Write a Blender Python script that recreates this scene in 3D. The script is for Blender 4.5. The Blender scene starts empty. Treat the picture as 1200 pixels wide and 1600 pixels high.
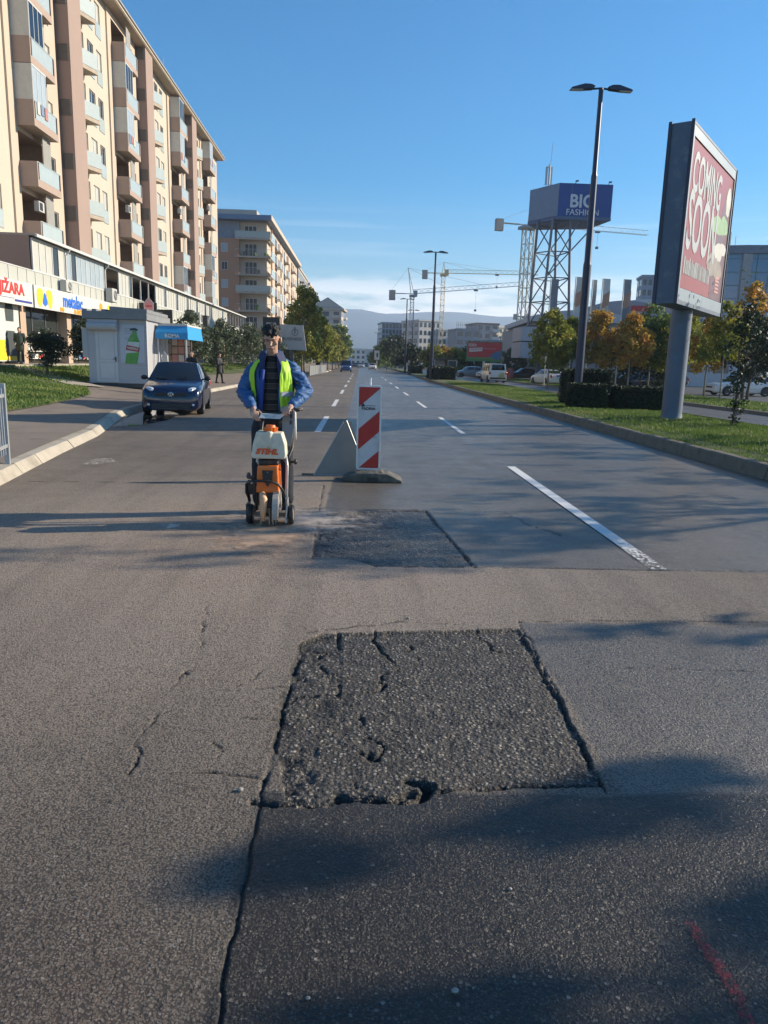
import bpy, math, random, mathutils
import numpy as np
from mathutils import Vector, Matrix
R = math.radians
rnd = random.Random(7)
SC = bpy.context.scene
COL = SC.collection

# ---------------------------------------------------------------- camera
def _basis():
    f = 1150.0
    y = np.array([563-600, -(566-800), -f]); y /= np.linalg.norm(y)
    r0 = np.array([1, -0.028, 0.0]); x = r0 - y*np.dot(r0, y); x /= np.linalg.norm(x)
    return np.array([x, y, np.cross(x, y)])
CH = 1.6
W = _basis()
cam = bpy.data.cameras.new('camera'); camo = bpy.data.objects.new('camera', cam); COL.objects.link(camo)
cam.sensor_fit = 'VERTICAL'; cam.sensor_height = 24.0; cam.lens = 24.0*1150/1600
cam.clip_start = 0.05; cam.clip_end = 12000
M4 = Matrix([list(W[i])+[0] for i in range(3)]+[[0, 0, 0, 1]])
camo.matrix_world = Matrix.Translation((0, 0, CH)) @ M4
SC.camera = camo

# ---------------------------------------------------------------- light
SUN_EL, SUN_AZ = R(23.5), R(12.0)       # azimuth from +X towards +Y
sdir = Vector((math.cos(SUN_AZ)*math.cos(SUN_EL), math.sin(SUN_AZ)*math.cos(SUN_EL), math.sin(SUN_EL)))
sun = bpy.data.lights.new('sun', 'SUN'); suno = bpy.data.objects.new('sun', sun); COL.objects.link(suno)
sun.energy = 5.0; sun.angle = R(0.53); sun.color = (1.0, 0.87, 0.68)
suno.rotation_euler = sdir.to_track_quat('Z', 'Y').to_euler(); suno.location = (60, 10, 40)

wd = bpy.data.worlds.new('World'); SC.world = wd; wd.use_nodes = True
nt = wd.node_tree; nt.nodes.clear()
def N(nt, t, **k):
    n = nt.nodes.new(t)
    for a, b in k.items(): setattr(n, a, b)
    return n
sky = N(nt, 'ShaderNodeTexSky', sky_type='NISHITA', sun_disc=False, sun_elevation=SUN_EL, sun_rotation=R(90)-SUN_AZ,
        altitude=0, air_density=1.0, dust_density=0.05, ozone_density=2.2)
bg = N(nt, 'ShaderNodeBackground'); wo = N(nt, 'ShaderNodeOutputWorld')
bg.inputs[1].default_value = 0.078
tc = N(nt, 'ShaderNodeTexCoord'); sep = N(nt, 'ShaderNodeSeparateXYZ'); nt.links.new(tc.outputs['Generated'], sep.inputs[0])
# clouds low over the horizon
mp = N(nt, 'ShaderNodeMapping'); mp.inputs['Scale'].default_value = (5.0, 5.0, 26.0)
nt.links.new(tc.outputs['Generated'], mp.inputs[0])
nz = N(nt, 'ShaderNodeTexNoise'); nz.inputs['Scale'].default_value = 1.7; nz.inputs['Detail'].default_value = 9; nz.inputs['Roughness'].default_value = 0.58
nt.links.new(mp.outputs[0], nz.inputs['Vector'])
rp = N(nt, 'ShaderNodeValToRGB'); rp.color_ramp.elements[0].position = 0.36; rp.color_ramp.elements[1].position = 0.54
nt.links.new(nz.outputs['Fac'], rp.inputs[0])
band = N(nt, 'ShaderNodeValToRGB'); cr = band.color_ramp
cr.elements[0].position = 0.045; cr.elements[0].color = (1, 1, 1, 1); cr.elements[1].position = 0.118; cr.elements[1].color = (0, 0, 0, 1)
e = cr.elements.new(0.088); e.color = (.8, .8, .8, 1)
nt.links.new(sep.outputs['Z'], band.inputs[0])
mu = N(nt, 'ShaderNodeMath', operation='MULTIPLY'); nt.links.new(rp.outputs[0], mu.inputs[0]); nt.links.new(band.outputs[0], mu.inputs[1])
# thin streaks a little higher
mp2 = N(nt, 'ShaderNodeMapping'); mp2.inputs['Scale'].default_value = (3.0, 3.0, 70.0); mp2.inputs['Location'].default_value = (4.1, 2.0, 0.6)
nt.links.new(tc.outputs['Generated'], mp2.inputs[0])
nz2 = N(nt, 'ShaderNodeTexNoise'); nz2.inputs['Scale'].default_value = 1.3; nz2.inputs['Detail'].default_value = 6
nt.links.new(mp2.outputs[0], nz2.inputs['Vector'])
rp2 = N(nt, 'ShaderNodeValToRGB'); rp2.color_ramp.elements[0].position = 0.52; rp2.color_ramp.elements[1].position = 0.75
nt.links.new(nz2.outputs['Fac'], rp2.inputs[0])
band2 = N(nt, 'ShaderNodeValToRGB'); cr = band2.color_ramp
cr.elements[0].position = 0.12; cr.elements[0].color = (0, 0, 0, 1); cr.elements[1].position = 0.2; cr.elements[1].color = (0, 0, 0, 1)
e = cr.elements.new(0.155); e.color = (.16, .16, .16, 1)
nt.links.new(sep.outputs['Z'], band2.inputs[0])
mu2 = N(nt, 'ShaderNodeMath', operation='MULTIPLY'); nt.links.new(rp2.outputs[0], mu2.inputs[0]); nt.links.new(band2.outputs[0], mu2.inputs[1])
mx = N(nt, 'ShaderNodeMath', operation='MAXIMUM'); nt.links.new(mu.outputs[0], mx.inputs[0]); nt.links.new(mu2.outputs[0], mx.inputs[1])
mix = N(nt, 'ShaderNodeMix', data_type='RGBA'); nt.links.new(mx.outputs[0], mix.inputs[0])
hs = N(nt, 'ShaderNodeHueSaturation'); hs.inputs['Saturation'].default_value = 1.7; hs.inputs['Value'].default_value = 1.2; nt.links.new(sky.outputs[0], hs.inputs['Color']); nt.links.new(hs.outputs[0], mix.inputs[6]); mix.inputs[7].default_value = (13.0, 12.6, 12.4, 1)
nt.links.new(mix.outputs[2], bg.inputs[0]); nt.links.new(bg.outputs[0], wo.inputs[0])

SC.view_settings.view_transform = 'Standard'; SC.view_settings.look = 'None'
SC.view_settings.exposure = 0.90; SC.view_settings.gamma = 1.0
SC.cycles.max_bounces = 6; SC.cycles.transparent_max_bounces = 12; SC.cycles.volume_bounces = 0

# ---------------------------------------------------------------- materials
MATS = {}
def mat(name, col, rough=0.7, metal=0.0, var=0.12, vscale=3.0, bump=0.0, bscale=60.0, spec=0.5, col2=None, coat=0.0, dirt=None, dscale=1.2):
    if name in MATS: return MATS[name]
    m = bpy.data.materials.new(name); m.use_nodes = True; t = m.node_tree; b = t.nodes['Principled BSDF']
    b.inputs['Roughness'].default_value = rough; b.inputs['Metallic'].default_value = metal
    b.inputs['Specular IOR Level'].default_value = spec; b.inputs['Coat Weight'].default_value = coat
    co = N(t, 'ShaderNodeTexCoord')
    n1 = N(t, 'ShaderNodeTexNoise'); n1.inputs['Scale'].default_value = vscale; n1.inputs['Detail'].default_value = 5
    t.links.new(co.outputs['Object'], n1.inputs['Vector'])
    mxn = N(t, 'ShaderNodeMix', data_type='RGBA')
    c2 = col2 or tuple(max(0, c*(1+2*var)) for c in col); c1 = col if col2 else tuple(c*(1-2*var) for c in col)
    mxn.inputs[6].default_value = (*c1, 1); mxn.inputs[7].default_value = (*c2, 1)
    t.links.new(n1.outputs['Fac'], mxn.inputs[0])
    out = mxn.outputs[2]
    if dirt:
        n2 = N(t, 'ShaderNodeTexNoise'); n2.inputs['Scale'].default_value = dscale; n2.inputs['Detail'].default_value = 8; n2.inputs['Roughness'].default_value = .7
        t.links.new(co.outputs['Object'], n2.inputs['Vector'])
        rr = N(t, 'ShaderNodeValToRGB'); rr.color_ramp.elements[0].position = .52; rr.color_ramp.elements[1].position = .75
        t.links.new(n2.outputs['Fac'], rr.inputs[0])
        m2 = N(t, 'ShaderNodeMix', data_type='RGBA'); t.links.new(rr.outputs[0], m2.inputs[0]); t.links.new(out, m2.inputs[6]); m2.inputs[7].default_value = (*dirt, 1)
        out = m2.outputs[2]
    t.links.new(out, b.inputs['Base Color'])
    if bump:
        n3 = N(t, 'ShaderNodeTexNoise'); n3.inputs['Scale'].default_value = bscale; n3.inputs['Detail'].default_value = 6
        t.links.new(co.outputs['Object'], n3.inputs['Vector'])
        bp = N(t, 'ShaderNodeBump'); bp.inputs['Strength'].default_value = bump; bp.inputs['Distance'].default_value = 0.01
        t.links.new(n3.outputs['Fac'], bp.inputs['Height']); t.links.new(bp.outputs[0], b.inputs['Normal'])
    MATS[name] = m; return m

def leaf_mat(name, c1, c2, c3=None, trans=0.35, nscale=0.9):
    if name in MATS: return MATS[name]
    m = bpy.data.materials.new(name); m.use_nodes = True; t = m.node_tree; b = t.nodes['Principled BSDF']; o = t.nodes['Material Output']
    g = N(t, 'ShaderNodeNewGeometry'); co = N(t, 'ShaderNodeTexCoord')
    r = N(t, 'ShaderNodeValToRGB'); el = r.color_ramp.elements
    el[0].color = (*c1, 1); el[1].color = (*c2, 1)
    if c3:
        e = el.new(0.62); e.color = (*c2, 1); el[2].color = (*c3, 1)
    n1 = N(t, 'ShaderNodeTexNoise'); n1.inputs['Scale'].default_value = nscale; n1.inputs['Detail'].default_value = 2
    t.links.new(co.outputs['Object'], n1.inputs['Vector'])
    mr = N(t, 'ShaderNodeMapRange'); mr.inputs[1].default_value = .3; mr.inputs[2].default_value = .7; mr.inputs[3].default_value = 0; mr.inputs[4].default_value = .75
    t.links.new(n1.outputs['Fac'], mr.inputs[0])
    ma = N(t, 'ShaderNodeMath', operation='MULTIPLY_ADD'); t.links.new(g.outputs['Random Per Island'], ma.inputs[0]); ma.inputs[1].default_value = .32
    t.links.new(mr.outputs[0], ma.inputs[2]); t.links.new(ma.outputs[0], r.inputs[0])
    t.links.new(r.outputs[0], b.inputs['Base Color']); b.inputs['Roughness'].default_value = .6
    tr = N(t, 'ShaderNodeBsdfTranslucent'); t.links.new(r.outputs[0], tr.inputs[0])
    ms = N(t, 'ShaderNodeMixShader'); ms.inputs[0].default_value = trans
    t.links.new(b.outputs[0], ms.inputs[1]); t.links.new(tr.outputs[0], ms.inputs[2]); t.links.new(ms.outputs[0], o.inputs['Surface'])
    MATS[name] = m; return m

def glass_mat(name, col, rough=0.05, alpha=1.0):
    if name in MATS: return MATS[name]
    m = bpy.data.materials.new(name); m.use_nodes = True; b = m.node_tree.nodes['Principled BSDF']
    b.inputs['Base Color'].default_value = (*col, 1); b.inputs['Roughness'].default_value = rough; b.inputs['Specular IOR Level'].default_value = .8
    b.inputs['Alpha'].default_value = alpha
    MATS[name] = m; return m

# ---------------------------------------------------------------- mesh helpers
class MB:
    def __init__(s): s.v = []; s.f = []; s.m = []; s.mi = 0
    def add(s, vs, fs):
        o = len(s.v); s.v += [tuple(v) for v in vs]; s.f += [tuple(o+i for i in f) for f in fs]; s.m += [s.mi]*len(fs); return s
    def box(s, c, size, rz=0.0, rx=0.0, taper=1.0, ry=0.0):
        x, y, z = size[0]/2, size[1]/2, size[2]/2
        Mx = Matrix.Rotation(rz, 3, 'Z') @ Matrix.Rotation(ry, 3, 'Y') @ Matrix.Rotation(rx, 3, 'X')
        vs = [Mx @ Vector((a*x*(taper if k > 0 else 1), b*y*(taper if k > 0 else 1), k*z)) + Vector(c) for k in (-1, 1) for a, b in ((-1, -1), (1, -1), (1, 1), (-1, 1))]
        return s.add(vs, [(3, 2, 1, 0), (4, 5, 6, 7), (0, 1, 5, 4), (1, 2, 6, 5), (2, 3, 7, 6), (3, 0, 4, 7)])
    def bb(s, x0, x1, y0, y1, z0, z1): return s.box(((x0+x1)/2, (y0+y1)/2, (z0+z1)/2), (abs(x1-x0), abs(y1-y0), abs(z1-z0)))
    def quad(s, *p): return s.add(p, [tuple(range(len(p)))])
    def cyl(s, p0, p1, r0, r1=None, n=10, cap=True):
        r1 = r0 if r1 is None else r1; p0 = Vector(p0); p1 = Vector(p1); d = (p1-p0)
        if d.length < 1e-6: return s
        q = d.to_track_quat('Z', 'Y'); vs = []
        for p, r in ((p0, r0), (p1, r1)):
            for i in range(n):
                a = 2*math.pi*i/n; vs.append(p + q @ Vector((math.cos(a)*r, math.sin(a)*r, 0)))
        fs = [(i, (i+1) % n, n+(i+1) % n, n+i) for i in range(n)]
        if cap: fs += [tuple(range(n-1, -1, -1)), tuple(range(n, 2*n))]
        return s.add(vs, fs)
    def tube(s, pts, r, n=8):
        rs = r if isinstance(r, (list, tuple)) else [r]*len(pts)
        P = [Vector(p) for p in pts]; vs = []; prev = None
        for i, p in enumerate(P):
            d = (P[min(i+1, len(P)-1)]-P[max(i-1, 0)]).normalized()
            if prev is None: a = d.orthogonal().normalized()
            else: a = (prev - d*prev.dot(d)).normalized()
            prev = a; b = d.cross(a)
            for k in range(n):
                t = 2*math.pi*k/n; vs.append(p + (a*math.cos(t)+b*math.sin(t))*rs[i])
        fs = [(i*n+k, i*n+(k+1) % n, (i+1)*n+(k+1) % n, (i+1)*n+k) for i in range(len(P)-1) for k in range(n)]
        fs += [tuple(range(n-1, -1, -1)), tuple(range((len(P)-1)*n, len(P)*n))]
        return s.add(vs, fs)
    def ell(s, c, r, rot=None, nu=12, nv=8):
        vs = []; c = Vector(c); q = rot or Matrix.Identity(3)
        for j in range(1, nv):
            ph = math.pi*j/nv
            for i in range(nu):
                th = 2*math.pi*i/nu
                vs.append(c + q @ Vector((r[0]*math.sin(ph)*math.cos(th), r[1]*math.sin(ph)*math.sin(th), r[2]*math.cos(ph))))
        top = len(vs); vs.append(c+q @ Vector((0, 0, r[2]))); vs.append(c-q @ Vector((0, 0, r[2])))
        fs = [(j*nu+i, (j+1)*nu+i, (j+1)*nu+(i+1) % nu, j*nu+(i+1) % nu) for j in range(nv-2) for i in range(nu)]
        fs += [(top, i, (i+1) % nu) for i in range(nu)] + [(top+1, (nv-2)*nu+(i+1) % nu, (nv-2)*nu+i) for i in range(nu)]
        return s.add(vs, fs)
    def lathe(s, prof, c, axis='z', n=20):
        vs = []; c = Vector(c)
        for r, h in prof:
            for i in range(n):
                a = 2*math.pi*i/n; x, y = r*math.cos(a), r*math.sin(a)
                vs.append(c + Vector({'z': (x, y, h), 'x': (h, x, y), 'y': (x, h, y)}[axis]))
        m = len(prof)
        fs = [(j*n+i, j*n+(i+1) % n, (j+1)*n+(i+1) % n, (j+1)*n+i) for j in range(m-1) for i in range(n)]
        return s.add(vs, fs)
    def prism(s, pts, off):          # pts: 3D polygon, off: extrusion vector
        n = len(pts); P = [Vector(p) for p in pts]; o = Vector(off)
        return s.add(P+[p+o for p in P], [tuple(range(n-1, -1, -1)), tuple(range(n, 2*n))]+[(i, (i+1) % n, n+(i+1) % n, n+i) for i in range(n)])
    def patch(s, p00, p10, p01, p11, bulge=(0, 0, 0), n=5, m=5):
        a, b, c, d = map(Vector, (p00, p10, p01, p11)); bu = Vector(bulge); vs = []
        for j in range(m+1):
            for i in range(n+1):
                u, v = i/n, j/m
                vs.append((a*(1-u)+b*u)*(1-v)+(c*(1-u)+d*u)*v + bu*(4*u*(1-u)*.6+.4*16*u*(1-u)*v*(1-v)))
        return s.add(vs, [(j*(n+1)+i, j*(n+1)+i+1, (j+1)*(n+1)+i+1, (j+1)*(n+1)+i) for j in range(m) for i in range(n)])
    def build(s, name, mats, parent=None, smooth=False, **kw):
        me = bpy.data.meshes.new(name); me.from_pydata(s.v, [], s.f)
        if not isinstance(mats, (list, tuple)): mats = [mats]
        for m in mats: me.materials.append(m)
        if len(mats) > 1: me.polygons.foreach_set('material_index', s.m)
        if smooth: me.polygons.foreach_set('use_smooth', [True]*len(me.polygons)); 
        me.update()
        if smooth == 'auto':
            try: me.set_sharp_from_angle(angle=R(35))
            except Exception: pass
        return link(name, me, parent, **kw)
def link(name, me, parent=None, **kw):
    o = bpy.data.objects.new(name, me); COL.objects.link(o)
    if parent: o.parent = parent
    for k, v in kw.items():
        if k == 'loc': o.location = v
        elif k == 'rz': o.rotation_euler = (0, 0, v)
        elif v is not None: o[{'cat': 'category'}.get(k, k)] = v
    return o
def thing(name, label, cat, loc=(0, 0, 0), rz=0.0, group=None):
    return link(name, None, None, loc=loc, rz=rz, label=label, cat=cat, group=group)
def struct(o): o['kind'] = 'structure'; return o
def kids(o): return [c for c in COL.objects if c.parent == o]
def copytree(o, loc=None, rz=None, label=None, group=None, parent=None, scale=None, ch=None):
    c = o.copy(); COL.objects.link(c)
    if parent: c.parent = parent
    if loc is not None: c.location = loc
    if rz is not None: c.rotation_euler = (0, 0, rz)
    if label: c['label'] = label
    if group: c['group'] = group
    if scale: c.scale = scale if isinstance(scale, tuple) else (scale,)*3
    for k in list(o.children):
        copytree(k, parent=c)
    return c
class Fr:                             # facade frame: u along wall, v up, d outwards
    def __init__(s, O, u, n): s.O = Vector(O); s.u = Vector(u).normalized(); s.n = Vector(n).normalized()
    def p(s, u, v, d=0): return s.O + s.u*u + s.n*d + Vector((0, 0, v))
    def box(s, mb, u0, u1, v0, v1, d0, d1):
        vs = [s.p(u, v, d) for v in (v0, v1) for u, d in ((u0, d0), (u1, d0), (u1, d1), (u0, d1))]
        return mb.add(vs, [(0, 1, 2, 3), (7, 6, 5, 4), (0, 4, 5, 1), (1, 5, 6, 2), (2, 6, 7, 3), (3, 7, 4, 0)])
    def quad(s, mb, u0, u1, v0, v1, d): return mb.quad(s.p(u0, v0, d), s.p(u1, v0, d), s.p(u1, v1, d), s.p(u0, v1, d))
    def wall(s, mb, u0, u1, v0, v1, d, holes, depth=.25, mi=None, rmi=None):
        us = sorted({u0, u1} | {h[0] for h in holes} | {h[1] for h in holes}); vs = sorted({v0, v1} | {h[2] for h in holes} | {h[3] for h in holes})
        us = [u for u in us if u0-1e-6 <= u <= u1+1e-6]; vs = [v for v in vs if v0-1e-6 <= v <= v1+1e-6]
        if mi is not None: mb.mi = mi
        for a, b in zip(us, us[1:]):
            for c, e in zip(vs, vs[1:]):
                um, vm = (a+b)/2, (c+e)/2
                if any(h[0] < um < h[1] and h[2] < vm < h[3] for h in holes): continue
                s.quad(mb, a, b, c, e, d)
        if rmi is not None: mb.mi = rmi
        for h in holes:
            if h[1] <= u0 or h[0] >= u1: continue
            dd = h[4] if len(h) > 4 else depth
            for a, b in (((h[0], h[2]), (h[1], h[2])), ((h[1], h[2]), (h[1], h[3])), ((h[1], h[3]), (h[0], h[3])), ((h[0], h[3]), (h[0], h[2]))):
                mb.quad(s.p(*a, d), s.p(*b, d), s.p(*b, d-dd), s.p(*a, d-dd))
            s.quad(mb, h[0], h[1], h[2], h[3], d-dd)
def text_mesh(txt, size, extrude=0.01, bold=0.0, squash=1.0):
    cu = bpy.data.curves.new('txt', 'FONT'); cu.body = txt; cu.size = size; cu.extrude = extrude; cu.offset = bold
    cu.align_x = 'CENTER'; cu.align_y = 'CENTER'; cu.resolution_u = 3
    o = bpy.data.objects.new('txt', cu); COL.objects.link(o)
    dg = bpy.context.evaluated_depsgraph_get(); me = bpy.data.meshes.new_from_object(o.evaluated_get(dg))
    bpy.data.objects.remove(o); return me
def text_on(name, txt, size, origin, u, up, material, parent=None, bold=0.0, sx=1.0, extrude=0.01, shear=0.0, **kw):
    """text as real raised letters; origin/u/up in the parent's space"""
    me = text_mesh(txt, size, extrude, bold); u = Vector(u).normalized(); up = Vector(up).normalized(); n = u.cross(up)
    for v in me.vertices:
        x, y, z = v.co; v.co = Vector(origin) + u*((x+shear*y)*sx) + up*y + n*z
    me.materials.clear(); me.materials.append(material); me.name = name
    return link(name, me, parent, **kw)
def remesh(mb_or_list, name, mats, parent, voxel=0.012, smooth=6, disp=0.0, dscale=8.0, **kw):
    mb = mb_or_list; me = bpy.data.meshes.new('tmp'); me.from_pydata(mb.v, [], mb.f)
    o = bpy.data.objects.new('tmp', me); COL.objects.link(o)
    a = o.modifiers.new('r', 'REMESH'); a.mode = 'VOXEL'; a.voxel_size = voxel
    b = o.modifiers.new('s', 'SMOOTH'); b.iterations = smooth; b.factor = .5
    dg = bpy.context.evaluated_depsgraph_get(); m2 = bpy.data.meshes.new_from_object(o.evaluated_get(dg))
    bpy.data.objects.remove(o)
    if disp:
        from mathutils import noise
        nn = [v.normal.copy() for v in m2.vertices]
        for v, n in zip(m2.vertices, nn):
            p = v.co*dscale; k = noise.noise(Vector((p.x, p.y, p.z*.6)))+.5*noise.noise(Vector((p.x*2.3+5, p.y*2.3, p.z*1.7)))
            v.co += n*disp*k
    m2.materials.clear()
    for m in (mats if isinstance(mats, (list, tuple)) else [mats]): m2.materials.append(m)
    m2.polygons.foreach_set('use_smooth', [True]*len(m2.polygons)); m2.name = name; m2.update()
    return link(name, m2, parent, **kw)
# ================================================================ GROUND, ROADS
def asphalt(name, base, near=False):
    m = bpy.data.materials.new(name); m.use_nodes = True; t = m.node_tree; b = t.nodes['Principled BSDF']; L = t.links.new
    geo = N(t, 'ShaderNodeNewGeometry'); P = geo.outputs['Position']
    sp = N(t, 'ShaderNodeSeparateXYZ')
    def noise(scale, detail=4, rough=.5, vec=None):
        n = N(t, 'ShaderNodeTexNoise'); n.inputs['Scale'].default_value = scale; n.inputs['Detail'].default_value = detail; n.inputs['Roughness'].default_value = rough
        L(vec or P, n.inputs['Vector']); return n
    def ramp(src, a, bb_, c0=(0, 0, 0), c1=(1, 1, 1)):
        r = N(t, 'ShaderNodeValToRGB'); r.color_ramp.elements[0].position = a; r.color_ramp.elements[1].position = bb_
        r.color_ramp.elements[0].color = (*c0, 1); r.color_ramp.elements[1].color = (*c1, 1); L(src, r.inputs[0]); return r.outputs[0]
    def mixc(fac, a, bb_, mode='MIX'):
        x = N(t, 'ShaderNodeMix', data_type='RGBA', blend_type=mode)
        (L(fac, x.inputs[0]) if not isinstance(fac, float) else setattr(x.inputs[0], 'default_value', fac))
        for s, i in ((a, 6), (bb_, 7)):
            if isinstance(s, tuple): x.inputs[i].default_value = (*s, 1)
            else: L(s, x.inputs[i])
        return x.outputs[2]
    def mth(op, a, bb_=None, c=None):
        x = N(t, 'ShaderNodeMath', operation=op)
        for s, i in ((a, 0), (bb_, 1), (c, 2)):
            if s is None: continue
            if isinstance(s, (int, float)): x.inputs[i].default_value = s
            else: L(s, x.inputs[i])
        return x.outputs[0]
    # wobble the zone edges
    wob = noise(2.5, 5); wv = N(t, 'ShaderNodeVectorMath', operation='MULTIPLY_ADD')
    L(wob.outputs['Color'], wv.inputs[0]); wv.inputs[1].default_value = (.10, .10, 0); L(P, wv.inputs[2]); L(wv.outputs[0], sp.inputs[0])
    X, Y = sp.outputs['X'], sp.outputs['Y']
    def step(v, e, w=.03): # 1 when v>e
        mr = N(t, 'ShaderNodeMapRange', interpolation_type='SMOOTHSTEP'); mr.inputs[1].default_value = e-w; mr.inputs[2].default_value = e+w; L(v, mr.inputs[0]); return mr.outputs[0]
    right = step(X, -.30, .02)
    far = step(Y, 5.78, .02)
    seg = step(mth('MULTIPLY_ADD', Y, -1.0, 4.48), 0, .02)  # nearer than 4.43
    low = step(mth('MULTIPLY_ADD', Y, -1.0, 2.58), 0, .02)
    # new dark asphalt: right&far ; right of x=1 & near ; right & very near
    zone = mth('MAXIMUM', mth('MULTIPLY', right, far), mth('MAXIMUM', mth('MULTIPLY', step(X, 1.10, .02), seg), mth('MULTIPLY', right, low)))
    # base tint
    big = noise(.35, 6, .6); mid = noise(2.2, 6, .6); fine = noise(38, 8, .8)
    old = mixc(ramp(big.outputs['Fac'], .35, .68), (.205, .165, .127), (.300, .242, .186))
    old = mixc(mth('MULTIPLY', ramp(mid.outputs['Fac'], .52, .75), .5), old, (.150, .115, .082))
    # reddish dusty area round the cutting and at lower left, plus painted-in light falloff
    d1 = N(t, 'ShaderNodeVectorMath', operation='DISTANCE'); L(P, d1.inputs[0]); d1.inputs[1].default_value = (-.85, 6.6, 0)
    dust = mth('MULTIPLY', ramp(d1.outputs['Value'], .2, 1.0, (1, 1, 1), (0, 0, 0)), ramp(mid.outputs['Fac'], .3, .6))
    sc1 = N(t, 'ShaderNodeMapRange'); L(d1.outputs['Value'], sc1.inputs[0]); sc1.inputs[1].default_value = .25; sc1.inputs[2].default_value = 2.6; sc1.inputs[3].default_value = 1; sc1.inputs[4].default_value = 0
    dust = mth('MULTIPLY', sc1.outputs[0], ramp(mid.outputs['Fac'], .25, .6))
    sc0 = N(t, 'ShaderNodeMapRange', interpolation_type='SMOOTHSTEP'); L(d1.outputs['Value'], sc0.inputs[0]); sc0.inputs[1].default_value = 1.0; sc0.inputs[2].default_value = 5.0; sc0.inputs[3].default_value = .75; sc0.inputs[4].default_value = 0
    old = mixc(sc0.outputs[0], old, (.54, .43, .335))  # grazing-view brightening of the mid road painted into the colour, wider than the dust
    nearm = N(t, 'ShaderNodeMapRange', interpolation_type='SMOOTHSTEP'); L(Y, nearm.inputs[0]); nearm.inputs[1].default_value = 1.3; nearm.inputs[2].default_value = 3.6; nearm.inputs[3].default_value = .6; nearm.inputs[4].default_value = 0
    old = mixc(nearm.outputs[0], old, (.105, .083, .064))  # foreground falloff from view angle and vignette, painted in as darker asphalt
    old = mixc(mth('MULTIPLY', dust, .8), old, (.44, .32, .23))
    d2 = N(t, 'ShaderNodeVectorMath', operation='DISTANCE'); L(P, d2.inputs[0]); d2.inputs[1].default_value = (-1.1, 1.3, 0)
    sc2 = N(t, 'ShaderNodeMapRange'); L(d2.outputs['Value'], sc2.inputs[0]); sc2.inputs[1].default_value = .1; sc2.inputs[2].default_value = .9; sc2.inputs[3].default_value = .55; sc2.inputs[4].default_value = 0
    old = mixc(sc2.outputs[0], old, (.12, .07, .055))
    new = mixc(ramp(big.outputs['Fac'], .3, .7), (.160, .136, .110), (.240, .206, .168))
    new = mixc(mth('MULTIPLY', ramp(mid.outputs['Fac'], .5, .7), .5), new, (.110, .097, .084))
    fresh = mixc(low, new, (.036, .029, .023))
    mps = N(t, 'ShaderNodeMapping'); mps.inputs['Scale'].default_value = (2.6, .13, 1); L(P, mps.inputs[0])
    trk = noise(1.0, 5, .55, mps.outputs[0]); stn = noise(1.3, 7, .68)
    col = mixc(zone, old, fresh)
    col = mixc(mth('MULTIPLY', ramp(trk.outputs['Fac'], .48, .68), .30), col, (.075, .066, .056))
    col = mixc(mth('MULTIPLY', ramp(stn.outputs['Fac'], .60, .72), .42), col, (.045, .040, .036))
    # stones of the aggregate
    wn = noise(70, 3, .6); wq = N(t, 'ShaderNodeVectorMath', operation='MULTIPLY_ADD'); L(wn.outputs['Color'], wq.inputs[0]); wq.inputs[1].default_value = (.013, .013, .0); L(P, wq.inputs[2])
    def stones(scale, lo, hi, rnd_=1.0):
        v = N(t, 'ShaderNodeTexVoronoi'); v.inputs['Scale'].default_value = scale; v.inputs['Randomness'].default_value = rnd_; L(wq.outputs[0], v.inputs['Vector'])
        se = N(t, 'ShaderNodeSeparateColor'); L(v.outputs['Color'], se.inputs[0])
        return v, se
    va, ca = stones(125, 0, 1); vb, cb = stones(62, 0, 1)
    def stone_mask(v, c, pick, r0, r1):
        return mth('MULTIPLY', mth('GREATER_THAN', c.outputs[0], pick), ramp(v.outputs['Distance'], r0, r1, (1, 1, 1), (0, 0, 0)))
    sa = stone_mask(va, ca, .55, .35, .5); sb = stone_mask(vb, cb, .93, .28, .40)
    stcol = mixc(ca.outputs[1], (.10, .088, .074), (.36, .33, .29))
    stcol2 = mixc(cb.outputs[1], (.13, .105, .09), (.34, .30, .26))
    pt = N(t, 'ShaderNodeAttribute', attribute_name='patch'); ck = N(t, 'ShaderNodeAttribute', attribute_name='crack')
    pcol = mixc(ramp(noise(6, 6, .65).outputs['Fac'], .35, .65), (.042, .037, .032), (.092, .080, .067))
    col = mixc(pt.outputs['Fac'], col, pcol)
    cz = mth('MULTIPLY', sa, mth('MULTIPLY_ADD', zone, -.22, .48))
    col = mixc(cz, col, stcol)
    # between-stone binder darker
    gap = ramp(va.outputs['Distance'], .42, .7)
    col = mixc(mth('MULTIPLY', gap, .68), col, (.022, .020, .018))
    col = mixc(mth('MULTIPLY', sb, .75), col, stcol2)
    vp, cp = stones(48, 0, 1)
    sp_ = mth('MULTIPLY', stone_mask(vp, cp, .5, .30, .45), pt.outputs['Fac'])
    col = mixc(mth('MULTIPLY', sp_, .85), col, mixc(cp.outputs[1], (.10, .085, .07), (.42, .37, .31)))
    col = mixc(ramp(fine.outputs['Fac'], .35, .75), mixc(.28, col, (.01, .01, .01)), col)
    col = mixc(ck.outputs['Fac'], col, (.012, .011, .010))
    L(col, b.inputs['Base Color'])
    rr = N(t, 'ShaderNodeMapRange'); L(zone, rr.inputs[0]); rr.inputs[3].default_value = .66; rr.inputs[4].default_value = .38
    r2 = mth('ADD', rr.outputs[0], mth('MULTIPLY', mth('SUBTRACT', mid.outputs['Fac'], .5), .35)); L(r2, b.inputs['Roughness'])
    b.inputs['Specular IOR Level'].default_value = .36
    h = mth('ADD', mth('MULTIPLY', mth('MULTIPLY', ramp(va.outputs['Distance'], .42, .60, (1, 1, 1), (0, 0, 0)), mth('MULTIPLY_ADD', ca.outputs[2], .9, .15)), .85), mth('MULTIPLY', fine.outputs['Fac'], .9))
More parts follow.
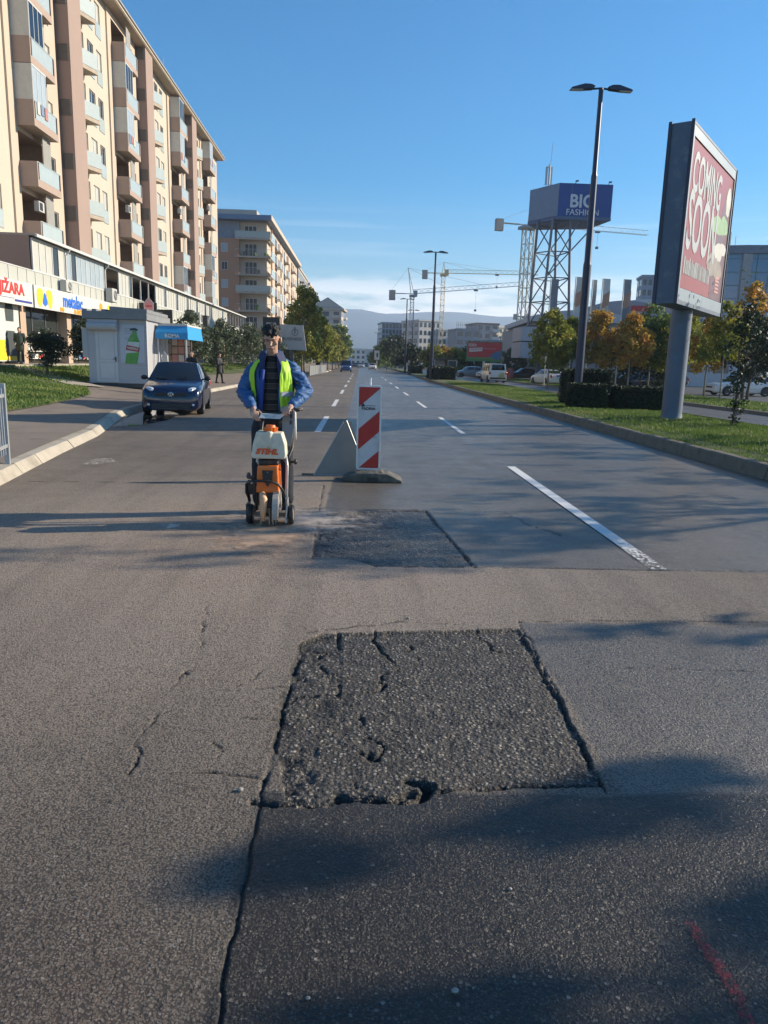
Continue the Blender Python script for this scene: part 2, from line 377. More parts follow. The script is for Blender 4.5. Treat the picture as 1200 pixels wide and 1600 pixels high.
    h = mth('ADD', h, mth('MULTIPLY', mth('MULTIPLY', ramp(vb.outputs['Distance'], .35, .5, (1, 1, 1), (0, 0, 0)), mth('GREATER_THAN', cb.outputs[0], .7)), .7))
    h = mth('ADD', h, mth('MULTIPLY', mth('MULTIPLY', ramp(vp.outputs['Distance'], .1, .6, (1, 1, 1), (0, 0, 0)), 2.4), pt.outputs['Fac']))
    bp = N(t, 'ShaderNodeBump'); bp.inputs['Strength'].default_value = .9; bp.inputs['Distance'].default_value = .0034
    L(h, bp.inputs['Height']); L(bp.outputs[0], b.inputs['Normal'])
    return m
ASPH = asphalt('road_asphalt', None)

def vnoise(x, y, seed=0):
    """vectorised value noise"""
    xi = np.floor(x).astype(np.int64); yi = np.floor(y).astype(np.int64); xf = x-xi; yf = y-yi
    def h(a, b):
        n = (a*374761393 + b*668265263 + seed*1442695040) & 0xFFFFFFFF
        n = ((n ^ (n >> 13))*1274126177) & 0xFFFFFFFF
        return ((n ^ (n >> 16)) & 0xFFFF)/65535.0
    u = xf*xf*(3-2*xf); v = yf*yf*(3-2*yf)
    return (h(xi, yi)*(1-u)+h(xi+1, yi)*u)*(1-v)+(h(xi, yi+1)*(1-u)+h(xi+1, yi+1)*u)*v
def fbm(x, y, o=4, seed=0):
    s = 0; a = .5
    for i in range(o): s = s+a*vnoise(x*2**i, y*2**i, seed+i); a *= .5
    return s
def poly_dist(x, y, poly):
    """signed distance, >0 inside"""
    d = np.full(x.shape, 1e9); ins = np.zeros(x.shape, bool); n = len(poly)
    for i in range(n):
        ax, ay = poly[i]; bx, by = poly[(i+1) % n]; ex, ey = bx-ax, by-ay
        t = np.clip(((x-ax)*ex+(y-ay)*ey)/(ex*ex+ey*ey), 0, 1); d = np.minimum(d, np.hypot(x-ax-t*ex, y-ay-t*ey))
        c = ((ay > y) != (by > y)); ins ^= c & (x < (bx-ax)*(y-ay)/((by-ay) if by != ay else 1e-9)+ax)
    return np.where(ins, d, -d)
def line_dist(x, y, pts):
    d = np.full(x.shape, 1e9)
    for (ax, ay), (bx, by) in zip(pts, pts[1:]):
        ex, ey = bx-ax, by-ay; t = np.clip(((x-ax)*ex+(y-ay)*ey)/(ex*ex+ey*ey), 0, 1); d = np.minimum(d, np.hypot(x-ax-t*ex, y-ay-t*ey))
    return d
Y0, Y1 = 1.02, 9.6
def near_w(y): return .80*y+1.45
def near_road():
    rows = [Y0]
    while rows[-1] < Y1: rows.append(rows[-1]+.0034*rows[-1]**1.05)
    rows[-1] = Y1; ys = np.array(rows); nc = 1000; u = np.linspace(-1, 1, nc)
    Yg = np.repeat(ys[:, None], nc, 1); Xg = u[None, :]*near_w(ys)[:, None]
    wx = Xg+.05*(fbm(Xg*7, Yg*7, 4, 3)-.47)+.022*(fbm(Xg*34, Yg*34, 2, 13)-.37); wy = Yg+.05*(fbm(Xg*7, Yg*7, 4, 9)-.47)+.022*(fbm(Xg*34, Yg*34, 2, 19)-.37)
    z = .0030*(fbm(Xg*60, Yg*60, 3, 1)-.45)+.006*(fbm(Xg*2, Yg*2, 2, 5)-.45)
    P2 = [(-.31, 4.02), (-.20, 4.16), (0.2, 4.24), (1.03, 4.32), (.99, 2.60), (.30, 2.56), (.24, 2.47), (.1, 2.53), (-.12, 2.44), (-.25, 2.47), (-.33, 2.9), (-.34, 3.4)]
    P1 = [(-.38, 7.62), (.2, 7.95), (.76, 8.02), (.96, 5.74), (.16, 5.72), (-.02, 5.9), (-.36, 5.98)]
    patch = np.zeros_like(z); crack = np.zeros_like(z)
    for P, dep, rough in ((P2, .010, .036), (P1, .006, .036)):
        d = poly_dist(wx, wy, P)
        m = np.clip(d/.010+.4, 0, 1); patch = np.maximum(patch, np.clip(d/.010+1.6, 0, 1))
        rel = fbm(Xg*3.5, Yg*3.5, 3, 21); edge = np.clip(1-d/.05, 0, 1)*(d > 0)
        pit = np.clip((fbm(wx*11, wy*11, 5, 33)-.545)*9, 0, 1)
        # stones standing out of the worn surface
        qx = Xg+.03*(fbm(Xg*16, Yg*16, 3, 55)-.45); qy = Yg+.03*(fbm(Xg*16, Yg*16, 3, 56)-.45); st = np.clip((vnoise(qx*62, qy*62, 77)-.42)*2.4, 0, 1)*.45+np.clip((vnoise(qx*33+9, qy*33, 78)-.5)*2, 0, 1)*.35+.6*np.abs(fbm(qx*10, qy*10, 4, 79)-.47)*3
        left = np.clip(.6-(Xg+.3)*1.4, 0.15, 1)
        z += m*(-dep*(.35+.9*rel) + rough*.40*(st-.62)*(.5+.6*left) - .020*pit*left - .012*edge*np.clip(fbm(Xg*5, Yg*5, 2, 60)*2-.35, 0, 1))
        crack = np.maximum(crack, pit*m*.55*left)
        rim = np.clip(1-np.abs(d)/.012, 0, 1)*np.clip((vnoise(wx*6, wy*6, 12)-.25)*2.5, 0, 1)
        z -= rim*.011; crack = np.maximum(crack, rim*.95)
    def ck(pts, w=.006, dep=.012, gaps=.35, s=0, wobble=.05):
        nonlocal z, crack
        sx = Xg+wobble*(fbm(Xg*9, Yg*9, 5, 40+s)-.48); sy = Yg+wobble*(fbm(Xg*9, Yg*9, 5, 70+s)-.48)
        d = line_dist(sx, sy, pts); g = np.clip((vnoise(Xg*7, Yg*7, 90+s)-gaps)*5, 0, 1)
        ww = w*(.5+vnoise(Xg*20, Yg*20, s+5)); c = np.clip(1.4-d/ww, 0, 1)*g
        z -= dep*c; crack = np.maximum(crack, c)
    ck([(-.30, 1.02), (-.32, 1.5), (-.33, 2.2), (-.33, 2.5)], .006, .012, .05, 1, .035)
    ck([(-.36, 5.9), (-.40, 7.4), (-.43, 8.6), (-.45, 9.6)], .008, .008, -.2, 2, .02)
    ck([(-.36, 2.47), (-.2, 2.45), (0.1, 2.5), (.3, 2.54), (.55, 2.58), (.98, 2.6)], .012, .026, .1, 3, .06)
    ck([(-.05, 2.52), (.24, 2.46), (.30, 2.58), (.22, 2.62)], .018, .035, .0, 18, .04)
    ck([(-.34, 2.5), (-.33, 3.0), (-.32, 3.6), (-.28, 4.05)], .008, .018, .25, 4, .04)
    ck([(.98, 2.55), (1.01, 3.2), (1.04, 4.0), (1.05, 4.45)], .0045, .012, .05, 5, .05)
    ck([(1.05, 4.45), (1.6, 4.50), (2.8, 4.52), (5.5, 4.6)], .006, .008, .15, 6, .03)
    ck([(1.2, 3.75), (2.2, 3.72), (4, 3.6)], .004, .005, .35, 7, .05)
    ck([(-.3, 4.2), (.3, 4.42), (.8, 4.35), (1.05, 4.3)], .005, .006, .3, 8, .06)
    ck([(.94, 5.72), (2.5, 5.74), (7, 5.80)], .008, .010, -.1, 9, .02)
    ck([(-.02, 5.9), (.16, 5.70), (.95, 5.72)], .008, .012, -.1, 10, .03)
    ck([(.76, 8.02), (.96, 5.74)], .007, .012, -.1, 11, .05)
    ck([(-.38, 7.72), (.2, 8.0), (.76, 8.06)], .014, .014, .1, 12, .05)
    ck([(-1.0, 4.75), (-.93, 4.4), (-.9, 3.9), (-.88, 3.55), (-.84, 3.2), (-.88, 2.9), (-.9, 2.6)], .0040, .010, .38, 13, .16)
    ck([(-.45, 3.75), (-.55, 3.45), (-.62, 3.1), (-.56, 2.8), (-.60, 2.5)], .0040, .009, .42, 14, .16)
    ck([(-.33, 3.45), (-.48, 3.42)], .006, .01, -.2, 15); ck([(-.33, 3.1), (-.5, 3.12)], .005, .01, -.2, 16); ck([(-.34, 2.62), (-.62, 2.66)], .006, .01, .1, 17)
    ck([(-.2, 3.9), (-.05, 3.3), (.1, 2.9), (.05, 2.55)], .009, .02, .45, 19, .25)
    ck([(-.3, 3.3), (.1, 3.45), (.3, 3.8), (.25, 4.2)], .009, .02, .45, 20, .25)
    ck([(-.1, 4.2), (-.08, 3.95)], .008, .02, -.2, 22, .05); ck([(.1, 4.22), (.15, 3.9), (.2, 3.8)], .009, .02, -.2, 23, .08)
    ck([(.75, 4.3), (.8, 4.0), (1.0, 3.95)], .006, .012, .2, 24, .08)
    ck([(-.6, 7.3), (-.7, 7.1)], .01, .01, 0, 25)
    ck([(1.65, 8.0), (1.75, 7.4), (2.0, 6.9)], .012, .008, .1, 26, .12)
    ck([(-5, 9.33), (-3, 9.5), (-.45, 9.58)], .012, .006, -.5, 27, .01)
    # keep borders flat so the sheets meet
    eb = np.minimum(np.minimum((Yg-Y0)/.05, (Y1-Yg)/.08), (1-np.abs(u)[None, :])/.02); eb = np.clip(eb, 0, 1); z *= eb
    nr = len(ys); me = bpy.data.meshes.new('road'); V = np.stack([Xg, Yg, z], -1).reshape(-1, 3)
    idx = np.arange(nr*nc).reshape(nr, nc); F = np.stack([idx[:-1, :-1], idx[:-1, 1:], idx[1:, 1:], idx[1:, :-1]], -1).reshape(-1, 4)
    # coarse surroundings sharing the border
    w0, w1 = near_w(Y0), near_w(Y1); XL, XR = -8.6, 6.35
    w1r = w1
    ext = [(-w0, Y0), (w0, Y0), (w1, Y1), (-w1, Y1), (-14, -25), (14, -25), (14, Y0), (-14, Y0), (-14, Y1), (14, Y1), (-9, 900), (14, 900)]
    o = len(V); V = np.vstack([V, np.array([(a, b, 0) for a, b in ext])])
    me.vertices.add(len(V)); me.vertices.foreach_set('co', V.ravel())
    extf = [(4, 5, 6, 1, 0, 7), (7, 0, 3, 8), (1, 6, 9, 2), (8, 3, 2, 9, 11, 10)]
    loops = F.ravel().tolist(); starts = list(range(0, len(loops), 4)); tot = [4]*len(starts)
    for f in extf: starts.append(len(loops)); tot.append(len(f)); loops += [o+i for i in f]
    me.loops.add(len(loops)); me.loops.foreach_set('vertex_index', loops)
    me.polygons.add(len(starts)); me.polygons.foreach_set('loop_start', starts); me.polygons.foreach_set('loop_total', tot)
    me.update(calc_edges=True)
    for nm, arr in (('patch', patch), ('crack', crack)):
        a = me.attributes.new(nm, 'FLOAT', 'POINT'); a.data.foreach_set('value', np.concatenate([arr.ravel(), np.zeros(len(ext))]).astype(np.float32))
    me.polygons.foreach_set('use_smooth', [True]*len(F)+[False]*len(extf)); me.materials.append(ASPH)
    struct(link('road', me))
near_road()

GRASSM = mat('grass_soil', (.040, .060, .016), .95, col2=(.085, .115, .028), vscale=1.4, bump=.6, bscale=40, dirt=(.10, .08, .05), dscale=.8)
GRASSM2 = mat('far_ground', (.060, .070, .035), .95, col2=(.11, .10, .07), vscale=.05)
CONC = mat('kerb_concrete', (.30, .265, .21), .85, col2=(.46, .41, .33), vscale=5, bump=.5, bscale=90, dirt=(.2, .17, .13))
PAVE = mat('pavement_dusty', (.15, .12, .095), .85, col2=(.23, .185, .145), vscale=.9, bump=.4, bscale=70, dirt=(.10, .085, .07), dscale=2)
MUD = mat('kerb_old_concrete', (.10, .085, .062), .9, col2=(.21, .18, .135), vscale=6, bump=.7, bscale=60, dirt=(.05, .045, .03), dscale=4)

g = MB(); g.quad((-5000, -300, -.10), (5000, -300, -.10), (5000, 5200, -.10), (-5000, 5200, -.10)); struct(g.build('ground', GRASSM2))

def interp(pts, y):
    if y <= pts[0][0]: return pts[0][1]
    for (a, b), (c, d) in zip(pts, pts[1:]):
        if y <= c: return b+(d-b)*(y-a)/(c-a)
    return pts[-1][1]
KL = [(-25, -3.9), (0, -3.85), (5, -4.0), (8.93, -4.33), (12.2, -4.84), (15.2, -5.25), (17.5, -5.75), (20.2, -6.35), (22.9, -6.62), (36, -7.05), (45, -7.05), (58, -6.4), (75, -5.2), (110, -4.95), (400, -4.95), (900, -4.95)]
KR = [(-25, 6.2), (0, 6.2), (30, 6.25), (60, 6.3), (85, 6.6), (118, 7.6)]
def kl(y): return interp(KL, y)
def hL(x, y):                         # left ground height
    k = kl(y); d = k-x
    return interp([(0, .14), (2.0, .18), (3.4, .33), (5.0, .45), (9.0, .97), (40, 1.0)], d)
def sheet(name, f0, f1, ys, nx, off, m, hf=hL, nm=None):
    b = MB()
    for a, c in zip(ys, ys[1:]):
        for i in range(nx):
            P = []
            for (y, t) in ((a, i/nx), (a, (i+1)/nx), (c, (i+1)/nx), (c, i/nx)):
                x = f0(y)*(1-t)+f1(y)*t; P.append((x, y, hf(x, y)+off))
            b.quad(*P)
    return struct(b.build(name, m))
def frange(a, b, s):
    n = max(1, int(round((b-a)/s))); return [a+(b-a)*i/n for i in range(n+1)]
YS = frange(-10, 60, 1.0)+frange(62, 200, 4.0)+frange(220, 900, 40)
# wide left pavement
sheet('pavement', lambda y: kl(y)-.28, lambda y: kl(y)-12, YS, 12, 0, PAVE)
g = MB(); g.quad((-60, -10, .9), (-17, -10, .98), (-17, 900, .98), (-60, 900, .9)); struct(g.build('terrace_ground', PAVE))
def gr_edge(y): return interp([(5, -7.4), (13, -7.75), (17, -8.16), (26, -9.25), (29.4, -10.6)], y)
sheet('verge', gr_edge, lambda y: -10.9 if y > 29 else -17.6, frange(4, 29.4, .8), 12, .02, GRASSM)
sheet('lawn', lambda y: -11.6-(33.5-y)*.0 if y > 30.3 else -11.4, lambda y: -16.3, frange(22, 120, 1.4), 8, .024, GRASSM)
sheet('verge', lambda y: kl(y)-4.3, lambda y: kl(y)-6.2, frange(44, 130, 2), 4, .02, GRASSM)
b = MB(); pa = [(-19, 39.0), (-10.6, 29.6)]                      # pale concrete path over the grass
for i in range(16):
    P = []
    for t, s in ((i/16, -1), ((i+1)/16, -1), ((i+1)/16, 1), (i/16, 1)):
        x = pa[0][0]*(1-t)+pa[1][0]*t+s*.5; y = pa[0][1]*(1-t)+pa[1][1]*t+s*.4; P.append((x, y, hL(x, y)+.045))
    b.quad(*P)
struct(b.build('path', CONC))
def kerb(name, line, side, w, h, m, joint=1.0, slope=.05):
    b = MB(); P = []
    y = line[0][0]
    ys = frange(line[0][0], min(line[-1][0], 130), joint)
    for a, c in zip(ys, ys[1:]):
        g_ = .008 if a < 60 else 0
        x0, x1 = interp(line, a+g_), interp(line, c-g_); s = side; dz = rnd.uniform(-.006, .006); dx = rnd.uniform(-.006, .006)
        sec = lambda x, y: [(x+dx, y, -.03), (x+dx+s*slope, y, h-.03+dz), (x+dx+s*(slope+.03), y, h+dz), (x+dx+s*w, y, h+.01+dz), (x+dx+s*w, y, -.03)]
        A, B = sec(x0, a+g_), sec(x1, c-g_)
        b.add(A+B, [(i, i+1, 6+i, 5+i) for i in range(4)]+[(4, 3, 2, 1, 0), (5, 6, 7, 8, 9)])
    return struct(b.build(name, m))
kerb('kerb', [k for k in KL if k[0] > -10], -1, .31, .13, CONC, slope=.10)
kerb('kerb', [(-10, 6.2)]+KR[2:], 1, .2, .22, MUD)
def hM(x, y): return .19+.05*math.sin(x*1.3+y*.7)*.3 + (.04 if 7 < x < 10 else 0)
medR = [(-10, 10.9), (30, 11.2), (60, 10.4), (85, 9.6), (118, 8.8)]
sheet('median_verge', lambda y: interp(KR, y)+.2, lambda y: interp(medR, y)-.15, frange(-10, 118, 1.2), 6, 0, GRASSM, hM)
kerb('kerb', [(-10, 10.9)]+medR[1:], -1, .16, .21, MUD, slope=.02)
kerb('kerb', [(124, 7.7), (200, 8.3)], 1, .2, .2, MUD)
sheet('median_verge', lambda y: 7.8+(y-124)*.002, lambda y: 10+(y-124)*.004, frange(124, 420, 20), 2, .2, GRASSM, lambda x, y: 0)
z0 = lambda x, y: 0
sheet('roadside_verge', lambda y: 15.9, lambda y: 20.9, frange(-10, 60, 3)+frange(63, 130, 6), 4, .12, GRASSM, z0)
kerb('kerb', [(-10, 15.75), (130, 15.75)], 1, .16, .13, MUD, 1.5, .02); kerb('kerb', [(-10, 21.05), (130, 21.05)], -1, .16, .13, MUD, 1.5, .02)
ROADM = mat('side_asphalt', (.055, .054, .054), .6, col2=(.085, .083, .08), vscale=.4, bump=.3, bscale=80)
g = MB(); g.quad((13.9, -25, -.006), (48, -25, -.006), (75, 330, -.006), (13.9, 330, -.006)); struct(g.build('side_street', ROADM))
g = MB(); g.quad((-60, 700, -.05), (80, 700, -.05), (80, 1500, -.05), (-60, 1500, -.05)); struct(g.build('far_street', ROADM))

# painted dashes
def paint_mat():
    m = bpy.data.materials.new('road_paint'); m.use_nodes = True; t = m.node_tree; b = t.nodes['Principled BSDF']; o = t.nodes['Material Output']
    g_ = N(t, 'ShaderNodeNewGeometry')
    n = N(t, 'ShaderNodeTexNoise'); n.inputs['Scale'].default_value = 26; n.inputs['Detail'].default_value = 8; n.inputs['Roughness'].default_value = .75
    t.links.new(g_.outputs['Position'], n.inputs['Vector'])
    at = N(t, 'ShaderNodeAttribute', attribute_name='wear')
    ma = N(t, 'ShaderNodeMath', operation='ADD'); t.links.new(n.outputs['Fac'], ma.inputs[0]); t.links.new(at.outputs['Fac'], ma.inputs[1])
    r = N(t, 'ShaderNodeValToRGB'); r.color_ramp.elements[0].position = .56; r.color_ramp.elements[1].position = .66; t.links.new(ma.outputs[0], r.inputs[0])
    tr = N(t, 'ShaderNodeBsdfTransparent'); ms = N(t, 'ShaderNodeMixShader')
    b.inputs['Base Color'].default_value = (.62, .62, .60, 1); b.inputs['Roughness'].default_value = .7
    t.links.new(r.outputs[0], ms.inputs[0]); t.links.new(b.outputs[0], ms.inputs[1]); t.links.new(tr.outputs[0], ms.inputs[2]); t.links.new(ms.outputs[0], o.inputs['Surface'])
    return m
PAINT = paint_mat()
def dash(x, y0, y1, w, wear0=.0, wear1=.0, slant=0.0):
    b = MB(); n = 12
    for i in range(n):
        a, c = y0+(y1-y0)*i/n, y0+(y1-y0)*(i+1)/n
        b.quad((x-w/2, a, .0075), (x+w/2, a+slant, .0075), (x+w/2, c+slant, .0075), (x-w/2, c, .0075))
    o = struct(b.build('lane_marking', PAINT)); at = o.data.attributes.new('wear', 'FLOAT', 'POINT')
    for i, v in enumerate(o.data.vertices):
        t = (v.co.y-y0)/(y1-y0); at.data[i].value = wear0*max(0, 1-t/.25)+wear1
for y0, y1 in ((5.74, 11.8), (17.4, 22.7), (27.6, 32), (38, 42), (48, 52), (58, 62), (70, 74), (82, 86)):
    dash(2.48, y0, y1, .125 if y0 > 6 else .135, .22 if y0 < 6 else 0, -.05)
for y0, y1 in ((17.0, 21.9), (27, 31.9), (38, 43), (48.5, 53), (60, 65), (72, 77), (84, 89), (96, 101)):
    dash(-.95, y0, y1, .15, 0, .03)
dash(-6.15, 23.6, 25.2, .5, .3, .06); 
# red spray mark and pale scuffs
RED = mat('red_spray', (.22, .010, .022), .75, var=.3, vscale=30)
def spray(name, pts, m, z=.0085):
    b = MB()
    for (x0, y0, w0), (x1, y1, w1) in zip(pts, pts[1:]): b.quad((x0-w0, y0, z), (x0+w0, y0, z), (x1+w1, y1, z), (x1-w1, y1, z))
    return struct(b.build(name, m))
def worn(name, col, thr=.5, scale=40):
    m = mat(name, col, .85); t = m.node_tree; o = t.nodes['Material Output']; g_ = N(t, 'ShaderNodeNewGeometry')
    n = N(t, 'ShaderNodeTexNoise'); n.inputs['Scale'].default_value = scale; n.inputs['Detail'].default_value = 9; n.inputs['Roughness'].default_value = .8; t.links.new(g_.outputs['Position'], n.inputs['Vector'])
    r = N(t, 'ShaderNodeValToRGB'); r.color_ramp.elements[0].position = thr; r.color_ramp.elements[1].position = thr+.12; t.links.new(n.outputs['Fac'], r.inputs[0])
    tr = N(t, 'ShaderNodeBsdfTransparent'); ms = N(t, 'ShaderNodeMixShader')
    t.links.new(r.outputs[0], ms.inputs[0]); t.links.new(tr.outputs[0], ms.inputs[1]); t.links.new(t.nodes['Principled BSDF'].outputs[0], ms.inputs[2]); t.links.new(ms.outputs[0], o.inputs['Surface']); return m
spray('red_paint_mark', [(1.005, 1.86, .014), (1.01, 1.75, .020), (1.02, 1.62, .018), (1.0, 1.5, .016), (1.01, 1.35, .02), (1.02, 1.15, .018)], worn('red_spray_worn', (.20, .014, .03), .47, 60))
worn('dust_pale', (.42, .37, .30), .46, 20)
def slurry(name, cx, cy, rx, ry, col, th, z=.0082):
    b = MB(); n, m_ = 24, 8
    vs = [(cx, cy, z)]+[(cx+rx*j/m_*math.cos(6.2832*i/n), cy+ry*j/m_*math.sin(6.2832*i/n), z) for j in range(1, m_+1) for i in range(n)]
    b.add(vs, [(0, 1+i, 1+(i+1) % n) for i in range(n)]+[(1+(j-1)*n+i, 1+j*n+i, 1+j*n+(i+1) % n, 1+(j-1)*n+(i+1) % n) for j in range(1, m_) for i in range(n)])
    m = mat(name, col, .55, var=.15, vscale=12); t = m.node_tree; o = t.nodes['Material Output']; g_ = N(t, 'ShaderNodeNewGeometry')
    nz_ = N(t, 'ShaderNodeTexNoise'); nz_.inputs['Scale'].default_value = 7; nz_.inputs['Detail'].default_value = 9; nz_.inputs['Roughness'].default_value = .7; t.links.new(g_.outputs['Position'], nz_.inputs['Vector'])
    at = N(t, 'ShaderNodeAttribute', attribute_name='fade'); a = N(t, 'ShaderNodeMath', operation='ADD'); t.links.new(nz_.outputs['Fac'], a.inputs[0]); t.links.new(at.outputs['Fac'], a.inputs[1])
    r = N(t, 'ShaderNodeMapRange', interpolation_type='SMOOTHSTEP'); r.inputs[1].default_value = th; r.inputs[2].default_value = th+.45; r.inputs[4].default_value = .85; t.links.new(a.outputs[0], r.inputs[0])
    tr = N(t, 'ShaderNodeBsdfTransparent'); ms = N(t, 'ShaderNodeMixShader'); t.links.new(r.outputs[0], ms.inputs[0]); t.links.new(tr.outputs[0], ms.inputs[1]); t.links.new(t.nodes['Principled BSDF'].outputs[0], ms.inputs[2]); t.links.new(ms.outputs[0], o.inputs['Surface'])
    ob = struct(b.build('slurry', m)); at = ob.data.attributes.new('fade', 'FLOAT', 'POINT')
    for i, v in enumerate(ob.data.vertices): d_ = math.hypot((v.co.x-cx)/rx, (v.co.y-cy)/ry); at.data[i].value = .6*(1-d_)
slurry('slurry_pale', -.62, 7.35, 1.25, .95, (.56, .47, .38), .62)
slurry('slurry_ochre', -.88, 6.75, .55, 1.15, (.54, .36, .24), .56, .0092)
slurry('dust_pale_patch', -1.79, 7.0, .2, .3, (.55, .50, .42), .72)
spray('dust_scuff', [(-4.0, 10.9, .1), (-3.9, 11.3, .22), (-4.0, 11.7, .1)], MATS['dust_pale'])
# puddle by the kerb
b = MB(); pp = [(-5.62, 17.0), (-5.15, 17.5), (-5.0, 18.3), (-4.95, 19.3), (-5.1, 21.2), (-5.6, 22.4), (-6.35, 22.6), (-6.30, 20.4), (-5.95, 18.8)]
b.quad(*[(x, y, .006) for x, y in pp]); struct(b.build('puddle', glass_mat('puddle_water', (.02, .022, .022), .02)))
# grass blades
def blades(name, region, n, h, m, hf, seed, k=1.0):
    r = np.random.RandomState(seed); out = []
    xs, ys = region(r, n); hs = h*(.5+r.rand(n)); a = r.rand(n)*6.28; w = .007+.007*r.rand(n); w *= k
    lx, ly = (r.rand(n)-.5)*h*1.0, (r.rand(n)-.5)*h*1.0
    zz = np.array([hf(x, y) for x, y in zip(xs, ys)])
    V = np.empty((n, 3, 3)); dx, dy = np.cos(a)*w, np.sin(a)*w
    V[:, 0] = np.stack([xs-dx, ys-dy, zz-.01], 1); V[:, 1] = np.stack([xs+dx, ys+dy, zz-.01], 1); V[:, 2] = np.stack([xs+lx, ys+ly, zz+hs], 1)
    me = bpy.data.meshes.new(name); me.vertices.add(3*n); me.vertices.foreach_set('co', V.ravel()); me.loops.add(3*n); me.loops.foreach_set('vertex_index', np.arange(3*n))
    me.polygons.add(n); me.polygons.foreach_set('loop_start', np.arange(0, 3*n, 3)); me.polygons.foreach_set('loop_total', np.full(n, 3)); me.update(calc_edges=True)
    me.materials.append(m); return link(name, me, None, kind='stuff', label='short bright green grass on the verges and the median', cat='grass')
GB = leaf_mat('grass_blade', (.055, .10, .014), (.12, .19, .028), (.20, .22, .05), trans=.3, nscale=.8)
def regM(r, n):
    y = 4+(r.rand(n)**1.6)*56; x = np.array([interp(KR, a) for a in y])+.12+r.rand(n)*4.6; return x, y
blades('grass', regM, 150000, .055, GB, hM, 1, 1.0)
def regL(r, n):
    y = 12+r.rand(n)*17.3; e = np.array([gr_edge(a) for a in y]); return e-.05-r.rand(n)*7.5, y
blades('grass', regL, 60000, .06, GB, lambda x, y: hL(x, y)+.02, 2, 1.8)
def regS(r, n): y = 10+r.rand(n)*80; return 15.95+r.rand(n)*4.9, y
blades('grass', regS, 35000, .07, GB, lambda x, y: .12, 3, 2.5)
def regK(r, n): y = 30+r.rand(n)*70; return -11.7-r.rand(n)*4.5, y
blades('grass', regK, 35000, .08, GB, lambda x, y: hL(x, y)+.024, 4, 3)
# loose stones
ST = mat('pale_stone', (.30, .28, .25), .8, var=.25, vscale=30)
for i, (x, y, r_) in enumerate(((-.42, 2.53, .013), (.28, 1.62, .011), (.34, 4.47, .011), (-1.05, 6.2, .01), (-.10, 1.6, .007), (.5, 2.0, .007))):
    b = MB(); b.ell((0, 0, r_*.35), (r_, r_*.8, r_*.55), None, 7, 5)
    for k, v in enumerate(b.v): b.v[k] = (v[0]*rnd.uniform(.8, 1.15), v[1]*rnd.uniform(.8, 1.15), v[2])
    b.build('pebble', ST, None, smooth=True, loc=(x, y, .003), label='small pale pebble lying loose on the worn asphalt', cat='pebble', group='pebbles on the road')
# ================================================================ LEFT: long apartment block with shops
WALLC = mat('wall_cream', (.425, .38, .31), .85, col2=(.49, .44, .36), vscale=.6, bump=.1)
WALLP = mat('wall_pink', (.45, .36, .285), .85, col2=(.51, .415, .33), vscale=.5, bump=.1)
BROWN = mat('wall_brown', (.275, .20, .165), .85, col2=(.325, .24, .20), vscale=.5, bump=.1)
REV = mat('reveal', (.36, .26, .19), .85)
SOFF = mat('soffit', (.38, .31, .24), .85)
LOUV = mat('louvre_grey', (.27, .26, .23), .55, var=.08)
LOUVD = mat('louvre_dark', (.13, .12, .11), .6)
PANEL = mat('balcony_glass_pale', (.36, .41, .40), .25, var=.05, spec=.6)
WHITEF = mat('white_frame', (.52, .52, .50), .45, var=.05)
ALU = mat('pale_metal', (.42, .44, .44), .4, metal=.3, var=.08)
GL = glass_mat('window_glass', (.035, .045, .05), .04)
GLD = glass_mat('window_dark', (.012, .014, .016), .08)
BLIND = mat('window_blind', (.42, .42, .38), .6, var=.06)
BLINDB = mat('window_blind_blue', (.32, .38, .42), .4, var=.06)
ACM = mat('ac_white', (.46, .45, .42), .5, var=.06)
BLACKP = mat('black_plastic', (.02, .02, .02), .5)
def wnd(F, parent, u0, u1, v0, v1, d, kind, mull=1, rail=False, nm='window', fm=None):
    """window: frame mesh + pane sub-part, seated at depth d"""
    b = MB(); t = .05; fm = fm or WHITEF
    for a in (0, 1):
        F.box(b, (u0, u1-t)[a], (u0+t, u1)[a], v0, v1, d+.01, d+.06)
        F.box(b, u0+t, u1-t, (v0, v1-t)[a], (v0+t, v1)[a], d+.01, d+.055)
    for i in range(1, mull+1):
        m = u0+(u1-u0)*i/(mull+1); F.box(b, m-.03, m+.03, v0+t, v1-t, d+.012, d+.05)
    w = b.build(nm, fm, parent)
    g = MB(); F.box(g, u0+t, u1-t, v0+t, v1-t, d+.013, d+.025); g.build('pane', kind, w)
    if rail:
        g = MB(); F.box(g, u0-.02, u1+.02, v0+.02, v0+1.0, d+.15, d+.17); F.box(g, u0-.03, u1+.03, v0+1.0, v0+1.04, d+.14, d+.18); g.build('rail_panel', PANEL, w)
    return w
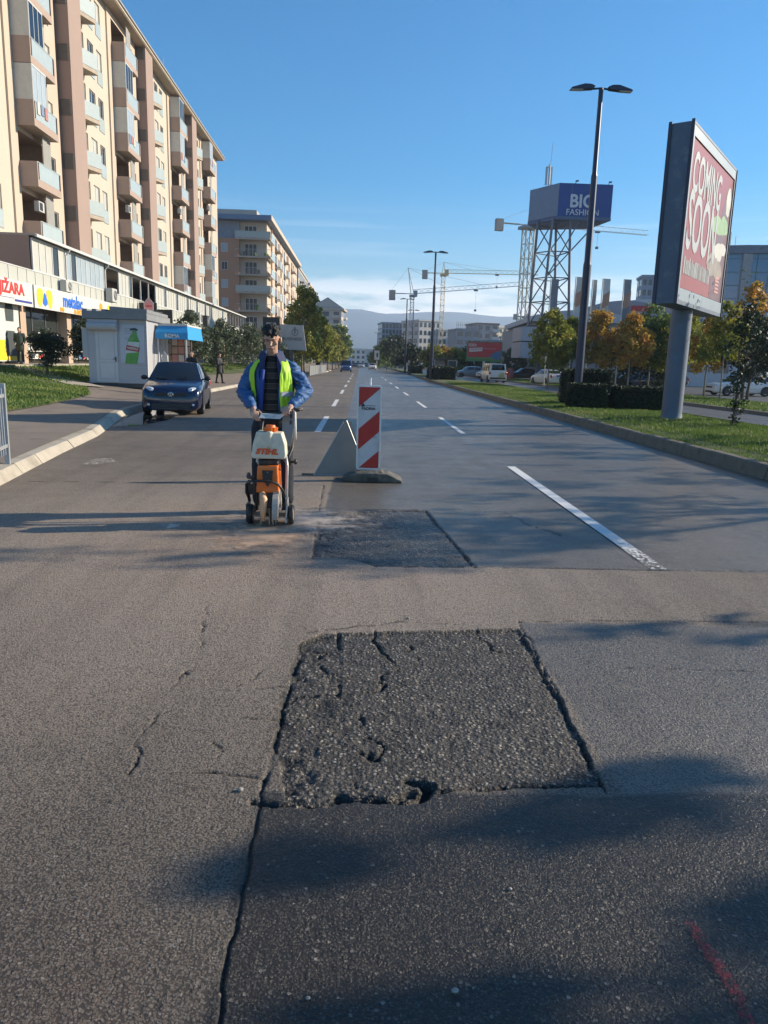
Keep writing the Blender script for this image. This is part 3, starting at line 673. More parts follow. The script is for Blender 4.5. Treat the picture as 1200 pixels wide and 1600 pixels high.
def ac_unit(parent_none, p, ry, label, group=None, size=(.85, .35, .62), m=None):
    """air conditioner outdoor unit: case, fan grille, bracket. p = back centre bottom; faces local +Y"""
    t = thing('air_conditioner', label, 'air conditioner', p, ry, group); w, d, h = size
    b = MB(); b.bb(-w/2, w/2, .08, .08+d, 0, h); b.build('case', m or ACM, t)
    b = MB(); r = h*.38
    b.lathe([(r, 0), (r, .02), (r*.86, .02), (r*.86, .005), (.01, .005)], (-w*.14, .08+d, h/2), 'y', 18)
    b.build('fan_recess', mat('fan_dark', (.05, .05, .05), .7), t)
    b = MB()
    for i in range(1, 4): b.lathe([(r*.27*i, .022), (r*.27*i+.008, .026), (r*.27*i+.016, .022)], (-w*.14, .08+d, h/2), 'y', 16)
    for i in range(4):
        a = i*math.pi/4; b.cyl((-w*.14-r*math.cos(a), .105+d, h/2-r*math.sin(a)), (-w*.14+r*math.cos(a), .105+d, h/2+r*math.sin(a)), .005, n=4)
    for i in range(7): b.bb(w*.28, w*.46, .08+d, .085+d, h*.15+i*h*.11, h*.15+i*h*.11+.015)
    b.build('grille', ALU, t)
    b = MB()
    for s in (-.3, .3): b.bb(w*s-.02, w*s+.02, -.02, .08+d, -.04, 0)
    b.build('bracket', ALU, t); return t

MX = -20.8; PXW = -17.0
blk = thing('apartment_building', 'long cream and pink apartment block with brown pilasters above a row of shops', 'apartment building', (MX, 75, .97))
Fm = Fr((0, -75, -.97), (0, 1, 0), (1, 0, 0))    # in the block's own space
FL = [8.5, 11.9, 15.3, 18.7, 22.1, 25.5]; EAVE = 28.75; UEND = 111.3; U00 = 28.0
mods = [29.5, 48.1, 66.6, 85.3, 101.3]
holes_p = []; holes_c = []; zones = []
wins = []; cnt = 0
for k, bk in enumerate(mods):
    pin = (bk-.9, bk+6.6)                # pink zone
    nxt = mods[k+1]-.9 if k+1 < len(mods) else UEND
    pil = (bk+6.6, bk+9.3) if k < 4 else None
    cr0 = (pil[1] if pil else bk+6.6)
    if k == 4: pin = (bk-.9, UEND); cr0 = None
    zones.append(('p', pin[0], pin[1]))
    if cr0: zones.append(('c', cr0, nxt))
    for fi, z in enumerate([5.1]+FL):
        if z > 6: holes_p.append((bk+.05, bk+3.5, z+.02, z+2.72, 1.5))
        if z > 6: holes_p.append((bk+4.7, bk+5.6, z+.25, z+2.45, .13)); wins.append((k, fi, bk+4.7, bk+5.6, z+.25, z+2.45, 'n'))
        if cr0 and z > 6:
            for j, (o, w_) in enumerate(((2.2, 1.0), (3.95, 1.3), (5.9, 1.15), (7.8, 1.0))):
                a = cr0+o-.1
                if a+w_ < nxt-.3:
                    holes_c.append((a, a+w_, z+.12, z+2.55, .13)); wins.append((k, fi, a, a+w_, z+.12, z+2.55, 'cr' if j else 'c'))
b = MB()
for z_, a, c in zones:
    Fm.wall(b, a, c, 5.0, EAVE, 0.0 if z_ == 'c' else .12, holes_p if z_ == 'p' else holes_c, mi=1 if z_ == 'p' else 0, rmi=2)
    if z_ == 'p':
        b.mi = 1
        for uu in (a, c): b.quad(Fm.p(uu, 5, 0), Fm.p(uu, 5, .12), Fm.p(uu, EAVE, .12), Fm.p(uu, EAVE, 0))
b.mi = 1; b.quad(Fm.p(UEND, 5, .12), Fm.p(UEND, 5, -13), Fm.p(UEND, EAVE, -13), Fm.p(UEND, EAVE, .12))
b.quad(Fm.p(U00, 0, 0), Fm.p(U00, 0, -13), Fm.p(U00, EAVE, -13), Fm.p(U00, EAVE, 0)); b.quad(Fm.p(U00, 0, -13), Fm.p(UEND, 0, -13), Fm.p(UEND, EAVE, -13), Fm.p(U00, EAVE, -13))
b.build('wall', [WALLC, WALLP, REV], blk)
# roof with deep eaves
b = MB(); Fm.box(b, U00, UEND+.5, EAVE, EAVE+.06, -13, 1.05); b.build('soffit', SOFF, blk)
b = MB(); Fm.box(b, U00, UEND+.55, EAVE+.07, EAVE+.36, -13, 1.12); b.add([Fm.p(U00, EAVE+.37, 1.1), Fm.p(UEND+.5, EAVE+.37, 1.1), Fm.p(UEND+.5, EAVE+1.7, -6), Fm.p(U00, EAVE+1.7, -6)], [(0, 1, 2, 3)])
b.build('roof', mat('roof_edge', (.42, .36, .28), .7), blk)
b = MB(); Fm.box(b, U00, UEND+.6, EAVE+.26, EAVE+.40, 1.125, 1.24); b.build('gutter', mat('gutter', (.30, .29, .27), .5), blk)
# pilasters with louvred vents
for bk in mods[:4]:
    p = MB(); Fm.box(p, bk+6.95, bk+9.3, 5.0, EAVE-.01, .0, .95); po = p.build('pilaster', BROWN, blk)
    for z in [8.3]+[q+3.35 for q in FL]:
        v = MB(); v0 = z-1.15
        # vent faces the street end of the pilaster
        x0, x1 = .12, .84; uu = bk+6.95
        def vb(d0, d1, a, c, t0, t1): 
            vs = [Fm.p(uu-t, zz, d) for zz in (a, c) for d, t in ((d0, t0), (d1, t0), (d1, t1), (d0, t1))]
            v.add(vs, [(3, 2, 1, 0), (4, 5, 6, 7), (0, 1, 5, 4), (1, 2, 6, 5), (2, 3, 7, 6), (3, 0, 4, 7)])
        vb(x0, x1, v0, v0+1.0, .005, .02)
        for q in range(8): vb(x0+.06, x1-.06, v0+.08+q*.11, v0+.14+q*.11, .02, .05)
        for a_, c_, e_, f_ in ((x0, x0+.05, v0, v0+1.0), (x1-.05, x1, v0, v0+1.0), (x0+.05, x1-.05, v0, v0+.05), (x0+.05, x1-.05, v0+.95, v0+1.0)): vb(a_, c_, e_, f_, .02, .06)
        v.build('vent', LOUVD, po)
# windows: the hundred largest seen as parts, the others as one
wins.sort(key=lambda w: (w[2]))
wins = [w for w in wins if w[2] > 36]
rest = MB(); nwin = 0
for (k, fi, a, c, v0, v1, kind) in wins:
    d = (.12-.13) if kind == 'n' else -.13
    if nwin < 99:
        kk = (fi*7+k*3+int(a)) % 5
        wnd(Fm, blk, a, c, v0, v1, d, BLIND if kk in (0, 1, 3) else GL, 0 if kind == 'n' else 1, rail=(kind == 'cr')); nwin += 1
    else:
        rest.mi = 0; Fm.box(rest, a, a+.07, v0, v1, d+.01, d+.05); Fm.box(rest, c-.07, c, v0, v1, d+.01, d+.05); Fm.box(rest, a, c, v1-.07, v1, d+.01, d+.045); rest.mi = 1; Fm.quad(rest, a, c, v0, v1, d+.012)
rest.build('window', [WHITEF, GL], blk)['kind'] = 'stuff'
# balconies
CURT = mat('balcony_screen', (.50, .50, .46), .6, var=.08)
nb = 0
for k, bk in enumerate(mods):
    if bk < 35: continue
    for fi, z in enumerate(FL):
        b = MB(); b.mi = 0; e = 1.17; D0 = .12
        Fm.box(b, bk, bk+.12, z-.42, z+1.0, D0, e)           # near cheek
        Fm.box(b, bk+3.45, bk+3.57, z-.42, z+1.0, D0, e)
        Fm.box(b, bk+.12, bk+3.45, z-.42, z-.0, e-.08, e)      # front fascia
        b.mi = 1; Fm.box(b, bk+.12, bk+3.45, z-.40, z-.22, D0-1.5, e-.08)
        bo = b.build('balcony', [BROWN if False else mat('balcony_side', (.32, .24, .195), .85, col2=(.375, .285, .235)), SOFF, WALLP], blk)
        b = MB(); Fm.box(b, bk+.3, bk+3.3, z+.02, z+.97, e-.05, e-.02); Fm.box(b, bk+.12, bk+3.45, z+.97, z+1.02, e-.08, e-.0); b.build('rail_panel', PANEL, bo)
        # sliding louvre screens at the far half, dark door behind
        style = (fi*3+k*2) % 5
        b = MB()
        for i in range(2):
            Fm.box(b, bk+2.15+i*.7, bk+2.15+i*.7+.66, z+1.03, z+2.95, e-.5-.06*i, e-.46-.06*i)
        b.build('shutter', LOUV, bo)
        b = MB(); b.mi = 0; Fm.box(b, bk+.3, bk+2.6, z, z+2.4, -1.35, -1.3); b.mi = 1
        for i in range(4): Fm.box(b, bk+.3+i*.75, bk+.36+i*.75, z, z+2.4, -1.3, -1.24)
        b.build('balcony_door', [GLD, WHITEF], bo)
        if style in (1, 3):            # glazed-in balconies
            b = MB(); b.mi = 0
            Fm.box(b, bk+.02, bk+.06, z+1.0, z+2.95, D0, e); b.mi = 1
            for i in range(4): Fm.box(b, bk+.12+i*.62, bk+.17+i*.62, z+1.02, z+2.95, e-.06, e-.01)
            Fm.box(b, bk+.1, bk+2.1, z+2.88, z+2.98, e-.065, e-.005); b.mi = 2 if style == 1 else 3
            Fm.box(b, bk+.17, bk+2.05, z+1.02, z+2.88, e-.045, e-.03)
            b.build('glazing', [CURT, WHITEF, GLD, BLINDB], bo)
        if style == 2 or (k == 2 and fi in (1, 4)):
            b = MB(); Fm.box(b, bk+1.0, bk+1.8, z+1.75, z+2.35, e-.75, e-.45); b.mi = 1; Fm.box(b, bk+1.1, bk+1.55, z+1.82, z+2.28, e-.45, e-.44); b.build('cooling_unit', [ACM, BLACKP], bo)
        nb += 1
        if (fi*5+k*3) % 4 == 1:
            b = MB(); b.mi = 0
            for q in range(3): b.mi = (q+fi) % 3; Fm.box(b, bk+.5+q*.55, bk+.9+q*.55, z+.35+.1*(q % 2), z+1.045, e+.004, e+.03)
            b.build('laundry', [mat('cloth_blue_pale', (.16, .22, .34), .9), mat('cloth_rose', (.38, .18, .16), .9), mat('cloth_offwhite', (.45, .44, .40), .9)], bo)
    # wedge shaped bays beside the pilaster
    if k < 4:
        u = bk+9.3
        for fi, z in enumerate(FL):
            b = MB(); b.mi = 0
            P = [(u+.25, .02), (u+2.9, 1.0), (u+3.05, .92), (u+3.05, .02)]
            for v0, v1, mi in ((z-.28, z-.02, 0),):
                b.mi = mi; lo = [Fm.p(a, v0, d) for a, d in P]; hi = [Fm.p(a, v1, d) for a, d in P]
                b.add(lo+hi, [(3, 2, 1, 0), (4, 5, 6, 7)]+[(i, (i+1) % 4, 4+(i+1) % 4, 4+i) for i in range(4)])
            bo = b.build('wedge_balcony', [SOFF], blk)
            b = MB(); A, Bp = P[0], P[1]
            b.quad(Fm.p(A[0]+.2, z, A[1]+.09), Fm.p(Bp[0], z, Bp[1]+.01), Fm.p(Bp[0], z+1.0, Bp[1]+.01), Fm.p(A[0]+.2, z+1.0, A[1]+.09))
            b.quad(Fm.p(Bp[0], z, Bp[1]+.01), Fm.p(P[2][0], z, .05), Fm.p(P[2][0], z+1.0, .05), Fm.p(Bp[0], z+1.0, Bp[1]+.01))
            b.build('rail_panel', PANEL, bo)
            b = MB(); Fm.box(b, u+.05, u+.5, z+.1, z+2.6, .0, .42); b.build('shutter', LOUV, bo)
# aerials on the roof
b = MB()
for uu, h in ((64, 1.6), (83, 2.2), (88, 1.4), (100, 1.7)):
    b.cyl(Fm.p(uu, EAVE+.5, .2), Fm.p(uu, EAVE+.5+h, .2), .03, n=5)
    for q in range(3): b.cyl(Fm.p(uu-.4+.1*q, EAVE+h-.1+q*.2, .2), Fm.p(uu+.4-.1*q, EAVE+h-.1+q*.2, .2), .015, n=4)
b.build('aerial', ALU, blk)

# ---- podium (shops and roofed terrace) as part of the block
Fp = Fr((PXW-MX, -75, -.97), (0, 1, 0), (1, 0, 0)); U0, U1 = 28.5, 110.3
PALE = mat('parapet_pale', (.36, .37, .33), .75, col2=(.42, .43, .385), vscale=.7)
b = MB(); Fp.box(b, U0, U1, 4.98, 5.75, -.14, 0); Fp.box(b, U0, U1, 4.55, 4.97, -3.9, .35); b.build('parapet', PALE, blk)
b = MB(); Fp.box(b, U0, U1, 5.75, 5.80, -.12, .03)
for i in range(int((U1-U0)/1.0)): Fp.box(b, U0+i, U0+i+.04, 4.98, 5.76, .002, .03)
b.build('handrail', WHITEF, blk)
SHOPC = mat('shop_pillar', (.40, .29, .21), .85, col2=(.46, .34, .25))
for u in (30.0, 34.4, 38.9, 44.9, 50.7, 57, 63.3, 69.6, 76, 82.3, 88.6, 95, 101.3, 107.6): b = MB(); Fp.box(b, u-.32, u+.32, .97, 4.54, -.75, -.05); b.build('pillar', SHOPC, blk)
b = MB(); Fp.box(b, U0, U1, .97, 4.54, -4.0, -3.9); b.quad(Fp.p(U1, .97, 0), Fp.p(U1, .97, -12), Fp.p(U1, 4.5, -12), Fp.p(U1, 4.5, 0)); b.quad(Fp.p(U0, .97, 0), Fp.p(U0, .97, -12), Fp.p(U0, 4.5, -12), Fp.p(U0, 4.5, 0)); b.build('back_wall', SHOPC, blk)
b = MB(); Fp.box(b, U0, U1, .975, 1.06, -1.0, 1.2); Fp.box(b, U0, U1, .974, 1.18, -3.9, -.9); b.build('plinth', CONC, blk)
b = MB(); b.mi = 0
for a, c in zip((39.3, 45.3, 51.1, 57.4, 63.7, 70, 76.4, 82.7, 89, 95.4, 101.7), (44.5, 50.3, 56.6, 62.9, 69.2, 75.6, 81.9, 88.2, 94.6, 100.9, 107.2)):
    n = 3
    for i in range(n):
        w_ = (c-a)/n; Fp.box(b, a+i*w_, a+i*w_+.07, 1.2, 4.5, -.62, -.54)
    Fp.box(b, c-.07, c, 1.2, 4.5, -.62, -.54); Fp.box(b, a, c, 4.42, 4.53, -.625, -.535)
b.build('shop_front_frame', mat('shop_frame', (.12, .12, .12), .4), blk)
b = MB()
for a, c in zip((39.3, 45.3, 51.1, 57.4, 63.7, 70, 76.4, 82.7, 89, 95.4, 101.7), (44.5, 50.3, 56.6, 62.9, 69.2, 75.6, 81.9, 88.2, 94.6, 100.9, 107.2)): Fp.quad(b, a, c, 1.2, 4.5, -.58)
b.build('shop_glass', glass_mat('shop_glass', (.03, .035, .035), .03), blk)
# things on the shelves behind the first pane, seen as pale specks
GOODS = [mat('goods_pale', (.6, .58, .52), .6), mat('goods_blue', (.12, .25, .5), .5), mat('goods_red', (.5, .06, .05), .5)]
for k_, (ua, ub) in enumerate(((39.5, 44.4), (45.5, 50.1))):
    for q_ in range(4 if k_ == 0 else 2):
        z = 1.33+.38*q_; b = MB(); b.mi = 0; Fp.box(b, ua, ub, z-.03, z, -.575, -.43)
        for i in range(9):
            u = rnd.uniform(ua+.1, ub-.3); s_ = rnd.uniform(.12, .26); b.mi = 0 if rnd.random() < .75 else rnd.randrange(1, 3); Fp.box(b, u, u+s_, z-.001, z+s_*rnd.uniform(.7, 1.2), -.572, -.45)
        b.build('display_shelf', GOODS, blk)
# terrace enclosures: (u0, u1, kind)
encl = [(40.4, 44.6, 'w'), (44.75, 51.2, 'b'), (51.4, 54.3, 'o'), (54.3, 57.3, 'w'), (57.3, 63.8, 'o'), (63.8, 76.5, 'w'), (76.5, 84, 'w'), (84, 91, 'w'), (91, 97, 'w'), (97, 110.2, 'o')]
b = MB(); b.mi = 0
Fp.box(b, 40.3, U1+.4, 7.52, 7.62, -3.8, .25); b.mi = 1; Fp.box(b, 40.2, U1+.5, 7.44, 7.58, .255, .36); b.build('terrace_roof', [mat('terrace_roof', (.34, .31, .28), .6), WHITEF], blk)
b = MB(); b.quad(Fp.p(40.3, 5.0, -.1), Fp.p(40.3, 5.0, -3.75), Fp.p(40.3, 7.52, -3.75), Fp.p(40.3, 7.52, -.1)); b.build('terrace_side_wall', BROWN, blk)
for a, c, kd in encl:
    b = MB(); b.mi = 0
    Fp.box(b, a, a+.09, 5.75, 7.44, -.1, .0)
    if kd == 'o':
        n = max(1, round((c-a)/2.2))
        for i in range(n): Fp.box(b, a+(c-a)*i/n, a+(c-a)*i/n+.09, 5.75, 7.44, -.1, 0)
        Fp.box(b, a, c, 7.32, 7.44, -.1, 0); Fp.box(b, c-.09, c, 5.75, 7.44, -.1, 0)
        b.mi = 1; Fp.box(b, a, c, 5.2, 7.4, -3.6, -3.5)
        b.build('open_terrace', [WHITEF, mat('terrace_back', (.28, .18, .14), .9)], blk)
    else:
        n = max(2, round((c-a)/.85))
        for i in range(n+1): 
            u = a+(c-a)*i/n; Fp.box(b, u-.035, u+.035, 5.76, 7.40, -.06, .01)
        Fp.box(b, a, c, 7.34, 7.44, -.07, .012); Fp.box(b, a, c, 5.76, 5.84, -.07, .012)
        w = b.build('terrace_window', WHITEF, blk)
        for i in range(n):
            g = MB(); Fp.box(g, a+(c-a)*i/n+.04, a+(c-a)*(i+1)/n-.04, 5.84, 7.34, -.04, -.02)
            if kd == 'b' and i % 3 != 1:
                for q in range(12): Fp.box(g, a+(c-a)*i/n+.04, a+(c-a)*(i+1)/n-.04, 5.86+q*.12, 5.92+q*.12, -.018, -.006)
            g.build('pane', GLD if (kd == 'w' and i % 5 == 3) or (kd == 'b' and i == 1) else (BLINDB if kd == 'b' else BLIND), w)
# downpipe
for u in (44.68, 51.3): b = MB(); b.tube([Fp.p(u, 7.5, .3), Fp.p(u, 7.35, .28), Fp.p(u, 7.1, .06), Fp.p(u, 5.0, .06)], .045, 6); b.build('downpipe', WHITEF, blk)

# ---- signs of the shops (things of their own)
SIGNW = mat('sign_white', (.56, .56, .52), .4, var=.03); SR = mat('sign_red', (.62, .04, .03), .45); SB = mat('sign_blue', (.03, .14, .55), .45); SO = mat('sign_orange', (.85, .32, .02), .45); SY = mat('sign_yellow', (.85, .55, .03), .45)
DBL = mat('sign_darkblue', (.04, .05, .25), .5)
def sign(y0, y1, z0, z1, x, label, name='shop_sign', back=SIGNW):
    t = thing(name, label, 'sign', (x, (y0+y1)/2, z0)); b = MB(); b.bb(-.12, 0, -(y1-y0)/2, (y1-y0)/2, 0, z1-z0); b.build('board', back, t); return t
xs = PXW+.5
t = sign(32.6, 38.9, 3.86, 4.98, xs, 'white shop sign reading KNJIŽARA in red letters above a blue stripe')
text_on('lettering', 'KNJIŽARA', .72, (.012, .35, .70), (0, 1, 0), (0, 0, 1), SR, t, bold=.022, sx=1.12)
b = MB(); b.bb(.002, .012, -1.2, 1.1, .26, .28); b.bb(.002, .014, 1.15, 3.0, .14, .24); b.build('stripe', DBL, t)
t = sign(39.1, 50.8, 3.86, 4.98, xs, 'long white shop sign with blue metalac lettering and a yellow petal emblem')
text_on('lettering', 'metalac', .98, (.012, -.75, .62), (0, 1, 0), (0, 0, 1), SB, t, bold=.03, sx=.98)
text_on('small_lettering', 'sve', .40, (.012, -2.4, .17), (0, 1, 0), (0, 0, 1), SO, t, bold=.02, sx=1.0)
text_on('small_lettering', 'za kuću', .42, (.012, .0, .17), (0, 1, 0), (0, 0, 1), SO, t, bold=.02, sx=1.0)
for s in (-1, 1):
    b = MB(); P = [(.02, .95), (.30, 1.02), (.62, .98), (.76, .70), (.70, .36), (.52, .06), (.34, .10), (.10, .40), (-.02, .64)]
    n = len(P); vs = [(.014, -4.6+s*(.22+a), v) for a, v in P]; b.add(vs+[(.0, v[1], v[2]) for v in vs], [tuple(range(n)) if s > 0 else tuple(range(n-1, -1, -1))]); b.build('petal', SY, t)
b = MB(); P = [(-.30, .28), (-.20, .66), (0, .84), (.20, .66), (.30, .28), (0, .14)]; b.add([(.016, -4.6+a, v) for a, v in P], [tuple(range(6))]); b.build('drop', SB, t)
for k, (yy, m_) in enumerate(((3.9, SO), (5.4, SY))):
    b = MB(); b.add([(.014, yy+.3*math.cos(a), .72+.24*math.sin(a)) for a in [i*math.pi/4 for i in range(8)]], [tuple(range(8))]); b.build('fruit_mark', m_, t)
# outdoor AC units on the parapet
ac_unit(None, (PXW+.02, 43.9, 5.05), R(-90), 'white air conditioner unit on the pale parapet above the metalac sign', None)
ac_unit(None, (PXW+.02, 51.6, 5.1), R(-90), 'larger white air conditioner unit beside the downpipe left of the open terrace', None, (1.0, .42, .85))
for i, (y, z, m_) in enumerate(((74.5, 5.0, BLACKP), (78, 5.0, ACM), (81.5, 4.9, BLACKP), (90, 4.9, ACM))):
    ac_unit(None, (PXW+.02, y, z), R(-90), ('dark cooling unit standing out from the far parapet' if m_ is BLACKP else 'pale cooling unit standing out from the far parapet'), 'cooling units on the far parapet', (1.2, .6, 1.1), m_)
# small hanging signs farther on
t = thing('projecting_sign', 'pink house shaped sign projecting from the podium above the kiosk roof', 'sign', (PXW+1.1, 57.5, 5.0)); t.scale = (.5, .5, .5)
b = MB(); P = [(-.6, 0), (.6, 0), (.62, 1.0), (0, 1.65), (-.62, 1.0)]; b.prism([(a, 0, v) for a, v in P], (0, .12, 0)); b.build('board', mat('sign_pink', (.62, .26, .28), .5), t)
b = MB(); P = [(-.7, -.1), (.7, -.1), (.74, 1.05), (0, 1.82), (-.74, 1.05)]; b.prism([(a, .04, v) for a, v in P], (0, .05, 0)); b.build('border', SIGNW, t)
b = MB(); b.cyl((-1.5, .05, 1.2), (0, .05, 1.2), .03); b.build('arm', BLACKP, t); text_on('lettering', 'IGRA', .42, (0, -.012, .55), (1, 0, 0), (0, 0, 1), SR, t, bold=.02)
for y, z, w, lab in ((58.5, 4.1, 1.3, 'tall black hanging sign beside the pink house shaped sign'), (61.5, 4.3, 2.4, 'wide black hanging sign behind the tall black one')):
    t = thing('projecting_sign', lab, 'sign', (PXW+.9, y, z)); b = MB(); b.bb(-.8*w/1.3, .5*w/1.3, 0, .25, 0, 1.5 if w < 2 else 1.0); b.build('board', BLACKP, t)
    b = MB(); b.bb(-1.0, -.6, .08, .16, .5, .58); b.build('arm', ALU, t)
    b = MB()
    for q in range(2): b.bb(-.3, .2, -.008, 0, .45+q*.3, .5+q*.3)
    b.build('lettering', mat('sign_grey_text', (.35, .35, .35), .6), t)
AWN = mat('awning_canvas', (.60, .54, .42), .8)
b = MB(); t = thing('awning', 'long cream rolled awning over the shop fronts behind the kiosk', 'awning', (PXW+1.4, 59, 3.3))
b.cyl((0, -4, .55), (0, 10, .55), .22, n=10); b.quad((0, -4, .75), (0, 10, .75), (-1.4, 10, 1.1), (-1.4, -4, 1.1)); b.build('canvas', AWN, t, smooth=True)
b = MB(); b.bb(-1.4, 0, -3.9, -3.82, .5, .58); b.bb(-1.4, 0, 9.82, 9.9, .5, .58); b.build('arm', WHITEF, t)
t = sign(72, 84, 3.7, 4.2, PXW+.6, 'long red shop sign strip under the far parapet', back=mat('sign_redbrown', (.42, .07, .05), .5))
b = MB()
for q in range(14): b.bb(.002, .01, -4+q*.6, -3.7+q*.6, .15, .36)
b.build('lettering', SIGNW, t)
# advertising panel by the first pillar, and mannequin
t = thing('poster', 'tall window poster with a dark emblem above a yellow field', 'poster', (PXW-.0, 36.4, 1.18))
b = MB(); b.bb(-.06, 0, -1.6, 1.9, 0, 3.1); b.build('board', SIGNW, t)
b = MB(); b.bb(.002, .01, -1.5, 1.8, .05, 1.0); b.build('yellow_field', SY, t)
b = MB(); P = [(-.4, 0), (.4, 0), (.45, .5), (.3, 1.0), (-.3, 1.0), (-.45, .5)]; b.add([(.012, .9+a, 1.9+v) for a, v in P], [tuple(range(6))]); b.add([(.012, .9+a*1.4, .25+v*1.2) for a, v in P], [tuple(range(6))]); b.build('emblem', mat('poster_dark', (.05, .06, .06), .6), t)
# ================================================================ VEHICLES
RUB = mat('tyre_rubber', (.018, .018, .018), .85, var=.1)
RIM = mat('rim_metal', (.32, .32, .33), .35, metal=.6)
CGL = glass_mat('car_glass', (.010, .013, .016), .04)
LENS = mat('lamp_lens', (.55, .58, .60), .12, var=.05, coat=.6)
CHROME = mat('chrome', (.6, .6, .62), .18, metal=.9)
TAILR = mat('tail_lamp', (.40, .015, .015), .2, coat=.5)
PLATE = mat('number_plate', (.6, .6, .58), .5)
TRIM = mat('black_trim', (.015, .015, .017), .45)
AMB = mat('amber_lens', (.6, .25, .02), .25)
def paint(name, c, rough=.28): return mat(name, c, rough, var=.04, coat=.7, spec=.5)
def wheel_mesh(r, w):
    t = MB(); t.lathe([(r*.62, -w/2+.01), (r*.93, -w/2), (r, -w/2+.03), (r, w/2-.03), (r*.93, w/2), (r*.62, w/2-.01)], (0, 0, 0), 'x', 22)
    m = MB(); m.lathe([(.001, w/2-.045), (r*.14, w/2-.03), (r*.58, w/2-.03), (r*.63, w/2-.008)], (0, 0, 0), 'x', 22)
    m.lathe([(.001, -w/2+.045), (r*.14, -w/2+.03), (r*.58, -w/2+.03), (r*.63, -w/2+.008)], (0, 0, 0), 'x', 22)
    h = MB()
    for s in (-1, 1):
        for i in range(7):
            a = i*2*math.pi/7; ca, sa = math.cos(a), math.sin(a)
            h.add([(s*(w/2-.027), r*(.28*ca-.05*sa*k), r*(.28*sa+.05*ca*k)) for k in (-1, 1)]+[(s*(w/2-.027), r*(.52*ca-.10*sa*k), r*(.52*sa+.10*ca*k)) for k in (1, -1)], [(0, 1, 2, 3)])
    return t, m, h
KIND = dict(
 hatch=dict(L=3.92, W=1.67, H=1.47, st=[(0, .56, .66, .17), (.012, .68, .74, .14), (.04, .76, .79, .13), (.09, .81, .815, .13), (.19, .885, .83, .13), (.28, .955, .835, .13), (.5, .97, .835, .13), (.8, .97, .83, .14), (.93, 1.0, .80, .2), (.985, .96, .75, .25), (1, .72, .70, .32)], g=(.265, .955, .44, .87, .76, .56), wh=(.185, .825, .305)),
 wagon=dict(L=4.65, W=1.8, H=1.48, st=[(0, .55, .62, .24), (.012, .68, .74, .20), (.04, .76, .82, .18), (.1, .83, .87, .17), (.2, .90, .89, .17), (.30, .97, .90, .17), (.5, .99, .90, .17), (.85, 1.02, .895, .18), (.95, 1.0, .86, .22), (.99, .95, .82, .28), (1, .7, .78, .34)], g=(.27, .98, .42, .90, .80, .60), wh=(.19, .80, .325)),
 sedan=dict(L=4.5, W=1.78, H=1.44, st=[(0, .55, .62, .24), (.012, .68, .74, .20), (.04, .76, .82, .18), (.1, .83, .87, .17), (.2, .90, .885, .17), (.30, .96, .89, .17), (.5, .98, .89, .17), (.78, 1.0, .885, .18), (.88, 1.02, .87, .2), (.975, 1.0, .82, .24), (1, .74, .76, .34)], g=(.28, .84, .43, .72, .79, .58), wh=(.19, .79, .32)),
 van=dict(L=4.2, W=1.78, H=1.86, st=[(0, .62, .66, .26), (.015, .78, .78, .22), (.06, .88, .84, .2), (.12, .95, .87, .19), (.22, 1.05, .885, .19), (.3, 1.1, .89, .19), (.6, 1.1, .89, .19), (.95, 1.1, .885, .2), (.99, 1.08, .87, .25), (1, 1.0, .85, .32)], g=(.22, .985, .36, .965, .84, .74), wh=(.18, .82, .33)),
 bus=dict(L=6.0, W=2.0, H=2.4, st=[(0, .8, .8, .3), (.012, 1.0, .92, .26), (.05, 1.1, .97, .24), (.12, 1.2, 1.0, .22), (.2, 1.3, 1.0, .22), (.6, 1.3, 1.0, .22), (.96, 1.3, 1.0, .22), (.995, 1.25, .97, .3), (1, 1.0, .94, .4)], g=(.10, .99, .2, .97, .96, .86), wh=(.17, .8, .36)))
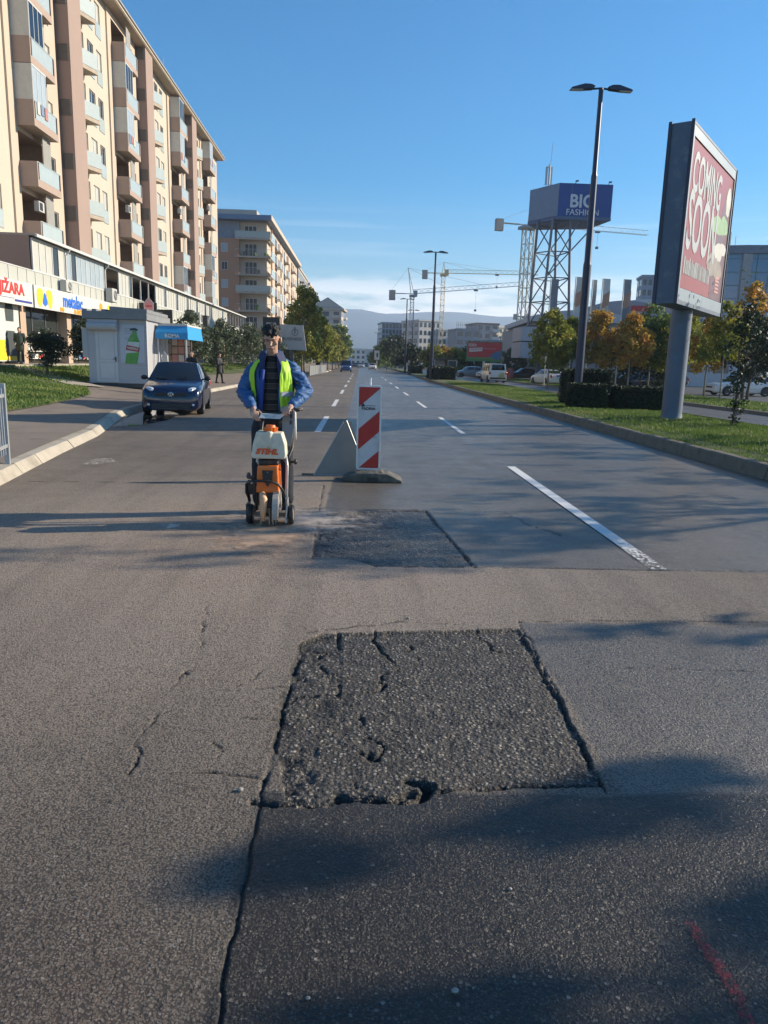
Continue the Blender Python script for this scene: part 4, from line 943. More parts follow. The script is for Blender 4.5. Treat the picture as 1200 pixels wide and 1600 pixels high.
def car(kind, label, loc, rz, pm, cat='car', group=None, name='parked_car', emblem=False, detail=True, strip=None, glass_rear=True):
    K = KIND[kind]; L_, W_, H_ = K['L'], K['W'], K['H']; t = thing(name, label, cat, loc, rz, group)
    yy = lambda q: -L_/2+q*L_
    b = MB(); rings = []
    for q, zt, hw, zb in K['st']:
        hh = zt-zb; half = [(0, zb), (hw*.84, zb), (hw*.965, zb+.09*hh+.02), (hw, zb+.30*hh), (hw*1.0, zb+.62*hh), (hw*.975, zt-.11*hh), (hw*.91, zt-.02*hh), (hw*.72, zt+.018), (0, zt+.04)]
        rings.append([(-x, yy(q), z) for x, z in reversed(half[1:-1])]+[(0, yy(q), half[0][1])]+[(x, yy(q), z) for x, z in half[1:-1]]+[(0, yy(q), half[-1][1])])
    n = len(rings[0]); vs = [v for r in rings for v in r]
    fs = [(j*n+i, j*n+(i+1) % n, (j+1)*n+(i+1) % n, (j+1)*n+i) for j in range(len(rings)-1) for i in range(n)]
    fs += [tuple(range(n-1, -1, -1)), tuple(range((len(rings)-1)*n, len(rings)*n))]; b.add(vs, fs)
    gb0, gb1, gt0, gt1, wb, wt = K['g']; zb_ = interp([(q, zt) for q, zt, _, _ in K['st']], gb0)+.0; zb2 = interp([(q, zt) for q, zt, _, _ in K['st']], gb1); zr = H_-.035
    B0, B1, T0, T1 = yy(gb0), yy(gb1), yy(gt0), yy(gt1)
    A = [(-wb, B0, zb_-.02), (wb, B0, zb_-.02), (-wt, T0, zr), (wt, T0, zr)]
    D = [(wb, B1, zb2-.02), (-wb, B1, zb2-.02), (wt, T1, zr-.02), (-wt, T1, zr-.02)]
    b.patch(*A, bulge=(0, -.10, .02), n=8); b.patch(*D, bulge=(0, .06, 0), n=8)
    b.patch(A[1], D[0], A[3], D[2], bulge=(.05, 0, 0), n=8); b.patch(D[1], A[0], D[3], A[2], bulge=(-.05, 0, 0), n=8)
    b.patch(A[2], A[3], D[3], D[2], bulge=(0, 0, .045), n=8, m=8)
    b.build('body', pm, t, smooth='auto')
    def lerp(P, u, v, bulge, out):
        a, c, d, e = map(Vector, P); bu = Vector(bulge)
        return (a*(1-u)+c*u)*(1-v)+(d*(1-u)+e*u)*v+bu*(4*u*(1-u)*.6+.4*16*u*(1-u)*v*(1-v))+Vector(out)
    def pane(nm, P, bulge, out, u0, u1, v0, v1, m=CGL, nn=7, s0=0, s1=0):
        g = MB(); vs = [lerp(P, (u0+s0*j/4)+((u1+s1*j/4)-(u0+s0*j/4))*i/nn, v0+(v1-v0)*j/4, bulge, out) for j in range(5) for i in range(nn+1)]
        g.add(vs, [(j*(nn+1)+i, j*(nn+1)+i+1, (j+1)*(nn+1)+i+1, (j+1)*(nn+1)+i) for j in range(4) for i in range(nn)]); return g.build(nm, m, t, smooth=True)
    pane('windscreen', A, (0, -.10, .02), (0, -.010, .006), .05, .95, .06, .93)
    if glass_rear: pane('rear_window', D, (0, .06, 0), (0, .012, 0), .09, .91, .2, .9)
    for P, o in (((A[1], D[0], A[3], D[2]), 1), ((A[0], D[1], A[2], D[3]), -1)):
        pane('side_window', P, (.05*o, 0, 0), (.008*o, 0, 0), .10, .47, .12, .88, s0=-.02)
        pane('side_window', P, (.05*o, 0, 0), (.008*o, 0, 0), .50, .90, .12, .88)
    wf, wr_, r = K['wh']; tm, rm, hm = WH.setdefault(r, None) or (None, None, None)
    if tm is None:
        a_, b_, c_ = wheel_mesh(r, .20); WH[r] = (tm, rm, hm) = tuple(q.build('x', mm).data for q, mm in ((a_, RUB), (b_, RIM), (c_, TRIM)))
        for o in [o for o in COL.objects if o.name.split('.')[0] == 'x']: bpy.data.objects.remove(o)
    ar = MB()
    for q in (wf, wr_):
        for s in (-1, 1):
            hw = interp([(a, c) for a, _, c, _ in K['st']], q)
            w = link('wheel', tm, t, loc=(s*(hw-.085), yy(q), r)); link('rim', rm, w)
            if detail: link('rim_gap', hm, w)
            R_ = r+.055; P = [(s*(hw+.003), yy(q)+R_*math.cos(a), max(.17, r+R_*math.sin(a))) for a in [i*math.pi/9-.35 for i in range(11+1)]]
            ar.add(P, [tuple(range(len(P)))])
    ar.build('wheel_arch', TRIM, t)
    fz = K['st'][1][1]; fw = K['st'][1][2]; F0 = -L_/2
    # lamps front and back
    for s in (-1, 1):
        h = MB(); rot = Matrix.Rotation(s*R(28), 3, 'Z') @ Matrix.Rotation(R(-28), 3, 'X'); cx, cy, cz = s*(fw-.13), F0+.155, fz-.015
        h.ell((cx, cy, cz), (.205, .085, .125), rot, 14, 8); hl = h.build('headlight', LENS, t, smooth=True)
        if detail:
            h = MB()
            for q in (-.085, .075): h.ell(Vector((cx, cy, cz))+rot @ Vector((q, -.055, .012)), (.055, .035, .055), rot, 10, 6)
            h.build('reflector', CHROME, hl, smooth=True)
            h = MB(); h.ell((s*.60, F0+.02, .30), (.055, .03, .05), None, 10, 6); h.build('fog_lamp', LENS, t, smooth=True)
        h = MB(); rw = K['st'][-2][2]; h.ell((s*(rw-.06), L_/2-.03, K['st'][-2][1]-.16), (.11, .06, .16), None, 10, 8); h.build('tail_light', TAILR, t, smooth=True)
        h = MB(); mx_, my_, mz = s*(wb+.14), B0+.32, zb_+.06; h.ell((mx_, my_, mz), (.10, .05, .07), None, 10, 6); h.cyl((s*(wb-.02), my_+.02, mz-.03), (mx_, my_+.02, mz-.02), .025, n=6); h.build('mirror', TRIM if emblem else pm, t, smooth=True)
        h = MB(); h.bb(s*.842*W_/1.67-.006, s*.842*W_/1.67+.006, yy(.55), yy(.59), zb_-.14, zb_-.11); h.build('door_handle', pm, t)
    h = MB(); h.bb(-.42, .42, F0-.008, F0+.05, fz-.155, fz-.055)
    if detail: 
        for q in range(3): h.bb(-.42, .42, F0-.016, F0-.008, fz-.145+q*.032, fz-.132+q*.032)
    h.build('grille', TRIM, t)
    h = MB(); h.bb(-.52, .52, F0-.012, F0+.08, .20, .33); h.build('lower_intake', TRIM, t)
    h = MB(); h.bb(-.27, .27, L_/2-.02, L_/2+.015, .62 if kind != 'van' else .85, .73 if kind != 'van' else .96); h.build('number_plate', PLATE, t)
    h = MB(); h.bb(-fw-.02, fw+.02, L_/2-.04, L_/2+.012, .34, .50); h.build('rear_bumper', TRIM if kind in ('van',) else pm, t)
    if emblem:
        e = MB(); e.lathe([(.062, 0), (.075, -.012), (.062, -.016), (.060, 0)], (0, F0-.012, fz-.105), 'y', 22)
        def st(p, q): 
            e.cyl((p[0], F0-.022, fz-.105+p[1]), (q[0], F0-.022, fz-.105+q[1]), .0065, n=5)
        st((-.022, .055), (0, .008)); st((0, .008), (.022, .055)); st((-.052, .03), (-.022, -.050)); st((-.022, -.050), (0, .0)); st((0, .0), (.022, -.050)); st((.022, -.050), (.052, .03))
        e.build('emblem', CHROME, t)
        e = MB(); e.bb(-fw*.98, fw*.98, F0+.0, F0+.05, .40, .415); e.build('bumper_groove', TRIM, t)
        w = MB()
        for s in (-1, 1): w.tube([(s*.1-.05, B0+.03-.06, zb_+.03), (s*.3-.1, B0-.01, zb_+.06), (s*.45-.1, B0+.04, zb_+.10)], .008, 5)
        w.build('wiper', TRIM, t)
    if strip: strip(t, K)
    return t
WH = {}
PB = paint('paint_dark_blue', (.005, .009, .034), .2); PW_ = paint('paint_white', (.62, .62, .60)); PN = paint('paint_navy', (.012, .022, .055)); PG = paint('paint_grey', (.16, .18, .20)); PS = paint('paint_silver', (.36, .37, .38), .3); PK = paint('paint_black', (.012, .013, .015))
car('hatch', 'dark blue hatchback parked against the kerb in front of the kiosk', (-5.47, 22.75, .0), R(7), PB, emblem=True)
def taxi(t, K):
    b = MB()
    for q in (-.16, .02, .20): b.bb(q-.05, q+.05, K['L']/2-.05, K['L']/2+.018, .78, .97)
    b.build('blue_stripe', mat('stripe_blue', (.03, .10, .45), .4), t)
car('wagon', 'white estate car crossing behind the thin young tree at the right', (27.0, 52.2, 0), R(-86), PW_, name='car')
car('sedan', 'white saloon with blue blocks on its boot driving away in the far lane', (17.35, 68.5, 0), R(183+8), PW_, name='car', strip=taxi)
def vanm(t, K):
    b = MB(); b.bb(-.62, -.05, K['L']/2-.01, K['L']/2+.012, .45, 1.0); b.build('yellow_panel', mat('dull_yellow', (.42, .40, .16), .5), t)
car('van', 'white high roofed van with tinted rear window driving away', (13.35, 75, 0), R(184), PW_, cat='van', name='van', strip=vanm)
car('wagon', 'dark blue car beside the box hedge at the median edge', (10.05, 91, 0), R(182), PN, name='car')
car('hatch', 'grey blue hatchback waiting sideways left of the white van', (14.6, 100, 0), R(-82), PG, name='car')
car('sedan', 'small white car half hidden behind the white van', (17.1, 96, 0), R(-60), PW_, name='car')
car('sedan', 'black car parked sideways between the red post and the white saloon', (21.4, 97, 0), R(-84), PK)
car('wagon', 'dark blue car parked sideways behind the young trees and the hedge', (25.0, 68, 0), R(-92), PN)
car('wagon', 'black car parked in the shade right of the dark blue one', (30.3, 74, 0), R(-88), PK)
car('van', 'blue van parked by the kerb in the distance under the left row of trees', (-2.3, 122, 0), 0, paint('paint_blue', (.03, .07, .20)), cat='van', name='van')
car('wagon', 'white car coming down the far end of the road beside the white sign', (2.9, 178, 0), 0, PW_, name='car', detail=False)
for i, (x, y, m_, lab) in enumerate(((0.3, 215, PS, 'silver car far down the road left of the white oncoming one'), (-1.6, 232, PN, 'dark blue car farthest left in the distant traffic'), (1.9, 262, PG, 'grey car far down the road behind the silver one'), (-.6, 300, PW_, 'tiny white car at the very end of the road'))):
    car('sedan', lab, (x, y, 0), 0, m_, name='car', detail=False)
for i, (x, y, m_) in enumerate(((31.5, 96, PS), (37.2, 100, PK), (29.5, 118, PW_), (36, 122, PG), (24, 125, PN))):
    car('hatch' if i % 2 else 'sedan', ['silver saloon parked behind the row of young trees', 'black hatchback parked far right behind the young trees', 'small white saloon parked far back below the grey building', 'grey hatchback parked far back at the right under the trees', 'navy saloon parked far back near the tall sign mast'][i], (x, y, 0), R(-88), m_, detail=False)
# ================================================================ PEOPLE
SKIN = mat('skin', (.42, .25, .175), .6, col2=(.50, .30, .21), vscale=14)
HAIR = mat('hair_black', (.010, .009, .008), .75, bump=.8, bscale=70)
def limb(mb, pts, rs, n=10):
    for (a, c), (r0, r1) in zip(zip(pts, pts[1:]), zip(rs, rs[1:])): mb.cyl(a, c, r0, r1, n)
    for p, r in zip(pts, rs): mb.ell(p, (r, r, r), None, n, 6)
def figure(label, loc, rz, J, cl, vox=.02, hairm=None, long_hair=False, s=1.0, group=None, hood=False):
    """J: joints in metres, front = -Y. cl: dict(top, legs, shoe) materials"""
    t = thing('person', label, 'person', loc, rz, group); t.scale = (s, s, s)
    V = Vector; h = V(J['head'])
    b = MB()
    limb(b, [J['neck'], h-V((0, 0, .08))], [.05, .05]); b.ell(h, (.075, .09, .115)); b.ell(h+V((0, -.03, -.06)), (.055, .06, .05)); b.ell(h+V((0, -.098, -.01)), (.014, .02, .025), None, 8, 6)
    for q in (-1, 1): b.ell(h+V((q*.078, 0, -.005)), (.012, .022, .03), None, 8, 6)
    limb(b, [J['neck'], J['chest'], J['pelvis']], [.05, .10, .10])
    for q in 'LR':
        limb(b, [J['chest'], J['sh'+q], J['el'+q], J['wr'+q]], [.06, .045, .035, .026]); limb(b, [J['pelvis'], J['hip'+q], J['kn'+q], J['an'+q]], [.08, .07, .045, .035])
        w = V(J['wr'+q]); d = (w-V(J['el'+q])).normalized(); pc = w+d*.06; b.ell(pc, (.028, .028, .045), None, 8, 6)
        for k in range(4): limb(b, [pc+V(((k-1.5)*.014, 0, 0)), pc+d*.045+V(((k-1.5)*.015, -.01, 0))], [.009, .007], 6)
    remesh(b, 'body', SKIN, t, vox*.6 if vox < .02 else .012, 3)
    b = MB(); b.ell(h+V((0, .02, .035)), (.083, .095, .095)); 
    if long_hair: b.ell(h+V((0, .05, -.10)), (.085, .06, .16)); 
    remesh(b, 'hair', hairm or HAIR, t, .012, 2, .008, 30)
    b = MB(); limb(b, [V(J['neck'])-V((0, 0, .03)), J['chest'], V(J['pelvis'])+V((0, 0, .05)), V(J['pelvis'])-V((0, 0, cl.get('hem', .1)))], [.085, .15, .15, .17])
    for q in 'LR': limb(b, [J['chest'], J['sh'+q], J['el'+q], V(J['wr'+q])-(V(J['wr'+q])-V(J['el'+q])).normalized()*.02], [.12, .085, .06, .045])
    if hood: b.ell(V(J['neck'])+V((0, .06, .02)), (.12, .08, .09))
    remesh(b, 'jacket', cl['top'], t, vox, 6, .008, 9)
    b = MB()
    for q in 'LR': limb(b, [J['pelvis'], J['hip'+q], J['kn'+q], V(J['an'+q])], [.13, .10, .066, .05])
    remesh(b, 'trousers', cl['legs'], t, vox, 5, .006, 9)
    for q in 'LR':
        b = MB(); a = V(J['an'+q]); b.ell(a+V((0, -.05, -.045)), (.048, .135, .045)); b.ell(a+V((0, .01, -.02)), (.05, .06, .06)); remesh(b, 'shoe', cl['shoe'], t, .014, 2)
    return t
def stand(dx=.0, step=.0, arm=0):
    J = dict(head=(0, -.02, 1.62), neck=(0, 0, 1.47), chest=(0, 0, 1.30), pelvis=(0, 0, .95), shL=(.17, 0, 1.40), shR=(-.17, 0, 1.40), hipL=(.09, 0, .88), hipR=(-.09, 0, .88),
             elL=(.23, .02, 1.12), elR=(-.23, .02, 1.12), wrL=(.20, -.16, .98), wrR=(-.20, -.16, .98), knL=(.10, -.03-step, .48), knR=(-.10, .0+step, .48), anL=(.11, -step*2, .09), anR=(-.11, step*2.2, .09))
    if arm: J['wrR'] = (-.08, -.28, 1.18); J['elR'] = (-.24, -.05, 1.08)
    if arm > 1: J['wrL'] = (.08, -.28, 1.16); J['elL'] = (.24, -.05, 1.08)
    return J
CBK = mat('cloth_black', (.014, .014, .016), .9); CDG = mat('cloth_dark_grey', (.05, .05, .055), .9); CBN = mat('cloth_navy', (.012, .016, .032), .85); CGR = mat('cloth_grey', (.22, .22, .23), .9); CWH = mat('cloth_white', (.6, .58, .55), .8); SHW = mat('shoe_pale', (.4, .38, .36), .7); CGN = mat('cloth_dark_green', (.03, .045, .035), .9)
figure('person in a dark coat standing on the pavement looking down at a phone', (-8.25, 44.2, .14), R(70), stand(step=.07, arm=2), dict(top=CDG, legs=CBK, shoe=CBK, hem=.22))
figure('person with long dark hair in a black jacket beside the roof of the parked car', (-6.62, 29.8, .13), R(-20), stand(arm=1), dict(top=CBK, legs=CGR, shoe=SHW), long_hair=True)
figure('person in grey leaning by the kiosk counter under the blue awning', (-8.75, 36.2, .3), R(100), stand(arm=2), dict(top=CDG, legs=CBK, shoe=CBK), s=.98)
figure('person in pale clothes behind the one at the kiosk counter', (-8.85, 38.6, .3), R(70), stand(arm=1), dict(top=CGR, legs=CBN, shoe=CBK), s=.98)
figure('person in a long black coat with green trim standing against the shop pillar', (-16.45, 37.0, 1.06), R(20), stand(), dict(top=CGN, legs=CBK, shoe=SHW, hem=.2), vox=.02)
figure('small distant person in black by the fence beneath the left trees', (-5.9, 104, .14), 0, stand(step=.1), dict(top=CBK, legs=CBK, shoe=CBK), vox=.03)
t = thing('mannequin', 'shop mannequin with a red hat in the window under the metalac sign', 'mannequin', (PXW-.75, 43.6, 1.2), R(80))
b = MB(); limb(b, [(0, 0, .5), (0, 0, 1.1), (0, 0, 1.35)], [.13, .15, .07]); limb(b, [(.17, 0, 1.25), (.22, 0, .9)], [.05, .04]); limb(b, [(-.17, 0, 1.25), (-.22, 0, .9)], [.05, .04]); limb(b, [(0, 0, 0), (0, 0, .5)], [.09, .1]); remesh(b, 'torso', CWH, t, .025, 4)
b = MB(); b.ell((0, 0, 1.5), (.08, .09, .11)); b.build('head', mat('mannequin_skin', (.5, .4, .33), .5), t, smooth=True)
b = MB(); b.lathe([(.10, 1.55), (.10, 1.66), (.001, 1.74)], (0, 0, 0), 'z', 12); b.build('hat', mat('hat_red', (.5, .05, .05), .8), t)

# ---------------- the worker
WX, WY = -.905, 7.78
wk = thing('person', 'worker in a blue jacket and yellow reflective vest leaning over the cutting machine', 'person', (WX, WY, 0))
V = Vector
BLUE = mat('jacket_blue', (.018, .070, .19), .65, col2=(.030, .11, .28), vscale=7, bump=.35, bscale=22)
NAVY = mat('jacket_navy', (.010, .022, .085), .75)
VEST = mat('vest_yellow', (.34, .60, .02), .55, col2=(.44, .72, .03), vscale=6, bump=.3, bscale=25)
TAPE = mat('reflective_tape', (.36, .38, .42), .35, var=.1, vscale=30)
def swmat():
    m = mat('striped_sweater', (.05, .04, .035), .95); t = m.node_tree; b = t.nodes['Principled BSDF']
    co = N(t, 'ShaderNodeTexCoord'); sp = N(t, 'ShaderNodeSeparateXYZ'); t.links.new(co.outputs['Object'], sp.inputs[0])
    w = N(t, 'ShaderNodeMath', operation='MULTIPLY'); w.inputs[1].default_value = 1/.105; t.links.new(sp.outputs['Z'], w.inputs[0])
    fr = N(t, 'ShaderNodeMath', operation='FRACT'); t.links.new(w.outputs[0], fr.inputs[0])
    r = N(t, 'ShaderNodeValToRGB'); r.color_ramp.interpolation = 'CONSTANT'; el = r.color_ramp.elements; el[0].color = (.014, .013, .013, 1); el[1].position = .5; el[1].color = (.045, .040, .034, 1)
    for p, c in ((.46, (.13, .105, .08)), (.82, (.055, .032, .028)), (.96, (.14, .12, .10))): e = el.new(p); e.color = (*c, 1)
    t.links.new(fr.outputs[0], r.inputs[0]); t.links.new(r.outputs[0], b.inputs['Base Color']); return m
H = V((0.005, -.105, 1.805))
HS = (1.13, 1.08, .93)
tilt = Matrix.Rotation(R(20), 3, 'X')     # looking down
def hp(x, y, z): return H + tilt @ V((x*HS[0], y*HS[1], z*HS[2]))
WR = {'R': V((-.150, -.34, 1.115)), 'L': V((.225, -.33, 1.150))}
EL = {'R': V((-.285, -.05, 1.27)), 'L': V((.345, -.04, 1.29))}
SH = {'R': V((-.180, 0, 1.505)), 'L': V((.190, .0, 1.505))}
b = MB(); rr = tilt
b.ell(hp(0, .015, .03), (.078, .095, .105), rr, 16, 12); b.ell(hp(0, -.02, -.05), (.062, .068, .075), rr, 14, 10); b.ell(hp(0, -.048, -.102), (.034, .030, .028), rr)
b.ell(hp(0, -.074, .028), (.050, .016, .012), rr)           # brow
b.add(*(lambda P: (P, [(0, 1, 2), (0, 2, 3), (1, 4, 2), (2, 4, 3), (0, 3, 4), (0, 4, 1)]))([hp(0, -.080, .018), hp(-.019, -.078, -.038), hp(0, -.116, -.034), hp(.019, -.078, -.038), hp(0, -.075, -.045)]))
for s in (-1, 1):
    b.ell(hp(s*.040, -.062, -.022), (.024, .020, .020), rr); b.ell(hp(s*.080, .012, -.012), (.011, .022, .033), rr)
b.ell(hp(0, -.080, -.066), (.025, .012, .007), rr); b.ell(hp(0, -.078, -.079), (.021, .012, .008), rr)
limb(b, [hp(0, .02, -.05), (0, -.02, 1.60), (0, 0, 1.52)], [.056, .058, .07]); limb(b, [(0, 0, 1.5), (0, .0, 1.3), (0, .0, 1.02)], [.10, .11, .11])
for s, q in ((-1, 'R'), (1, 'L')):
    limb(b, [(0, 0, 1.48), SH[q], EL[q], WR[q]], [.06, .048, .038, .027])
    limb(b, [(0, 0, 1.0), (s*.10, 0, .92), (s*.12, -.01, .50), (s*.13, .02, .10)], [.1, .085, .055, .04])
def hand(b, w, fwd, down, side, thumb, curl, sc=1.0):
    """fwd: finger direction, down: palm normal, side: towards the index finger"""
    fwd, down, side = V(fwd).normalized(), V(down).normalized(), V(side).normalized()
    q = Matrix((side, fwd, -down)).transposed()
    b.ell(w+fwd*.045*sc, (.042*sc, .052*sc, .017*sc), q, 12, 8); limb(b, [w-fwd*.02, w+fwd*.03], [.027, .030], 8)
    for k, ln in enumerate((.072, .082, .077, .060)):
        o = w+fwd*.085*sc+side*(.030-.020*k)*sc; a = curl*(.9+.12*k); d1 = (fwd*math.cos(a*.45)+down*math.sin(a*.45)); d2 = (fwd*math.cos(a)+down*math.sin(a)); d3 = (fwd*math.cos(a*1.7)+down*math.sin(a*1.7))
        p1 = o+d1*ln*.45; p2 = p1+d2*ln*.32; p3 = p2+d3*ln*.26; limb(b, [o-fwd*.02, o, p1, p2, p3], [.0095, .0095, .009, .008, .0065], 7)
    o = w+fwd*.03+side*.038; p1 = o+(side*.6+fwd*.7+down*.4).normalized()*.038; p2 = p1+(fwd*.8+down*.6).normalized()*.032; limb(b, [o-side*.02, o, p1, p2], [.013, .012, .011, .008], 7)
hand(b, WR['R'], (.25, -.75, -.55), (.3, .35, -.85), (.95, .15, .1), 1, 1.35)
hand(b, WR['L'], (-.35, -.80, -.25), (-.1, .2, -.95), (-.92, .30, .0), 1, 1.15)
remesh(b, 'body', SKIN, wk, .0055, 2)
# eyes and mouth line
b = MB()
for s in (-1, 1): b.ell(hp(s*.034, -.076, .006), (.014, .006, .0035), rr, 10, 6)
b.build('eyelids', mat('skin_dark', (.17, .09, .065), .6), wk, smooth=True)
b = MB()
for s in (-1, 1): b.tube([hp(s*.014, -.096, .022), hp(s*.032, -.097, .030), hp(s*.054, -.083, .024)], [.0028, .0038, .002], 6)
b.build('eyebrow', HAIR, wk, smooth=True)
b = MB(); b.tube([hp(-.022, -.089, -.073), hp(0, -.0935, -.0715), hp(.022, -.089, -.073)], .0028, 5); b.build('lips', mat('lip', (.20, .075, .06), .6), wk)
b = MB(); b.ell(hp(0, .028, .058), (.086, .098, .092), rr, 16, 10); b.ell(hp(0, .06, .0), (.082, .06, .075), rr)
r2 = random.Random(3)
for i in range(46):
    a = r2.uniform(0, 6.28); c_ = r2.uniform(.05, 1.15); b.ell(hp(.078*math.sin(c_)*math.cos(a), .028+.088*math.sin(c_)*math.sin(a)*1.0, .062+.078*math.cos(c_)), (.024, .024, .022), rr, 6, 5)
for i in range(9): b.ell(hp(-.05+.0125*i, -.066-.006*(i % 2), .092-.010*(i % 3)-(0.016 if 4 < i < 7 else 0)), (.015, .016, .020), rr, 6, 5)
remesh(b, 'hair', HAIR, wk, .007, 1, .004, 60)
# sweater, jacket, vest
b = MB(); limb(b, [(0, -.03, 1.60), (0, -.03, 1.45), (0, -.035, 1.25), (0, -.03, 1.04)], [.070, .125, .135, .14]); o = remesh(b, 'sweater', swmat(), wk, .012, 5, .004, 14)
b = MB(); b.lathe([(.072, 1.585), (.076, 1.635), (.066, 1.640), (.064, 1.60)], (0, -.035, 0), 'z', 20); b.build('sweater_collar', mat('knit_black', (.012, .012, .014), .95), wk, smooth=True)
def shell(name, prof, a0, a1, mats, th=.012, n=40, thick=.006, disp=.006, seed=0, nz=36, edge=None, parent=wk):
    """open garment wrapped round the trunk: prof(z)->(rx, ry, cy), angles from a0 to a1 (0 = front, measured towards +X)"""
    zs = prof['z']; b = MB(); vs = []
    from mathutils import noise
    for j in range(nz+1):
        z = zs[0]+(zs[1]-zs[0])*j/nz; rx, ry, cy = prof['f'](z)
        lo, hi = (a0(z), a1(z))
        for i in range(n+1):
            a = lo+(hi-lo)*i/n; k = noise.noise(V((math.sin(a)*4+seed, z*5, math.cos(a)*4)))*1.0+.6*noise.noise(V((math.sin(a)*9+seed, z*14, math.cos(a)*9)))
            x, y = math.sin(a)*(rx+disp*k), cy-math.cos(a)*(ry+disp*k); vs.append((x, y, z))
    m = len(vs); c = [V((0, prof['f'](v[2])[2], v[2])) for v in vs]; inn = [V(v)+(cc-V(v)).normalized()*thick for v, cc in zip(vs, c)]
    b.add(vs+inn, [(j*(n+1)+i, j*(n+1)+i+1, (j+1)*(n+1)+i+1, (j+1)*(n+1)+i) for j in range(nz) for i in range(n)]+[(m+j*(n+1)+i, m+(j+1)*(n+1)+i, m+(j+1)*(n+1)+i+1, m+j*(n+1)+i+1) for j in range(nz) for i in range(n)]
          +[(j*(n+1), (j+1)*(n+1), m+(j+1)*(n+1), m+j*(n+1)) for j in range(nz)]+[(j*(n+1)+n, m+j*(n+1)+n, m+(j+1)*(n+1)+n, (j+1)*(n+1)+n) for j in range(nz)])
    return b.build(name, mats, parent, smooth='auto')
def trunk(extra, top=1.62):
    def f(z):
        k = interp([(1.0, .205), (1.2, .195), (1.4, .205), (1.5, .20), (1.56, .165), (1.60, .115), (1.63, .085)], z)
        d = interp([(1.0, .165), (1.2, .160), (1.4, .158), (1.5, .135), (1.56, .115), (1.60, .095), (1.63, .08)], z)
        return k+extra, d+extra, -.01
    return f
gap = lambda z: interp([(1.0, .42), (1.3, .36), (1.5, .50), (1.6, .75), (1.63, .9)], z)
# jacket body: open front
shell('jacket_front', dict(z=(1.02, 1.62), f=trunk(.006)), lambda z: gap(z), lambda z: 2*math.pi-gap(z)-.16, BLUE, n=60, disp=.010)
b = MB()
for q in 'LR':
    limb(b, [SH[q]+V((0, .0, .0)), SH[q]*.5+EL[q]*.5+V((.012 if q == 'L' else -.012, .02, 0)), EL[q], EL[q]*.45+WR[q]*.55, WR[q]*.90+EL[q]*.10], [.076, .076, .072, .060, .046], 14)
limb(b, [SH['R'], (-.1, .03, 1.565), (.1, .03, 1.565), SH['L']], [.08, .065, .065, .08]); limb(b, [(-.09, -.01, 1.63), (-.07, .04, 1.67), (0, .07, 1.68), (.07, .04, 1.67), (.09, -.01, 1.63)], [.028, .03, .03, .03, .028]); limb(b, [(0, .06, 1.5), (0, .05, 1.1)], [.13, .14])
o = remesh(b, 'jacket', BLUE, wk, .009, 4)
from mathutils import noise as _ns
for v in o.data.vertices:      # cloth folds running round the sleeves
    p = v.co; a = _ns.noise(V((p.x*5, p.y*5, p.z*17+p.x*9*(1 if p.x > 0 else -1))))+.5*_ns.noise(V((p.x*13, p.y*13, p.z*31))); k = min(1, max(0, (abs(p.x)-.12)*8)); v.co += v.normal*(.016*k+.006)*(1-abs(a)*2.2)*.9-v.normal*.004
b = MB()
for s, lo in ((-1, -.02), (1, .0)):      # collar lapels, darker lining on his right
    P = [(s*.050, -.115, 1.665), (s*.105, -.04, 1.695), (s*.150, -.055, 1.60), (s*.125, -.150, 1.50), (s*.080, -.165, 1.40)]
    b.prism(P, (0, .014, -.004))
b.build('collar', NAVY, wk)
b = MB(); b.tube([(-.075, -.166, 1.50), (-.085, -.185, 1.38), (-.095, -.188, 1.22), (-.10, -.182, 1.06)], [.020, .026, .024, .02], 8); b.build('zip_flap', mat('jacket_lining', (.012, .045, .24), .7), wk, smooth=True)
# vest panels over the jacket
shell('vest', dict(z=(1.03, 1.625), f=trunk(.030)), lambda z: interp([(1.0, .50), (1.25, .42), (1.45, .42), (1.55, .55), (1.62, .75)], z), lambda z: interp([(1.0, 1.55), (1.15, 1.5), (1.3, 1.15), (1.5, 1.0), (1.56, 1.25), (1.62, 1.6)], z), VEST, n=24, disp=.014, seed=3)
shell('vest', dict(z=(1.03, 1.625), f=trunk(.030)), lambda z: 2*math.pi-interp([(1.0, 1.35), (1.15, 1.30), (1.3, 1.15), (1.5, 1.2), (1.56, 1.25), (1.62, 1.5)], z), lambda z: 2*math.pi-interp([(1.0, .70), (1.25, .76), (1.45, .82), (1.55, .78), (1.62, .8)], z), VEST, n=24, disp=.014, seed=9)
shell('vest', dict(z=(1.03, 1.61), f=trunk(.040)), lambda z: 1.9, lambda z: 2*math.pi-1.9, VEST, n=24, disp=.008, seed=5)
for z0_, z1_ in ((1.235, 1.285), (1.085, 1.135)):
    shell('reflective_band', dict(z=(z0_, z1_), f=trunk(.039)), lambda z: .46, lambda z: 1.22, TAPE, n=20, nz=4, disp=.004, seed=3, thick=.003)
    shell('reflective_band', dict(z=(z0_-.05, z1_-.05), f=trunk(.039)), lambda z: 2*math.pi-1.22, lambda z: 2*math.pi-.76, TAPE, n=16, nz=4, disp=.004, seed=9, thick=.003)
TRS = mat('trousers_dark', (.016, .017, .024), .9)
b = MB()
for s in (-1, 1): limb(b, [(0, 0, 1.02), (s*.10, .0, .90), (s*.125, -.02, .52), (s*.14, .02, .14)], [.165, .125, .095, .080], 12)
remesh(b, 'trousers', TRS, wk, .012, 5, .008, 10)
for s in (-1, 1):
    b = MB(); b.ell((s*.15, -.06, .055), (.052, .15, .055)); b.ell((s*.145, .02, .10), (.058, .075, .09)); b.bb(s*.15-.05, s*.15+.05, -.18, .09, .0, .03); remesh(b, 'boot', mat('boot', (.025, .02, .017), .8), wk, .01, 2)

